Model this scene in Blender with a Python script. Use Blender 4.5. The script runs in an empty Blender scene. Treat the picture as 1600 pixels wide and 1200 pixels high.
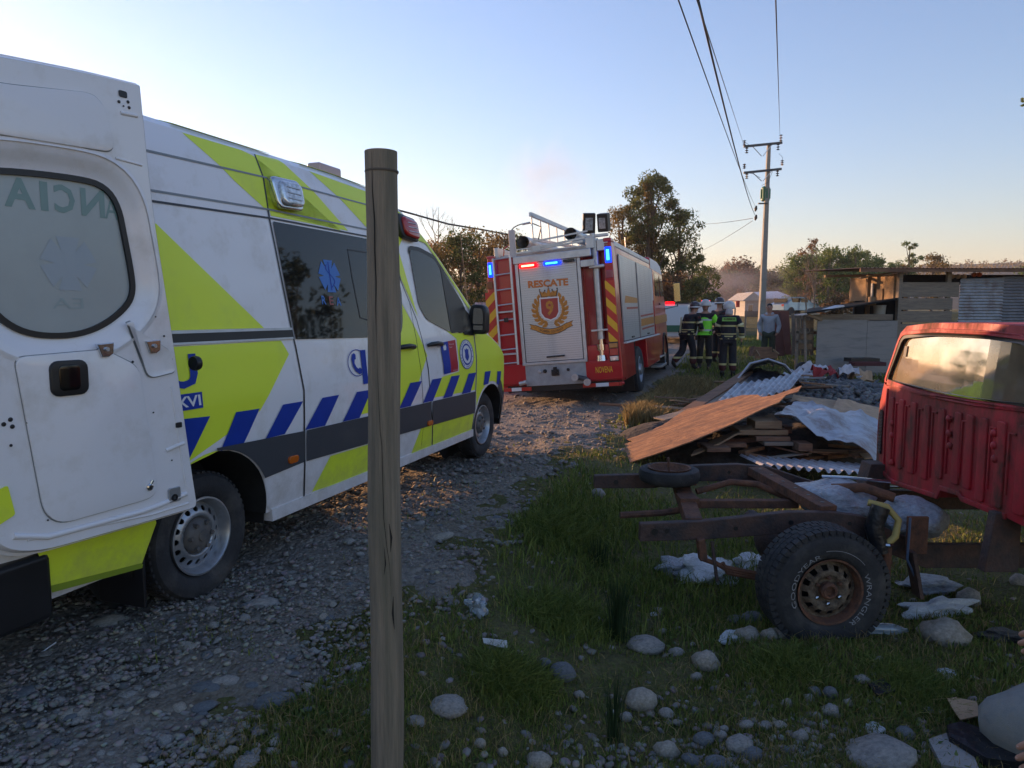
import bpy, bmesh, math, random
import numpy as np
from mathutils import Vector, Matrix, noise as mnoise
R = math.radians
C = bpy.context.scene.collection
sc = bpy.context.scene

# ------------------------------------------------------------------ camera
cam_d = bpy.data.cameras.new('camera')
cam = bpy.data.objects.new('camera', cam_d)
C.objects.link(cam)
cam.location = (0, 0, 1.6)
cam.rotation_euler = (R(90 - 5.766), 0, 0)
cam_d.sensor_fit = 'HORIZONTAL'
cam_d.sensor_width = 36.0
cam_d.lens = 36.0 * 1109.0 / 1600.0
cam_d.clip_start = 0.05
cam_d.clip_end = 6000
sc.camera = cam

# ------------------------------------------------------------------ sky and sun (low evening sun on the left, just out of frame)
SUN_AZ, SUN_EL = -47.5, 8.6            # degrees, azimuth measured clockwise from +Y
w = bpy.data.worlds.new('World')
sc.world = w
w.use_nodes = True
nt = w.node_tree
bg = nt.nodes['Background']
sky = nt.nodes.new('ShaderNodeTexSky')
sky.sky_type = 'NISHITA'
sky.sun_disc = False
sky.sun_elevation = R(SUN_EL)
sky.sun_rotation = R(SUN_AZ)
sky.altitude = 50
sky.air_density = 1.3
sky.dust_density = 0.2
sky.ozone_density = 3.3
tint = nt.nodes.new('ShaderNodeMix'); tint.data_type = 'RGBA'; tint.blend_type = 'MULTIPLY'; tint.inputs[0].default_value = 1.0
tint.inputs[7].default_value = (1.12, 0.94, 1.05, 1)      # slightly violet evening air
nt.links.new(sky.outputs[0], tint.inputs[6]); nt.links.new(tint.outputs[2], bg.inputs[0])
bg.inputs[1].default_value = 0.15

sun_d = bpy.data.lights.new('sun', 'SUN')
sun_d.energy = 5.0
sun_d.angle = R(0.6)
sun_d.color = (1.0, 0.55, 0.27)
sun = bpy.data.objects.new('sun', sun_d)
C.objects.link(sun)
a, e = R(SUN_AZ), R(SUN_EL)
sdir = Vector((math.sin(a) * math.cos(e), math.cos(a) * math.cos(e), math.sin(e)))
sun.rotation_euler = (-sdir).to_track_quat('-Z', 'Y').to_euler()

sc.render.engine = 'CYCLES'
sc.view_settings.view_transform = 'Standard'
sc.view_settings.look = 'None'
sc.view_settings.gamma = 1
sc.view_settings.exposure = 1.07
sc.cycles.max_bounces = 8
sc.cycles.transparent_max_bounces = 12

# ------------------------------------------------------------------ materials
MATS = {}
def mat(name, col, rough=0.6, metal=0.0, var=0.0, scale=8.0, bump=0.0, bscale=40.0, spec=0.5, coat=0.0,
        col2=None, stretch=(1, 1, 1), emit=None, estr=0.0, trans=0.0, alpha=1.0, dirt=None, dirt_amt=0.0, dscale=3.0, mud=None):
    if name in MATS: return MATS[name]
    m = bpy.data.materials.new(name); m.use_nodes = True
    n = m.node_tree.nodes; l = m.node_tree.links
    b = n['Principled BSDF']
    b.inputs['Roughness'].default_value = rough
    b.inputs['Metallic'].default_value = metal
    b.inputs['Specular IOR Level'].default_value = spec
    b.inputs['Coat Weight'].default_value = coat
    b.inputs['Coat Roughness'].default_value = 0.06
    b.inputs['Transmission Weight'].default_value = trans
    b.inputs['Alpha'].default_value = alpha
    if emit:
        b.inputs['Emission Color'].default_value = (*emit, 1); b.inputs['Emission Strength'].default_value = estr
    c = (*col, 1)
    b.inputs['Base Color'].default_value = c
    cur = None
    tc = n.new('ShaderNodeTexCoord'); mp = n.new('ShaderNodeMapping')
    mp.inputs['Scale'].default_value = stretch
    l.new(tc.outputs['Object'], mp.inputs[0])
    if var > 0 or col2:
        nz = n.new('ShaderNodeTexNoise'); nz.inputs['Scale'].default_value = scale; nz.inputs['Detail'].default_value = 6
        nz.inputs['Roughness'].default_value = 0.65
        l.new(mp.outputs[0], nz.inputs['Vector'])
        rp = n.new('ShaderNodeValToRGB')
        c2 = col2 if col2 else tuple(max(0, x * (1 - var)) for x in col)
        c1 = tuple(min(1, x * (1 + var)) for x in col)
        rp.color_ramp.elements[0].position = 0.32; rp.color_ramp.elements[0].color = (*c2, 1)
        rp.color_ramp.elements[1].position = 0.68; rp.color_ramp.elements[1].color = (*c1, 1)
        l.new(nz.outputs[0], rp.inputs[0]); cur = rp.outputs[0]
        l.new(cur, b.inputs['Base Color'])
    if dirt:
        dz = n.new('ShaderNodeTexNoise'); dz.inputs['Scale'].default_value = dscale; dz.inputs['Detail'].default_value = 9
        dz.inputs['Roughness'].default_value = 0.7
        l.new(mp.outputs[0], dz.inputs['Vector'])
        dr = n.new('ShaderNodeMapRange'); dr.inputs[1].default_value = 0.62 - 0.3 * dirt_amt; dr.inputs[2].default_value = 0.78 - 0.2 * dirt_amt
        dr.inputs[4].default_value = min(1, dirt_amt * 1.4)
        l.new(dz.outputs[0], dr.inputs[0])
        mx = n.new('ShaderNodeMix'); mx.data_type = 'RGBA'
        l.new(dr.outputs[0], mx.inputs[0])
        if cur: l.new(cur, mx.inputs[6])
        else: mx.inputs[6].default_value = c
        mx.inputs[7].default_value = (*dirt, 1)
        l.new(mx.outputs[2], b.inputs['Base Color'])
        rr = n.new('ShaderNodeMapRange'); rr.inputs[3].default_value = rough; rr.inputs[4].default_value = 0.85
        l.new(dr.outputs[0], rr.inputs[0]); l.new(rr.outputs[0], b.inputs['Roughness'])
    if mud:      # road mud sprayed up the lower panels
        sp_ = n.new('ShaderNodeSeparateXYZ'); l.new(tc.outputs['Object'], sp_.inputs[0])
        mz = n.new('ShaderNodeTexNoise'); mz.inputs['Scale'].default_value = 9; mz.inputs['Detail'].default_value = 10; mz.inputs['Roughness'].default_value = 0.75
        l.new(tc.outputs['Object'], mz.inputs['Vector'])
        hh = n.new('ShaderNodeMapRange'); hh.inputs[1].default_value = mud; hh.inputs[2].default_value = 0.3; hh.inputs[3].default_value = 0.0; hh.inputs[4].default_value = 0.50
        l.new(sp_.outputs[2], hh.inputs[0])
        ad = n.new('ShaderNodeMath'); ad.operation = 'ADD'; l.new(hh.outputs[0], ad.inputs[0]); l.new(mz.outputs[0], ad.inputs[1])
        rr2 = n.new('ShaderNodeMapRange'); rr2.inputs[1].default_value = 0.62; rr2.inputs[1].default_value = 0.72; rr2.inputs[2].default_value = 1.2; rr2.inputs[4].default_value = 0.5; l.new(ad.outputs[0], rr2.inputs[0])
        src = b.inputs['Base Color'].links[0].from_socket if b.inputs['Base Color'].links else None
        mm_ = n.new('ShaderNodeMix'); mm_.data_type = 'RGBA'; l.new(rr2.outputs[0], mm_.inputs[0])
        if src: l.new(src, mm_.inputs[6])
        else: mm_.inputs[6].default_value = c
        mm_.inputs[7].default_value = (0.27, 0.235, 0.19, 1); l.new(mm_.outputs[2], b.inputs['Base Color'])
    if bump > 0:
        bz = n.new('ShaderNodeTexNoise'); bz.inputs['Scale'].default_value = bscale; bz.inputs['Detail'].default_value = 5
        l.new(mp.outputs[0], bz.inputs['Vector'])
        bp = n.new('ShaderNodeBump'); bp.inputs['Strength'].default_value = bump; bp.inputs['Distance'].default_value = 0.02
        l.new(bz.outputs[0], bp.inputs['Height']); l.new(bp.outputs[0], b.inputs['Normal'])
    MATS[name] = m
    return m

DUST = (0.16, 0.14, 0.11)
M = {}
def defmats():
    M['white'] = mat('white_paint', (0.80, 0.78, 0.79), 0.28, coat=0.6, dirt=(0.56, 0.51, 0.44), dirt_amt=0.38, dscale=3.4, mud=0.85)
    M['lime'] = mat('lime_film', (0.74, 0.86, 0.045), 0.38, coat=0.15, dirt=(0.50, 0.56, 0.12), mud=0.8, dirt_amt=0.25, dscale=2.2)
    M['blue'] = mat('blue_film', (0.004, 0.038, 0.32), 0.45, coat=0.0, spec=0.3, var=0.1)
    M['starblue'] = mat('star_blue', (0.03, 0.16, 0.5), 0.4)
    M['darkgrey'] = mat('grey_plastic', (0.045, 0.05, 0.06), 0.5, bump=0.1, bscale=300, dirt=(0.13, 0.12, 0.11), dirt_amt=0.25, mud=0.7)
    M['black'] = mat('black_plastic', (0.012, 0.012, 0.014), 0.4, var=0.2)
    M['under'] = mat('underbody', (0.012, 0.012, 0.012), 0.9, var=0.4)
    M['glass'] = mat('dark_glass', (0.008, 0.010, 0.012), 0.03, spec=0.6)
    M['frost'] = mat('frosted_glass', (0.36, 0.40, 0.40), 0.22, spec=0.6, var=0.08, scale=1.5)
    M['frost_text'] = mat('frosted_letters', (0.16, 0.26, 0.25), 0.25, spec=0.6)
    M['steel'] = mat('steel_rim', (0.42, 0.44, 0.47), 0.38, metal=0.75, var=0.15, dirt=DUST, dirt_amt=0.3, dscale=6)
    M['chrome'] = mat('chrome', (0.6, 0.6, 0.62), 0.15, metal=1.0, var=0.05)
    M['alu'] = mat('aluminium', (0.52, 0.53, 0.55), 0.38, metal=0.7, var=0.1, bump=0.05, dirt=(0.3, 0.29, 0.27), dirt_amt=0.3)
    M['slat'] = mat('roller_slat', (0.55, 0.56, 0.58), 0.33, metal=0.45, dirt=(0.36, 0.34, 0.32), dirt_amt=0.3, dscale=2)
    M['tyre'] = mat('tyre_rubber', (0.028, 0.028, 0.03), 0.85, var=0.2, bump=0.25, bscale=60, dirt=(0.10, 0.09, 0.08), dirt_amt=0.45, dscale=5)
    M['tyre_text'] = mat('tyre_letters', (0.30, 0.30, 0.31), 0.7, dirt=(0.1, 0.1, 0.1), dirt_amt=0.5, dscale=20)
    M['amber'] = mat('amber_lens', (0.55, 0.12, 0.01), 0.25, coat=0.5)
    M['redlens'] = mat('red_lens', (0.40, 0.015, 0.015), 0.2, coat=0.6)
    M['clearlens'] = mat('clear_lens', (0.55, 0.57, 0.6), 0.08, metal=0.5, coat=1.0, var=0.5, scale=30)
    M['blueled'] = mat('lit_blue_lamp', (0.0, 0.05, 0.6), 0.4, emit=(0.0, 0.03, 1.0), estr=1.6)
    M['bluecore'] = mat('lit_blue_core', (0.0, 0.3, 0.8), 0.4, emit=(0.03, 0.30, 1.0), estr=3.0)
    M['redled'] = mat('lit_red_core', (0.9, 0.3, 0.2), 0.4, emit=(1.0, 0.22, 0.10), estr=5.0)
    M['redglow'] = mat('lit_red_lamp', (0.8, 0.0, 0.0), 0.4, emit=(1.0, 0.0, 0.005), estr=1.6)
    M['red'] = mat('fire_red', (0.42, 0.004, 0.014), 0.28, coat=0.5, dirt=(0.18, 0.03, 0.03), dirt_amt=0.25, dscale=2)
    M['yellow'] = mat('reflective_yellow', (0.72, 0.40, 0.02), 0.35)
    M['redfilm'] = mat('reflective_red', (0.5, 0.03, 0.02), 0.35)
    M['gold'] = mat('gold_film', (0.50, 0.20, 0.025), 0.4, var=0.25, scale=25)
    M['darkgold'] = mat('dark_gold_film', (0.16, 0.07, 0.02), 0.5)
    M['maroon'] = mat('maroon_film', (0.35, 0.04, 0.03), 0.4)
    M['orange_txt'] = mat('orange_letters', (0.52, 0.16, 0.03), 0.4)
    M['whitepr'] = mat('white_print', (0.7, 0.7, 0.72), 0.4)
    M['pickup'] = mat('old_red_paint', (0.46, 0.016, 0.03), 0.5, var=0.3, scale=3, dirt=(0.10, 0.035, 0.022), dirt_amt=0.72, dscale=6, stretch=(1, 1, 0.45), coat=0.0, bump=0.35, bscale=7)
    M['rust'] = mat('rusty_steel', (0.20, 0.085, 0.045), 0.85, col2=(0.06, 0.034, 0.026), scale=14, bump=0.4, bscale=60, dirt=(0.16, 0.065, 0.03), dirt_amt=0.35, dscale=9)
    M['rustdark'] = mat('dark_rusty_steel', (0.11, 0.06, 0.045), 0.75, col2=(0.03, 0.027, 0.03), scale=10, bump=0.4, bscale=60, dirt=(0.10, 0.045, 0.025), dirt_amt=0.4, dscale=7)
    M['tankplastic'] = mat('grey_plastic_sheeting', (0.30, 0.33, 0.38), 0.35, var=0.35, scale=6, bump=0.6, bscale=14, dirt=(0.25, 0.10, 0.04), dirt_amt=0.35, dscale=4)
    M['post'] = mat('weathered_post', (0.33, 0.255, 0.18), 0.9, col2=(0.17, 0.14, 0.105), scale=6, stretch=(7, 7, 0.35), bump=0.5, bscale=22, dirt=(0.07, 0.085, 0.055), dirt_amt=0.4, dscale=1.2)
    M['wood'] = mat('grey_board', (0.34, 0.28, 0.21), 0.9, col2=(0.18, 0.15, 0.125), scale=6, stretch=(0.6, 6, 6), bump=0.4, bscale=20, dirt=(0.09, 0.08, 0.075), dirt_amt=0.4)
    M['wood2'] = mat('brown_board', (0.30, 0.17, 0.10), 0.9, col2=(0.12, 0.07, 0.05), scale=6, stretch=(0.6, 6, 6), bump=0.4, bscale=20)
    M['woodlight'] = mat('pale_timber', (0.34, 0.23, 0.13), 0.85, col2=(0.22, 0.14, 0.08), scale=6, stretch=(0.6, 6, 6), bump=0.3, bscale=20)
    M['greyply'] = mat('grey_plywood', (0.38, 0.35, 0.33), 0.9, col2=(0.22, 0.21, 0.20), scale=3, stretch=(0.5, 1, 3), bump=0.2, bscale=12, dirt=(0.12, 0.11, 0.09), dirt_amt=0.35)
    M['osb'] = mat('chipboard', (0.48, 0.25, 0.11), 0.8, col2=(0.17, 0.07, 0.03), scale=13, stretch=(0.45, 1.6, 1), bump=1.0, bscale=30, dirt=(0.15, 0.08, 0.05), dirt_amt=0.65, dscale=3)
    M['zinc'] = mat('galvanised_sheet', (0.40, 0.42, 0.46), 0.45, metal=0.5, var=0.2, scale=5, dirt=(0.22, 0.13, 0.08), dirt_amt=0.5, dscale=3.2, bump=0.15, bscale=9)
    M['rustzinc'] = mat('rusted_sheet', (0.17, 0.10, 0.07), 0.7, metal=0.3, col2=(0.08, 0.05, 0.04), scale=4)
    M['card'] = mat('cardboard', (0.42, 0.28, 0.17), 0.9, var=0.2)
    M['concrete'] = mat('concrete_pole', (0.27, 0.26, 0.235), 0.85, var=0.15, scale=5, bump=0.1)
    M['wire'] = mat('cable', (0.03, 0.03, 0.035), 0.6)
    M['transformer'] = mat('green_enamel', (0.03, 0.15, 0.08), 0.5)
    M['porcelain'] = mat('brown_porcelain', (0.05, 0.025, 0.02), 0.25)
    M['stone'] = mat('river_stone', (0.36, 0.33, 0.29), 0.8, col2=(0.17, 0.16, 0.15), scale=5, bump=0.3, bscale=30)
    M['stone2'] = mat('pale_river_stone', (0.40, 0.36, 0.30), 0.8, col2=(0.22, 0.19, 0.155), dirt=(.12, .11, .06), dirt_amt=.4, dscale=2, scale=5, bump=0.3, bscale=30)
    M['stone3'] = mat('dark_river_stone', (0.17, 0.18, 0.19), 0.75, col2=(0.08, 0.085, 0.09), scale=5, bump=0.3, bscale=30)
    M['skin'] = mat('skin', (0.42, 0.22, 0.15), 0.5, var=0.1, scale=10)
    M['hair'] = mat('black_hair', (0.012, 0.01, 0.009), 0.6, bump=0.5, bscale=80)
    M['hoodie'] = mat('grey_hoodie_cloth', (0.36, 0.38, 0.42), 0.95, var=0.15, scale=6, bump=0.5, bscale=18)
    M['olive'] = mat('olive_trousers', (0.05, 0.065, 0.045), 0.95, var=0.2, bump=0.4, bscale=18)
    M['boot'] = mat('boot_leather', (0.015, 0.014, 0.014), 0.6)
    M['helmetw'] = mat('white_helmet', (0.6, 0.58, 0.55), 0.3, coat=0.4, var=0.1)
    M['helmetd'] = mat('dark_helmet', (0.05, 0.03, 0.035), 0.3, coat=0.4)
    M['visor'] = mat('visor', (0.1, 0.1, 0.12), 0.1, coat=1)
    M['hivis'] = mat('hivis_vest', (0.28, 0.9, 0.04), 0.7, var=0.15, scale=10, bump=0.3, bscale=20)
    M['tape'] = mat('reflective_tape', (0.62, 0.60, 0.36), 0.45)
    M['glove'] = mat('glove', (0.03, 0.03, 0.03), 0.8)
    M['plasticbag'] = mat('white_plastic_litter', (0.55, 0.58, 0.62), 0.4, var=0.2, scale=12, bump=0.5, bscale=30)
    M['clearplastic'] = mat('clear_plastic_bottle', (0.45, 0.52, 0.58), 0.12, trans=0.55, coat=0.6, var=0.2)
    M['paper'] = mat('paper_litter', (0.5, 0.48, 0.44), 0.9, var=0.15)
    M['blackbag'] = mat('black_plastic_sheet', (0.012, 0.013, 0.017), 0.35, bump=0.7, bscale=18)
    M['housew'] = mat('pale_house_wall', (0.42, 0.41, 0.38), 0.9, var=0.1)
    M['roofm'] = mat('pale_metal_roof', (0.5, 0.53, 0.6), 0.4, metal=0.3)
    M['carblue'] = mat('pale_blue_car_paint', (0.20, 0.29, 0.38), 0.25, coat=0.7, metal=0.3)
    M['carwhite'] = mat('white_car_paint', (0.5, 0.51, 0.52), 0.3, coat=0.5)
    M['cargreen'] = mat('green_car_paint', (0.01, 0.12, 0.07), 0.3, coat=0.5)
    M['mirrorlit'] = mat('sun_tinted_mirror', (0.75, 0.55, 0.25), 0.25, metal=0.8)  # amber colour stands in for the low sun reflected in the mirror
    M['orangeplastic'] = mat('orange_plastic', (0.6, 0.11, 0.02), 0.6)
    M['seat'] = mat('seat_cloth', (0.025, 0.03, 0.035), 0.9, var=0.2)
    M['cabin'] = mat('cabin_lining', (0.22, 0.19, 0.15), 0.9, var=0.2)
    M['hose'] = mat('yellow_hose', (0.42, 0.32, 0.10), 0.6)
    M['clothred'] = mat('red_rag', (0.3, 0.03, 0.03), 0.9); M['clothwhite'] = mat('white_rag', (0.5, 0.48, 0.5), 0.9, var=0.2)
    M['bark'] = mat('bark', (0.10, 0.075, 0.055), 0.95, var=0.35, scale=8, bump=0.5)
    M['barkpale'] = mat('pale_bark', (0.20, 0.15, 0.11), 0.95, var=0.3, scale=8)
defmats()

def leafmat(name, c1, c2, trans=0.5):
    m = bpy.data.materials.new(name); m.use_nodes = True
    n = m.node_tree.nodes; l = m.node_tree.links
    n.clear()
    out = n.new('ShaderNodeOutputMaterial')
    g = n.new('ShaderNodeNewGeometry'); rp = n.new('ShaderNodeValToRGB')
    rp.color_ramp.elements[0].color = (*c1, 1); rp.color_ramp.elements[1].color = (*c2, 1)
    l.new(g.outputs['Random Per Island'], rp.inputs[0])
    d = n.new('ShaderNodeBsdfPrincipled'); d.inputs['Roughness'].default_value = 0.6; d.inputs['Specular IOR Level'].default_value = 0.3
    t = n.new('ShaderNodeBsdfTranslucent'); mx = n.new('ShaderNodeMixShader'); mx.inputs[0].default_value = trans
    l.new(rp.outputs[0], d.inputs['Base Color']); l.new(rp.outputs[0], t.inputs['Color'])
    l.new(d.outputs[0], mx.inputs[1]); l.new(t.outputs[0], mx.inputs[2]); l.new(mx.outputs[0], out.inputs[0])
    MATS[name] = m
    return m
M['leaf_dark'] = leafmat('dark_foliage', (0.045, 0.075, 0.025), (0.16, 0.18, 0.055))
M['leaf_olive'] = leafmat('olive_foliage', (0.08, 0.07, 0.025), (0.28, 0.19, 0.06))
M['leaf_brown'] = leafmat('brown_foliage', (0.09, 0.06, 0.03), (0.28, 0.16, 0.07))
M['leaf_green'] = leafmat('green_foliage', (0.06, 0.11, 0.03), (0.20, 0.26, 0.08))
M['grassblade'] = leafmat('grass_blades', (0.07, 0.115, 0.02), (0.24, 0.27, 0.06), 0.25)
M['drygrass'] = leafmat('dry_grass_blades', (0.18, 0.14, 0.06), (0.42, 0.31, 0.13), 0.25)
M['rush'] = leafmat('rush_stems', (0.018, 0.04, 0.014), (0.05, 0.08, 0.03), 0.15)

# ------------------------------------------------------------------ object helpers
def tag(o, label=None, cat=None, group=None, kind=None):
    if label: o['label'] = label
    if cat: o['category'] = cat
    if group: o['group'] = group
    if kind: o['kind'] = kind
    return o
def empty(name, loc=(0, 0, 0), rz=0.0, label=None, cat=None, group=None, parent=None, mw=None):
    o = bpy.data.objects.new(name, None); C.objects.link(o)
    o.empty_display_size = 0.2
    o.location = loc; o.rotation_euler = (0, 0, rz)
    if mw is not None: o.matrix_world = mw
    if parent: o.parent = parent
    return tag(o, label, cat, group)
def copy_tree(o, parent=None):
    c = o.copy(); C.objects.link(c); c.parent = parent
    for ch in [x for x in KIDS.get(o.name, [])]:
        k = copy_tree(ch, c)
        KIDS.setdefault(c.name, []).append(k)
    return c
KIDS = {}
def link(name, me, parent=None):
    o = bpy.data.objects.new(name, me); C.objects.link(o)
    if parent is not None:
        o.parent = parent
        KIDS.setdefault(parent.name, []).append(o)
    return o
def smooth(me, ang=35):
    me.polygons.foreach_set('use_smooth', [True] * len(me.polygons))
    if ang < 180: me.set_sharp_from_angle(angle=R(ang))

class MB:
    def __init__(s): s.v = []; s.f = []; s.m = []
    def add(s, vs, fs, m=0):
        b = len(s.v); s.v += [tuple(v) for v in vs]
        s.f += [tuple(i + b for i in f) for f in fs]; s.m += [m] * len(fs)
        return s
    def box(s, x0, x1, y0, y1, z0, z1, m=0):
        return s.add([(x0, y0, z0), (x1, y0, z0), (x1, y1, z0), (x0, y1, z0), (x0, y0, z1), (x1, y0, z1), (x1, y1, z1), (x0, y1, z1)],
                     [(0, 3, 2, 1), (4, 5, 6, 7), (0, 1, 5, 4), (1, 2, 6, 5), (2, 3, 7, 6), (3, 0, 4, 7)], m)
    def beam(s, p0, p1, w, h, m=0, up=(0, 0, 1)):
        p0 = Vector(p0); p1 = Vector(p1); d = (p1 - p0).normalized(); up = Vector(up)
        x = d.cross(up)
        if x.length < 1e-4: x = d.cross(Vector((0, 1, 0)))
        x.normalize(); z = x.cross(d)
        vs = []
        for p in (p0, p1):
            for sx, sz in ((-1, -1), (1, -1), (1, 1), (-1, 1)): vs.append(p + x * sx * w / 2 + z * sz * h / 2)
        return s.add(vs, [(0, 1, 2, 3), (7, 6, 5, 4), (0, 4, 5, 1), (1, 5, 6, 2), (2, 6, 7, 3), (3, 7, 4, 0)], m)
    def tube(s, pts, r, n=8, m=0, caps=True):
        pts = [Vector(p) for p in pts]; k = len(pts)
        rs = r if isinstance(r, (list, tuple)) else [r] * k
        vs = []; prev = None
        for i, p in enumerate(pts):
            d = (pts[min(i + 1, k - 1)] - pts[max(i - 1, 0)]).normalized()
            if prev is None:
                a = d.cross(Vector((0, 0, 1)))
                if a.length < 0.05: a = d.cross(Vector((0, 1, 0)))
            else: a = prev - d * prev.dot(d)
            a.normalize(); prev = a; b = d.cross(a)
            for j in range(n):
                t = 2 * math.pi * j / n
                vs.append(p + (a * math.cos(t) + b * math.sin(t)) * rs[i])
        fs = []
        for i in range(k - 1):
            for j in range(n):
                q = (j + 1) % n
                fs.append((i * n + j, i * n + q, (i + 1) * n + q, (i + 1) * n + j))
        if caps: fs.append(tuple(range(n))[::-1]); fs.append(tuple((k - 1) * n + j for j in range(n)))
        return s.add(vs, fs, m)
    def lathe(s, prof, o=(0, 0, 0), ax=(0, 0, 1), n=24, m=0, close=False):
        o = Vector(o); ax = Vector(ax).normalized()
        a = ax.cross(Vector((0, 0, 1)))
        if a.length < 0.05: a = ax.cross(Vector((0, 1, 0)))
        a.normalize(); b = ax.cross(a); vs = []
        for r, h in prof:
            for j in range(n):
                t = 2 * math.pi * j / n
                vs.append(o + ax * h + (a * math.cos(t) + b * math.sin(t)) * r)
        fs = []; k = len(prof)
        for i in range(k - 1 + (1 if close else 0)):
            i2 = (i + 1) % k
            for j in range(n):
                q = (j + 1) % n
                fs.append((i * n + j, i * n + q, i2 * n + q, i2 * n + j))
        if not close:
            fs.append(tuple(range(n))[::-1]); fs.append(tuple((k - 1) * n + j for j in range(n)))
        return s.add(vs, fs, m)
    def ellip(s, c, r, n=12, k=8, m=0, rot=None):
        vs = []; fs = []
        for i in range(k + 1):
            t = math.pi * i / k
            for j in range(n):
                p = 2 * math.pi * j / n
                v = Vector((math.sin(t) * math.cos(p) * r[0], math.sin(t) * math.sin(p) * r[1], math.cos(t) * r[2]))
                if rot: v = rot @ v
                vs.append(v + Vector(c))
        for i in range(k):
            for j in range(n):
                q = (j + 1) % n
                fs.append((i * n + j, (i + 1) * n + j, (i + 1) * n + q, i * n + q))
        return s.add(vs, fs, m)
    def sheet(s, grid, th, m=0):
        """grid[i][j] points -> closed slab of thickness th"""
        I = len(grid); J = len(grid[0]); g = [[Vector(p) for p in r] for r in grid]
        top = []; bot = []
        for i in range(I):
            for j in range(J):
                du = g[min(i + 1, I - 1)][j] - g[max(i - 1, 0)][j]; dv = g[i][min(j + 1, J - 1)] - g[i][max(j - 1, 0)]
                nn = du.cross(dv)
                nn = nn.normalized() if nn.length > 1e-9 else Vector((0, 0, 1))
                top.append(g[i][j] + nn * th / 2); bot.append(g[i][j] - nn * th / 2)
        N = I * J; fs = []
        for i in range(I - 1):
            for j in range(J - 1):
                a = i * J + j
                fs.append((a, a + J, a + J + 1, a + 1)); fs.append((N + a, N + a + 1, N + a + J + 1, N + a + J))
        for i in range(I - 1):
            a = i * J; fs.append((a, N + a, N + a + J, a + J)); a = i * J + J - 1; fs.append((a, a + J, N + a + J, N + a))
        for j in range(J - 1):
            a = j; fs.append((a, a + 1, N + a + 1, N + a)); a = (I - 1) * J + j; fs.append((a, N + a, N + a + 1, a + 1))
        return s.add(top + bot, fs, m)
    def mesh(s, name, mats):
        me = bpy.data.meshes.new(name); me.from_pydata(s.v, [], s.f)
        for x in (mats if isinstance(mats, (list, tuple)) else [mats]): me.materials.append(x)
        if any(s.m): me.polygons.foreach_set('material_index', s.m)
        return me
    def build(s, name, mats, parent=None, sm=None, bevel=0.0, seg=2, fix=False):
        me = s.mesh(name, mats)
        if fix:
            bm = bmesh.new(); bm.from_mesh(me); bmesh.ops.recalc_face_normals(bm, faces=bm.faces); bm.to_mesh(me); bm.free()
        if sm: smooth(me, sm)
        o = link(name, me, parent)
        if bevel > 0:
            b = o.modifiers.new('b', 'BEVEL'); b.width = bevel; b.segments = seg; b.limit_method = 'ANGLE'; b.angle_limit = R(40)
            if not sm: smooth(me, 40)
            b.harden_normals = True
        return o

def plate2d(polys, ext=0.0, bevel=0.0, res=2):
    """filled 2D outline(s) (first is the rim, the rest are holes) -> (verts, faces) in the XY plane, extruded +-ext"""
    cu = bpy.data.curves.new('t', 'CURVE'); cu.dimensions = '2D'; cu.fill_mode = 'BOTH' if (ext or bevel) else 'FRONT'
    cu.extrude = ext; cu.bevel_depth = bevel; cu.bevel_resolution = res
    for p in polys:
        sp = cu.splines.new('POLY'); sp.points.add(len(p) - 1)
        for i, q in enumerate(p): sp.points[i].co = (q[0], q[1], 0, 1)
        sp.use_cyclic_u = True
    o = bpy.data.objects.new('t', cu); me = o.to_mesh()
    vs = [tuple(v.co) for v in me.vertices]; fs = [tuple(p.vertices) for p in me.polygons]
    o.to_mesh_clear(); bpy.data.objects.remove(o); bpy.data.curves.remove(cu)
    return vs, fs
def text2d(txt, size=1.0, bold=0.0, align='LEFT', width=None, height=None):
    cu = bpy.data.curves.new('t', 'FONT'); cu.body = txt; cu.size = size; cu.offset = bold; cu.fill_mode = 'FRONT'
    cu.resolution_u = 2
    o = bpy.data.objects.new('t', cu); me = o.to_mesh()
    vs = [list(v.co) for v in me.vertices]; fs = [tuple(p.vertices) for p in me.polygons]
    o.to_mesh_clear(); bpy.data.objects.remove(o); bpy.data.curves.remove(cu)
    xs = [v[0] for v in vs]; ys = [v[1] for v in vs]
    x0, x1, y0, y1 = min(xs), max(xs), min(ys), max(ys)
    kx = (width / (x1 - x0)) if width else 1; ky = (height / (y1 - y0)) if height else (kx if width else 1)
    if not width: kx = ky if height else 1
    return [((v[0] - x0) * kx, (v[1] - y0) * ky, 0) for v in vs], fs
def map2d(vf, fn, name, m, parent=None, cuts_x=(), cuts_y=(), sm=None, mi=None, flip=False, tri=True):
    """put flat 2D geometry on a curved surface fn(x,y,z)->point, cut along grid lines so that it follows it"""
    vs, fs = vf
    bm = bmesh.new()
    bv = [bm.verts.new(v) for v in vs]
    for f in fs:
        try: bm.faces.new([bv[i] for i in f])
        except ValueError: pass
    xs = [v[0] for v in vs]; ys = [v[1] for v in vs]
    for c in cuts_x:
        if min(xs) < c < max(xs): bmesh.ops.bisect_plane(bm, geom=bm.verts[:] + bm.edges[:] + bm.faces[:], plane_co=(c, 0, 0), plane_no=(1, 0, 0))
    for c in cuts_y:
        if min(ys) < c < max(ys): bmesh.ops.bisect_plane(bm, geom=bm.verts[:] + bm.edges[:] + bm.faces[:], plane_co=(0, c, 0), plane_no=(0, 1, 0))
    bmesh.ops.remove_doubles(bm, verts=bm.verts[:], dist=1e-5)
    for v in bm.verts: v.co = fn(*v.co)
    if tri: bmesh.ops.triangulate(bm, faces=[f for f in bm.faces if len(f.verts) > 4])
    if flip: bmesh.ops.reverse_faces(bm, faces=bm.faces[:])
    me = bpy.data.meshes.new(name); bm.to_mesh(me); bm.free()
    me.materials.append(m)
    if sm: smooth(me, sm)
    return link(name, me, parent)
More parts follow.
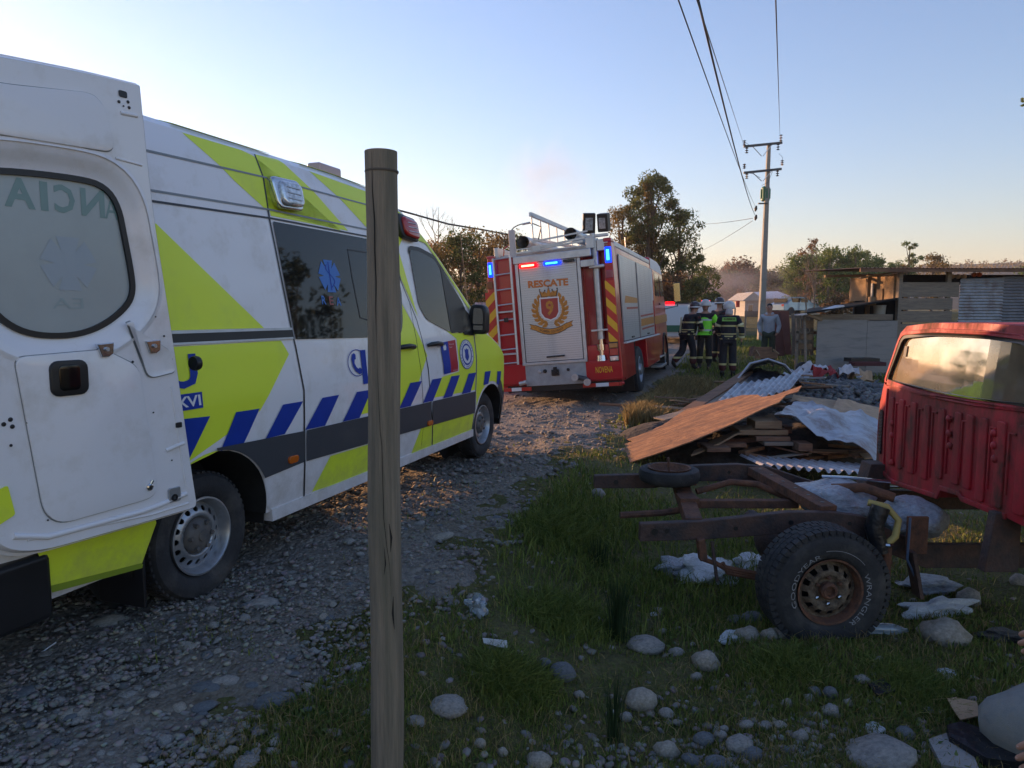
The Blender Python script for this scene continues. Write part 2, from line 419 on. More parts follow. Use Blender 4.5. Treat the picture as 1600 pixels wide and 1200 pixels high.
def arc(cx, cy, r, a0, a1, n=10, ry=None):
    ry = ry or r
    return [(cx + r * math.cos(R(a0 + (a1 - a0) * i / n)), cy + ry * math.sin(R(a0 + (a1 - a0) * i / n))) for i in range(n + 1)]
def rrect(x0, x1, y0, y1, r, n=4):
    return arc(x0 + r, y0 + r, r, 180, 270, n) + arc(x1 - r, y0 + r, r, 270, 360, n) + arc(x1 - r, y1 - r, r, 0, 90, n) + arc(x0 + r, y1 - r, r, 90, 180, n)
def roundpoly(pts, r=0.05, n=4):
    out = []; k = len(pts)
    for i in range(k):
        p = Vector(pts[i]).to_2d(); a = Vector(pts[i - 1]).to_2d(); b = Vector(pts[(i + 1) % k]).to_2d()
        rr = r[i] if isinstance(r, (list, tuple)) else r
        da = min(rr, (a - p).length * 0.48); db = min(rr, (b - p).length * 0.48)
        s = p + (a - p).normalized() * da; e = p + (b - p).normalized() * db
        for j in range(n + 1):
            t = j / n; q = s * (1 - t) ** 2 + p * 2 * t * (1 - t) + e * t * t; out.append((q.x, q.y))
    return out
def smst(a, b, x):
    t = max(0.0, min(1.0, (x - a) / (b - a))); return t * t * (3 - 2 * t)
def frame_mat(O, hd, roll=0.0, pitch=0.0):
    """local x=right, y=forward, z=up; hd clockwise from +Y"""
    return Matrix.Translation(O) @ Matrix.Rotation(-R(hd), 4, 'Z') @ Matrix.Rotation(R(roll), 4, 'Y') @ Matrix.Rotation(R(pitch), 4, 'X')
HAZE = True
rng = random.Random(7)
nr = np.random.default_rng(7)
# ------------------------------------------------------------------ ground
def road_d(x, y): return x - (-1.8 + 0.34 * y)
def np_smst(a, b, x):
    t = np.clip((x - a) / (b - a), 0, 1); return t * t * (3 - 2 * t)
def fbm(x, y, s):
    """cheap smooth pseudo noise, vectorised"""
    v = 0; a = 1.0; f = s
    for k in range(4):
        v = v + a * (np.sin(x * f * 1.3 + 1.7 * k + 2.1 * np.sin(y * f * 0.9 + k)) * np.cos(y * f * 1.1 - 0.6 * k + 1.8 * np.sin(x * f * 0.7 + 3 * k)))
        a *= 0.5; f *= 2.03
    return v
def gh(x, y):
    x = np.asarray(x, float); y = np.asarray(y, float)
    d = road_d(x, y)
    z = np.interp(y, [0, 13, 18, 31, 55, 80, 300, 3000], [0, 0, 0.10, 0.35, 1.1, 1.6, 3.0, 6.0])
    z = z - 0.24 * np_smst(0.0, 1.4, d) * (1 - np_smst(11, 16, y))
    z = z + (1.75 + 0.12 * fbm(x, y, 0.8)) * np_smst(-5.6, -7.2, d) * (1 - np_smst(8.0, 10.5, y))   # unseen bank added left of the road to stop sun under the ambulance
    # the road falls away to the left round the fire engine
    t = np.exp(-((y - 15.5) / 5.0) ** 4)
    z = z - t * (0.10 + 0.10 * np_smst(-0.5, -4.0, d))
    z = z + 0.085 * np.exp(-((x - 1.68) / .55) ** 2 - ((y - 3.45) / .4) ** 2)      # earth heaped against the wheel
    z = z + 0.018 * fbm(x, y, 1.1) * np_smst(0.0, 0.6, np.abs(d) + 0.3) + 0.006 * fbm(x + 9, y, 5.0)
    return z
def g1(x, y): return float(gh(x, y))

def ground_mat(name, kind):
    m = bpy.data.materials.new(name); m.use_nodes = True
    n = m.node_tree.nodes; l = m.node_tree.links; b = n['Principled BSDF']
    b.inputs['Roughness'].default_value = 0.95; b.inputs['Specular IOR Level'].default_value = 0.2
    tc = n.new('ShaderNodeTexCoord')
    def nz(scale, det=6, rough=0.6):
        x = n.new('ShaderNodeTexNoise'); x.inputs['Scale'].default_value = scale; x.inputs['Detail'].default_value = det; x.inputs['Roughness'].default_value = rough
        l.new(tc.outputs['Object'], x.inputs['Vector']); return x
    def ramp(src, stops):
        r = n.new('ShaderNodeValToRGB'); e = r.color_ramp.elements
        while len(e) < len(stops): e.new(0.5)
        for i, (p, c) in enumerate(stops): e[i].position = p; e[i].color = (*c, 1)
        l.new(src, r.inputs[0]); return r.outputs[0]
    def mix(f, a, bb):
        x = n.new('ShaderNodeMix'); x.data_type = 'RGBA'; l.new(f, x.inputs[0]); l.new(a, x.inputs[6]); l.new(bb, x.inputs[7]); return x.outputs[2]
    vor = n.new('ShaderNodeTexVoronoi'); vor.inputs['Scale'].default_value = 34; l.new(tc.outputs['Object'], vor.inputs['Vector'])
    vor2 = n.new('ShaderNodeTexVoronoi'); vor2.inputs['Scale'].default_value = 95; l.new(tc.outputs['Object'], vor2.inputs['Vector'])
    if kind == 'gravel':
        c1 = ramp(vor.outputs['Color'], [(0.0, (0.15, 0.13, 0.105)), (0.5, (0.24, 0.21, 0.175)), (1.0, (0.36, 0.32, 0.27))])
        c2 = ramp(vor2.outputs['Color'], [(0.0, (0.14, 0.12, 0.10)), (1.0, (0.32, 0.28, 0.235))])
        f = nz(2.2); ff = ramp(f.outputs[0], [(0.42, (0, 0, 0)), (0.6, (1, 1, 1))])
        c = mix(ff, c1, c2)
        soil = ramp(nz(9).outputs[0], [(0.3, (0.11, 0.09, 0.065)), (0.7, (0.22, 0.18, 0.13))])
        g = ramp(nz(1.3, 8, 0.7).outputs[0], [(0.52, (0, 0, 0)), (0.66, (0.75, 0.75, 0.75))])
        c = mix(g, c, soil)
        b.inputs['Roughness'].default_value = 0.85
    else:
        c1 = ramp(nz(3.0, 8, 0.7).outputs[0], [(0.3, (0.07, 0.075, 0.025)), (0.5, (0.12, 0.115, 0.04)), (0.72, (0.22, 0.165, 0.09))])
        c2 = ramp(nz(40, 4).outputs[0], [(0.3, (0.09, 0.07, 0.045)), (0.7, (0.15, 0.15, 0.05))])
        f = ramp(nz(6).outputs[0], [(0.4, (0, 0, 0)), (0.6, (1, 1, 1))])
        c = mix(f, c1, c2)
    l.new(c, b.inputs['Base Color'])
    bp = n.new('ShaderNodeBump'); bp.inputs['Strength'].default_value = 0.9; bp.inputs['Distance'].default_value = 0.02
    s = n.new('ShaderNodeMath'); s.operation = 'ADD'
    inv = n.new('ShaderNodeMath'); inv.operation = 'MULTIPLY'; inv.inputs[1].default_value = -1.3
    l.new(vor.outputs['Distance'], inv.inputs[0]); l.new(inv.outputs[0], s.inputs[0]); l.new(nz(60, 4).outputs[0], s.inputs[1])
    l.new(s.outputs[0], bp.inputs['Height']); l.new(bp.outputs[0], b.inputs['Normal'])
    return m
M['gravel'] = ground_mat('road_gravel', 'gravel')
M['field'] = ground_mat('field_soil', 'field')

def gridmesh(name, X, Y, Z, m):
    I, J = X.shape
    v = np.stack([X, Y, Z], -1).reshape(-1, 3)
    a = (np.arange(I - 1)[:, None] * J + np.arange(J - 1)[None]).reshape(-1)
    f = np.stack([a, a + J, a + J + 1, a + 1], -1)
    me = fastmesh(name, v, f); me.materials.append(m); smooth(me, 180)
    return me
def fastmesh(name, v, f):
    me = bpy.data.meshes.new(name)
    nf, k = f.shape
    me.vertices.add(len(v)); me.vertices.foreach_set('co', np.asarray(v, np.float32).ravel())
    me.loops.add(nf * k); me.loops.foreach_set('vertex_index', np.asarray(f, np.int32).ravel())
    me.polygons.add(nf); me.polygons.foreach_set('loop_start', np.arange(nf, dtype=np.int32) * k)
    me.polygons.foreach_set('loop_total', np.full(nf, k, np.int32))
    me.update(calc_edges=True); me.validate()
    return me
# y lines dense near the camera
ys = np.concatenate([np.linspace(-12, 1, 20, False), np.linspace(1, 14, 240, False), np.linspace(14, 40, 120, False), 40 * (75 ** (np.linspace(0, 1, 60)))])
xs = np.concatenate([-8 * (300 ** (np.linspace(1, 0, 40, False))), np.linspace(-8, 16, 300, False), 16 * (150 ** np.linspace(0, 1, 45))])
Yg, Xg = np.meshgrid(ys, xs)
Xg, Yg = Xg.T.copy(), Yg.T.copy()
Zg = gh(Xg, Yg) + 0.012 * fbm(Xg, Yg, 7.0) * (Yg < 14)
dd = road_d(Xg, Yg)
Zg = Zg - 0.05 * ((dd < -0.5) & (dd > -6.0) & (Yg < 60))
ground = tag(link('ground', gridmesh('ground', Yg * 0 + Xg, Yg, Zg, M['field'])), kind='structure')
ground.data.flip_normals()
# gravel road strip in (d, y)
yr = np.concatenate([np.linspace(-10, 1, 30, False), np.linspace(1, 14, 420, False), np.linspace(14, 60, 160)])
dr_ = np.linspace(-7.0, 1.0, 170)
Dg, Yr = np.meshgrid(dr_, yr, indexing='xy')
Xr = Dg + (-1.8 + 0.34 * Yr)
edge = 0.28 * fbm(Xr, Yr, 1.6) + 0.10 * fbm(Xr, Yr, 7)
near = 0.5 * np_smst(9, 5, Yr)
drop = np_smst(-0.45 + 0.0, 0.25, Dg + edge - near * 0) + np_smst(-6.2, -6.8, Dg + edge)
Zr = gh(Xr, Yr) + 0.018 + 0.010 * fbm(Xr, Yr, 9.0) + 0.022 * fbm(Xr, Yr, 0.9) - 0.09 * np.clip(drop, 0, 1)
Zr = Zr - 0.035 * np.exp(-((Dg + 1.0) / 0.28) ** 2) * 0.6
road = tag(link('gravel_road', gridmesh('gravel_road', Xr, Yr, Zr, M['gravel'])), kind='structure')
road.data.flip_normals() if road.data.polygons[0].normal.z < 0 else None
if ground.data.polygons[0].normal.z < 0: ground.data.flip_normals()
def roadz(x, y): return g1(x, y) + 0.02

# ---- stones
def stone_base(seed, sub=2, rough=0.16):
    bm = bmesh.new(); bmesh.ops.create_icosphere(bm, subdivisions=sub, radius=1)
    for v in bm.verts:
        p = v.co.copy(); k = 1 + rough * mnoise.noise(p * 1.1 + Vector((seed * 7.3, 0, 0))) * 2 + 0.05 * mnoise.noise(p * 3 + Vector((0, seed * 3.1, 0)))
        v.co = p * k
    me = bpy.data.meshes.new('stone'); bm.to_mesh(me); bm.free(); smooth(me, 180)
    return me
def bulk(name, bases, pos, scl, rot, m, parent=None, tilt=0.25):
    """many copies of small base meshes joined to one mesh (numpy)"""
    V = []; F = []; off = 0; N = len(pos); which = nr.integers(0, len(bases), N)
    for bi, (bv, bf) in enumerate(bases):
        idx = np.nonzero(which == bi)[0]
        if not len(idx): continue
        P = bv[None] * scl[idx][:, None, :]
        c = np.cos(rot[idx])[:, None]; s = np.sin(rot[idx])[:, None]
        tx = nr.normal(0, tilt, (len(idx), 1)); 
        X = P[..., 0] * c - P[..., 1] * s; Y = P[..., 0] * s + P[..., 1] * c; Z = P[..., 2] + X * tx
        P = np.stack([X, Y, Z], -1) + pos[idx][:, None, :]
        V.append(P.reshape(-1, 3))
        F.append((bf[None] + (np.arange(len(idx)) * len(bv))[:, None, None]).reshape(-1, bf.shape[1]) + off)
        off += len(idx) * len(bv)
    me = fastmesh(name, np.concatenate(V), np.concatenate(F)); me.materials.append(m); smooth(me, 180)
    return link(name, me, parent)
def base_np(me):
    v = np.array([tuple(x.co) for x in me.vertices]); f = np.array([tuple(p.vertices) for p in me.polygons]); return v, f
def island_stone_mat(name, c1, c2, c3):
    m = bpy.data.materials.new(name); m.use_nodes = True; n = m.node_tree.nodes; l = m.node_tree.links; b = n['Principled BSDF']
    g = n.new('ShaderNodeNewGeometry'); rp = n.new('ShaderNodeValToRGB'); e = rp.color_ramp.elements; e.new(0.5)
    for i, (p, c) in enumerate(((0, c1), (0.6, c2), (1, c3))): e[i].position = p; e[i].color = (*c, 1)
    l.new(g.outputs['Random Per Island'], rp.inputs[0])
    nz = n.new('ShaderNodeTexNoise'); nz.inputs['Scale'].default_value = 40; tc = n.new('ShaderNodeTexCoord'); l.new(tc.outputs['Object'], nz.inputs[0])
    mx = n.new('ShaderNodeMix'); mx.data_type = 'RGBA'; mx.blend_type = 'MULTIPLY'; mx.inputs[0].default_value = 0.6
    l.new(rp.outputs[0], mx.inputs[6]); l.new(nz.outputs[1], mx.inputs[7]); l.new(mx.outputs[2], b.inputs['Base Color'])
    b.inputs['Roughness'].default_value = 0.8
    return m
M['pebbles'] = island_stone_mat('mixed_gravel', (0.19, 0.17, 0.15), (0.31, 0.275, 0.24), (0.44, 0.39, 0.33))
sb2 = [stone_base(i, 2) for i in range(6)]
sb1 = [base_np(stone_base(20 + i, 2)) for i in range(3)]
sb0 = [base_np(stone_base(30 + i, 1)) for i in range(4)]
def sample_view(n, y0, y1, xfun=None):
    """points on the ground spread so that nearer ones are denser (uniform on a view grid)"""
    u = nr.random(n); y = 1.0 / (1 / y0 + (1 / y1 - 1 / y0) * u)
    x = (nr.random(n) * 1.62 - 0.81) * y
    return x, y
# tiny and small gravel: one mass
x, y = sample_view(60000, 1.7, 16)
d = road_d(x, y) + 0.28 * fbm(x, y, 1.6)
keep = (d < 0.05) & (d > -6) & (nr.random(len(x)) < np.clip(0.75 + 0.55 * fbm(x, y, 1.7), 0.12, 1))
x, y = x[keep], y[keep]
r = 0.0035 + 0.0055 * nr.gamma(1.4, 1.0, len(x)); r = np.clip(r, 0.004, 0.024) * np.clip(y / 4.0, 0.9, 2.2)
z = gh(x, y) + 0.021 + 0.010 * fbm(x, y, 9.0) + 0.022 * fbm(x, y, 0.9)
scl = np.stack([r, r * nr.uniform(0.6, 1.0, len(r)), r * nr.uniform(0.35, 0.6, len(r))], -1)
gr = bulk('gravel', sb0, np.stack([x, y, z], -1), scl, nr.random(len(r)) * 6.28, M['pebbles'], road); tag(gr, kind='stuff')
# medium stones, a mass
x, y = sample_view(3000, 1.8, 15)
d = road_d(x, y) + 0.28 * fbm(x, y, 1.6)
keep = (d < 0.2) & (d > -5.5)
x, y = x[keep], y[keep]
r = np.clip(0.010 + 0.007 * nr.gamma(1.3, 1.0, len(x)), 0.010, 0.034) * np.clip(y / 4.5, 0.95, 1.7)
z = gh(x, y) + 0.008 + 0.022 * fbm(x, y, 0.9)
scl = np.stack([r, r * nr.uniform(0.6, 0.95, len(r)), r * nr.uniform(0.3, 0.5, len(r))], -1)
gm = bulk('pebble_mass', sb1, np.stack([x, y, z], -1), scl, nr.random(len(r)) * 6.28, M['pebbles'], road); tag(gm, kind='stuff')
# the 290 that show largest: each a stone of its own
smats = [M['stone'], M['stone2'], M['stone3'], M['stone']]
svar = []
for i in range(8):
    me = sb2[i % 6].copy(); me.materials.clear(); me.materials.append(smats[i % 4]); svar.append(me)
def put_stone(x, y, z, r, k=None, flat=0.45, asp=0.75, rz=None, parent=None, name='stone', tilt=0.1):
    me = svar[rng.randrange(8) if k is None else k]
    o = link(name, me, parent)
    o.location = (x, y, z); o.scale = (r, r * asp, r * flat)
    o.rotation_euler = (rng.gauss(0, tilt), rng.gauss(0, tilt), rng.uniform(0, 6.28) if rz is None else rz)
    return o
# placed after the photograph: (px, py, half width in px) on the gravel
import math as _m
def px2g(px, py, z=0.0):
    dx = (px - 800) / 1109.0; dy = (py - 600) / 1109.0; p = R(5.766)
    fy = math.cos(p) - dy * math.sin(p); fz = -math.sin(p) - dy * math.cos(p)
    t = (z - 1.6) / fz
    for _ in range(4):
        X, Y = dx * t, fy * t
        zz = g1(X, Y); t = (zz - 1.6) / fz
    return dx * t, fy * t, zz, t
notable = [(170, 975, 34), (115, 1120, 28), (180, 1122, 20), (412, 950, 34), (330, 958, 20), (352, 1068, 22), (322, 1078, 26), (512, 970, 14), (205, 1090, 18), (320, 1108, 20),
           (258, 987, 9), (290, 1012, 15), (155, 1125, 14), (430, 1100, 36), (480, 1112, 12), (30, 1088, 26), (105, 1000, 14), (455, 898, 12), (478, 920, 14), (530, 1050, 10),
           (395, 1075, 12), (60, 1150, 20), (360, 1025, 12), (228, 1150, 16), (98, 1168, 16), (175, 1065, 20), (415, 1040, 14), (470, 905, 14), (690, 842, 20), (655, 820, 10), (540, 905, 10), (560, 860, 9)]
for (px_, py_, hw) in notable:
    X, Y, Z, t = px2g(px_, py_)
    r = hw * t / 1109.0
    o = put_stone(X, Y, Z + 0.012 - 0.02 * r, r, flat=rng.uniform(0.26, 0.42), asp=rng.uniform(0.6, 0.85), rz=rng.uniform(-0.5, 0.9), parent=road)
cnt = 0
while cnt < 250:
    yy = 1.0 / (1 / 2.0 + (1 / 11.0 - 1 / 2.0) * rng.random()); xx = rng.uniform(-0.75, 0.6) * yy
    d_ = road_d(xx, yy)
    if d_ > 0.15 or d_ < -5: continue
    r = rng.uniform(0.017, 0.036) * (1 if yy < 5 else 1.3) * (1.5 if rng.random() < 0.08 else 1)
    put_stone(xx, yy, roadz(xx, yy) + 0.022 * float(fbm(xx, yy, 0.9)) - 0.08 * r, r, flat=rng.uniform(0.3, 0.5), asp=rng.uniform(0.6, 0.95), parent=road)
    cnt += 1
# ------------------------------------------------------------------ ambulance
VO = Vector((-1.668, 3.752, 0.0)); VH = 19.5
van = empty('ambulance', label='lime and white high roofed ambulance van with blue stripes and its rear door swung open', cat='ambulance', mw=frame_mat(VO, VH))
VZ = [0, .35, .6, .9, 1.1, 1.38, 1.5, 2.2, 2.45, 2.6, 2.7]; VI = [.08, .05, .01, 0, 0, .03, .05, .15, .2, .27, .4]
def v_ins(s, z):
    a = float(np.interp(z, VZ, VI))
    f = 0.0
    if s > 4.35: f = 0.32 * ((s - 4.35) / 0.9) ** 3
    if s < -1.15: f += 0.1 * ((-1.15 - s) / 0.15) ** 2
    return a + f
def VS(x, y, z=0.0): return Vector((-v_ins(x, y) + z, x, y))
WID = 2.02
# shell, lofted from sections; top of the side and centre height along the length
sec = [(-1.30, 2.60, 2.64), (-1.2, 2.64, 2.70), (-0.3, 2.64, 2.72), (0.8, 2.65, 2.73), (1.8, 2.65, 2.73), (2.3, 2.62, 2.72), (2.55, 2.55, 2.70), (2.8, 2.42, 2.66), (3.05, 2.27, 2.53),
       (3.3, 2.10, 2.37), (3.6, 1.88, 2.13), (3.9, 1.66, 1.90), (4.15, 1.47, 1.66), (4.32, 1.345, 1.47), (4.42, 1.305, 1.40), (4.62, 1.225, 1.33), (4.82, 1.12, 1.25), (4.98, 0.98, 1.13), (5.09, 0.80, 0.98), (5.16, 0.6, 0.7), (5.18, 0.45, 0.5)]
taus = [0, .06, .13, .22, .32, .42, .52, .64, .76, .87, .95, 1.0]
rings = []
for (s, zs, zc) in sec:
    right = []
    for t in taus:
        z = .36 + (zs - .36) * t
        right.append(Vector((-v_ins(s, z), s, z)))
    top = []
    xr = right[-1].x; xc = -WID / 2
    for k in range(1, 12):
        t = k / 12 * 2 - 1
        xx = xr + (2 * xc - 2 * xr) * (k / 12)
        top.append(Vector((xx, s, zs + (zc - zs) * (1 - abs(t) ** 2.6))))
    left = [Vector((2 * xc - p.x, s, p.z)) for p in reversed(right)]
    rings.append(right + top + left)
mb = MB(); N_ = len(rings[0])
for r_ in rings: mb.v += [tuple(p) for p in r_]
for i in range(len(rings) - 1):
    for j in range(N_):
        q = (j + 1) % N_
        mb.f.append((i * N_ + j, i * N_ + q, (i + 1) * N_ + q, (i + 1) * N_ + j)); mb.m.append(0)
mb.f.append(tuple(range(N_))[::-1]); mb.m.append(0)
mb.f.append(tuple((len(rings) - 1) * N_ + j for j in range(N_))); mb.m.append(0)
shell = mb.build('body_shell', [M['white'], M['under']], van, sm=50, fix=True)
def cutter(y, z, r, x0, x1):
    c = MB().lathe([(r, 0), (r, x1 - x0)], (x0, y, z), (1, 0, 0), 48); me = c.mesh('cut', M['under'])
    bm = bmesh.new(); bm.from_mesh(me); bmesh.ops.recalc_face_normals(bm, faces=bm.faces); bm.to_mesh(me); bm.free()
    return me
def boolean(o, mes):
    for me in mes:
        t = bpy.data.objects.new('cut', me); C.objects.link(t); t.parent = o.parent
        md = o.modifiers.new('x', 'BOOLEAN'); md.object = t; md.operation = 'DIFFERENCE'; md.solver = 'EXACT'
        bpy.context.view_layer.update()
        dg = bpy.context.evaluated_depsgraph_get()
        new = bpy.data.meshes.new_from_object(o.evaluated_get(dg)); o.modifiers.clear(); o.data = new
        bpy.data.objects.remove(t)
ARR, ARF = 0.47, 0.445
boolean(shell, [cutter(0.09, 0.37, ARR, -0.45, 0.2), cutter(4.29, 0.37, ARF, -0.42, 0.2)])
smooth(shell.data, 40)
# dark liners in the arches
for s_ in (0.09, 4.29):
    q = MB().lathe([(0.01, 0), (0.50, 0.0), (0.50, 0.36)], (-0.44, s_, 0.40), (1, 0, 0), 28); q.f = [f for f in q.f[:-1] if max(q.v[i][2] for i in f) > .36]; q.m = [0] * len(q.f); q.build('wheel_arch_liner', M['under'], van)
# white roof already; lime roof skin is applied as film below
cz = sorted(set(VZ + [z / 12 for z in range(4, 34)]))
cs = [x * 0.25 for x in range(-6, 22)] + [4.4 + 0.06 * i for i in range(12)]
def film(name, poly, m, off=0.006, th=None):
    return map2d(plate2d([poly]), lambda x, y, z: VS(x, y, z + off), name, m, van, cs, cz, sm=180)
def archcut(poly):
    """push polygon points out of the wheel arches"""
    out = []
    for (x, y) in poly:
        for cx_, r_ in ((0.09, ARR), (4.29, ARF)):
            dx, dy = x - cx_, y - 0.37; q = math.hypot(dx, dy)
            if q < r_ and q > 1e-6: x, y = cx_ + dx * r_ / q, 0.37 + dy * r_ / q
        out.append((x, y))
    return out
ARC = lambda cx_, r_, a0, a1: arc(cx_, 0.37, r_, a0, a1, 14)
# panels, each a skin of its own with a shut line between
lean = [(0.94, 0.37), (0.905, 0.63), (0.903, 0.83), (0.91, 1.09), (0.87, 1.43), (0.81, 2.19), (0.84, 2.60)]
fd = [(2.90, 0.34), (2.80, 0.72), (2.72, 1.19), (2.63, 1.53), (2.44, 1.86), (2.36, 2.17)]
def shift(p, d): return [(x + d, y) for x, y in p]
G = 0.009
rear_panel = [(-1.28, 0.60)] + [(-0.38, 0.5)] + ARC(0.09, ARR, 170, 5) + [(0.60, 0.37)] + shift(lean, -G) + [(-1.28, 2.60)]
slide = shift(lean, G) + [(1.8, 2.60), (2.30, 2.58), (2.36, 2.36)] + shift(fd, -G)[::-1]
front_door = shift(fd, G) + [(2.62, 2.26), (3.02, 2.22), (3.34, 2.00), (3.62, 1.80), (3.83, 1.61), (3.86, 1.45), (3.87, 1.2), (3.84, 0.8), (3.84, 0.30)]
fender = [(3.86, 0.37)] + [(3.858, 0.8), (3.885, 1.2), (3.88, 1.44), (4.05, 1.42), (4.33, 1.335), (4.55, 1.24), (4.78, 1.12), (4.93, 1.0), (5.02, 0.85), (5.06, 0.62)] + ARC(4.29, ARF, 20, 180)
for nm, poly in (('rear_side_panel', rear_panel), ('sliding_door', slide), ('front_door', front_door), ('front_fender', fender)):
    film(nm, poly, M['white'], 0.004)
# shut lines
def line(name, pts, wd=0.010, m=None, off=0.0075):
    L = []; Rr = []
    for i, p in enumerate(pts):
        a = Vector(pts[max(i - 1, 0)]); b = Vector(pts[min(i + 1, len(pts) - 1)]); d = (b - a).normalized(); n = Vector((-d.y, d.x))
        L.append((p[0] + n.x * wd / 2, p[1] + n.y * wd / 2)); Rr.append((p[0] - n.x * wd / 2, p[1] - n.y * wd / 2))
    return film(name, L + Rr[::-1], m or M['black'], off)
line('shut_line', lean, 0.014); line('shut_line', fd, 0.012)
line('shut_line', [(3.848, 0.37), (3.849, 0.8), (3.877, 1.2), (3.87, 1.44)], 0.010)
line('door_seam', [(2.66, 0.36), (2.64, 0.72), (2.58, 1.2), (2.54, 1.68)], 0.007)
for z_ in (2.445, 2.24, 2.185): line('roof_seam', [(-1.2, z_ - .03), (-0.1, z_ - .02), (0.82, z_ + .008), (2.3, z_ + .01)], 0.012, M['darkgrey'] if z_ < 2.2 else MATS.get('seamgrey') or mat('seamgrey', (0.22, 0.24, 0.25), 0.4), 0.0085)
# lime film
LI = M['lime']
film('lime_film', [(0.24, 2.595), (0.72, 2.60), (0.82, 2.585), (1.62, 2.20), (0.80, 2.24), (0.55, 2.38)], LI)
film('lime_film', [(-0.30, 2.10), (-0.105, 2.05), (0.601, 1.505), (-0.30, 1.508)], LI)
film('lime_film', archcut([(-1.27, 1.424), (0.74, 1.424), (0.80, 1.335), (0.475, 1.015), (0.02, 0.86), (-0.38, 0.72), (-1.27, 0.7)]), LI)
film('lime_film', [(1.42, 2.60), (2.28, 2.57), (2.34, 2.36), (2.345, 2.20), (2.12, 2.20)], LI)
film('lime_film', [(0.835, 2.60), (1.10, 2.62), (1.72, 2.21), (0.83, 2.21), (0.82, 2.45)], LI)
film('lime_film', [(2.06, 0.832), (2.28, 1.05), (2.05, 1.40), (2.15, 1.46), (2.30, 1.60), (2.37, 1.74), (2.60, 1.47), (2.705, 1.22), (2.66, 1.12), (2.60, 0.81)][0:1] + [(2.10, 1.46), (2.36, 1.72), (2.60, 1.44), (2.745, 1.215), (2.62, 1.09), (2.42, 0.82)], LI)
film('lime_film', [(0.80 + .955, 1.00), (1.55, 0.84), (1.95, 0.835), (2.06, 1.0)], LI)
film('lime_film', [(1.205, 0.60), (1.026, 0.384), (2.46, 0.328), (2.62, 0.575), (2.60, 0.577)], LI)
film('white_film', [(1.99, 0.59), (1.90, 0.355), (2.45, 0.335), (2.60, 0.577)], M['white'], 0.007)
film('lime_film', [(2.47, 0.345), (2.886, 0.33), (2.826, 0.575), (2.62, 0.58)], LI, 0.0075)
film('lime_film', [(2.91, 0.33), (3.83, 0.30), (3.83, 0.545), (2.85, 0.575)], LI, 0.0075)
film('lime_film', [(3.13, 1.545), (3.30, 1.41), (3.75, 1.385), (3.86, 1.40), (3.86, 1.2), (3.835, 0.795), (2.83, 0.825), (3.03, 1.0), (3.42, 1.02), (3.42, 1.34), (3.22, 1.42)], LI)
film('lime_film', [(3.868, 0.79), (3.893, 1.2), (3.888, 1.435), (4.05, 1.415), (4.33, 1.33), (4.55, 1.235), (4.78, 1.115), (4.91, 1.0), (4.99, 0.86), (5.02, 0.68), (4.78, 0.66)] + arc(4.29, .37, ARF + .03, 40, 148, 12), LI)
# lime over the cab edge: roof rail and A pillar
film('lime_film', [(2.36, 2.57), (2.5, 2.52), (2.8, 2.40), (3.05, 2.25), (3.3, 2.08), (3.6, 1.86), (3.87, 1.66), (3.84, 1.63), (3.62, 1.80), (3.34, 2.02), (3.02, 2.235), (2.62, 2.27), (2.47, 2.14), (2.66, 1.56), (2.45, 1.88), (2.37, 2.17)], LI, 0.0078)
film('white_film', [(2.36, 1.74), (2.44, 1.88), (2.60, 1.58), (2.72, 1.40), (2.745, 1.215), (2.60, 1.44)], M['white'], 0.007)
# roof lime bands, wrapped over the roof edge
def roof_band(s0, s1, s2, s3, name='lime_film'):
    g = []
    for i in range(9):
        t = i / 8; row = []
        for j in range(5):
            u = j / 4
            s = (s0 + (s1 - s0) * u) * (1 - t) + (s3 + (s2 - s3) * u) * t
            zs = float(np.interp(s, [q[0] for q in sec], [q[1] for q in sec])); zc = float(np.interp(s, [q[0] for q in sec], [q[2] for q in sec]))
            xr = -v_ins(s, zs); k = t * 0.5; tt = 1 - 2 * k
            row.append((xr + (-WID - 2 * xr) * k, s, zs + (zc - zs) * (1 - abs(tt) ** 2.6) + 0.006))
        g.append(row)
    MB().sheet(g, 0.002).build(name, LI, van, sm=180)
roof_band(0.24, 1.08, 1.08, 0.24); roof_band(1.42, 2.28, 2.28, 1.42)
# blue slanting stripes along the belt
st = [[(-0.28, 1.06), (0.066, 1.040), (-0.09, 0.84), (-0.40, 0.80)], [(0.268, 1.035), (0.468, 1.030), (0.324, 0.847), (0.135, 0.835)], [(0.688, 1.027), (0.893, 1.024), (0.697, 0.839), (0.515, 0.840)], [(1.108, 1.022), (1.309, 1.020), (1.133, 0.826), (0.909, 0.832)],
      [(1.544, 1.016), (1.746, 1.012), (1.575, 0.818), (1.353, 0.822)], [(1.96, 1.01), (2.16, 1.006), (1.98, 0.81), (1.77, 0.814)], [(2.385, 1.004), (2.60, 1.0), (2.39, 0.806), (2.19, 0.81)], [(2.815, 0.996), (3.012, 0.992), (2.823, 0.800), (2.625, 0.804)],
      [(3.225, 0.988), (3.426, 0.984), (3.246, 0.793), (3.045, 0.797)], [(3.65, 0.98), (3.85, 0.976), (3.70, 0.785), (3.48, 0.789)], [(4.10, 0.965), (4.27, 0.96), (4.20, 0.825), (4.06, 0.82)], [(4.48, 0.94), (4.62, 0.93), (4.58, 0.76), (4.46, 0.80)]]
for p in st: film('blue_stripe', p, M['blue'], 0.0105)
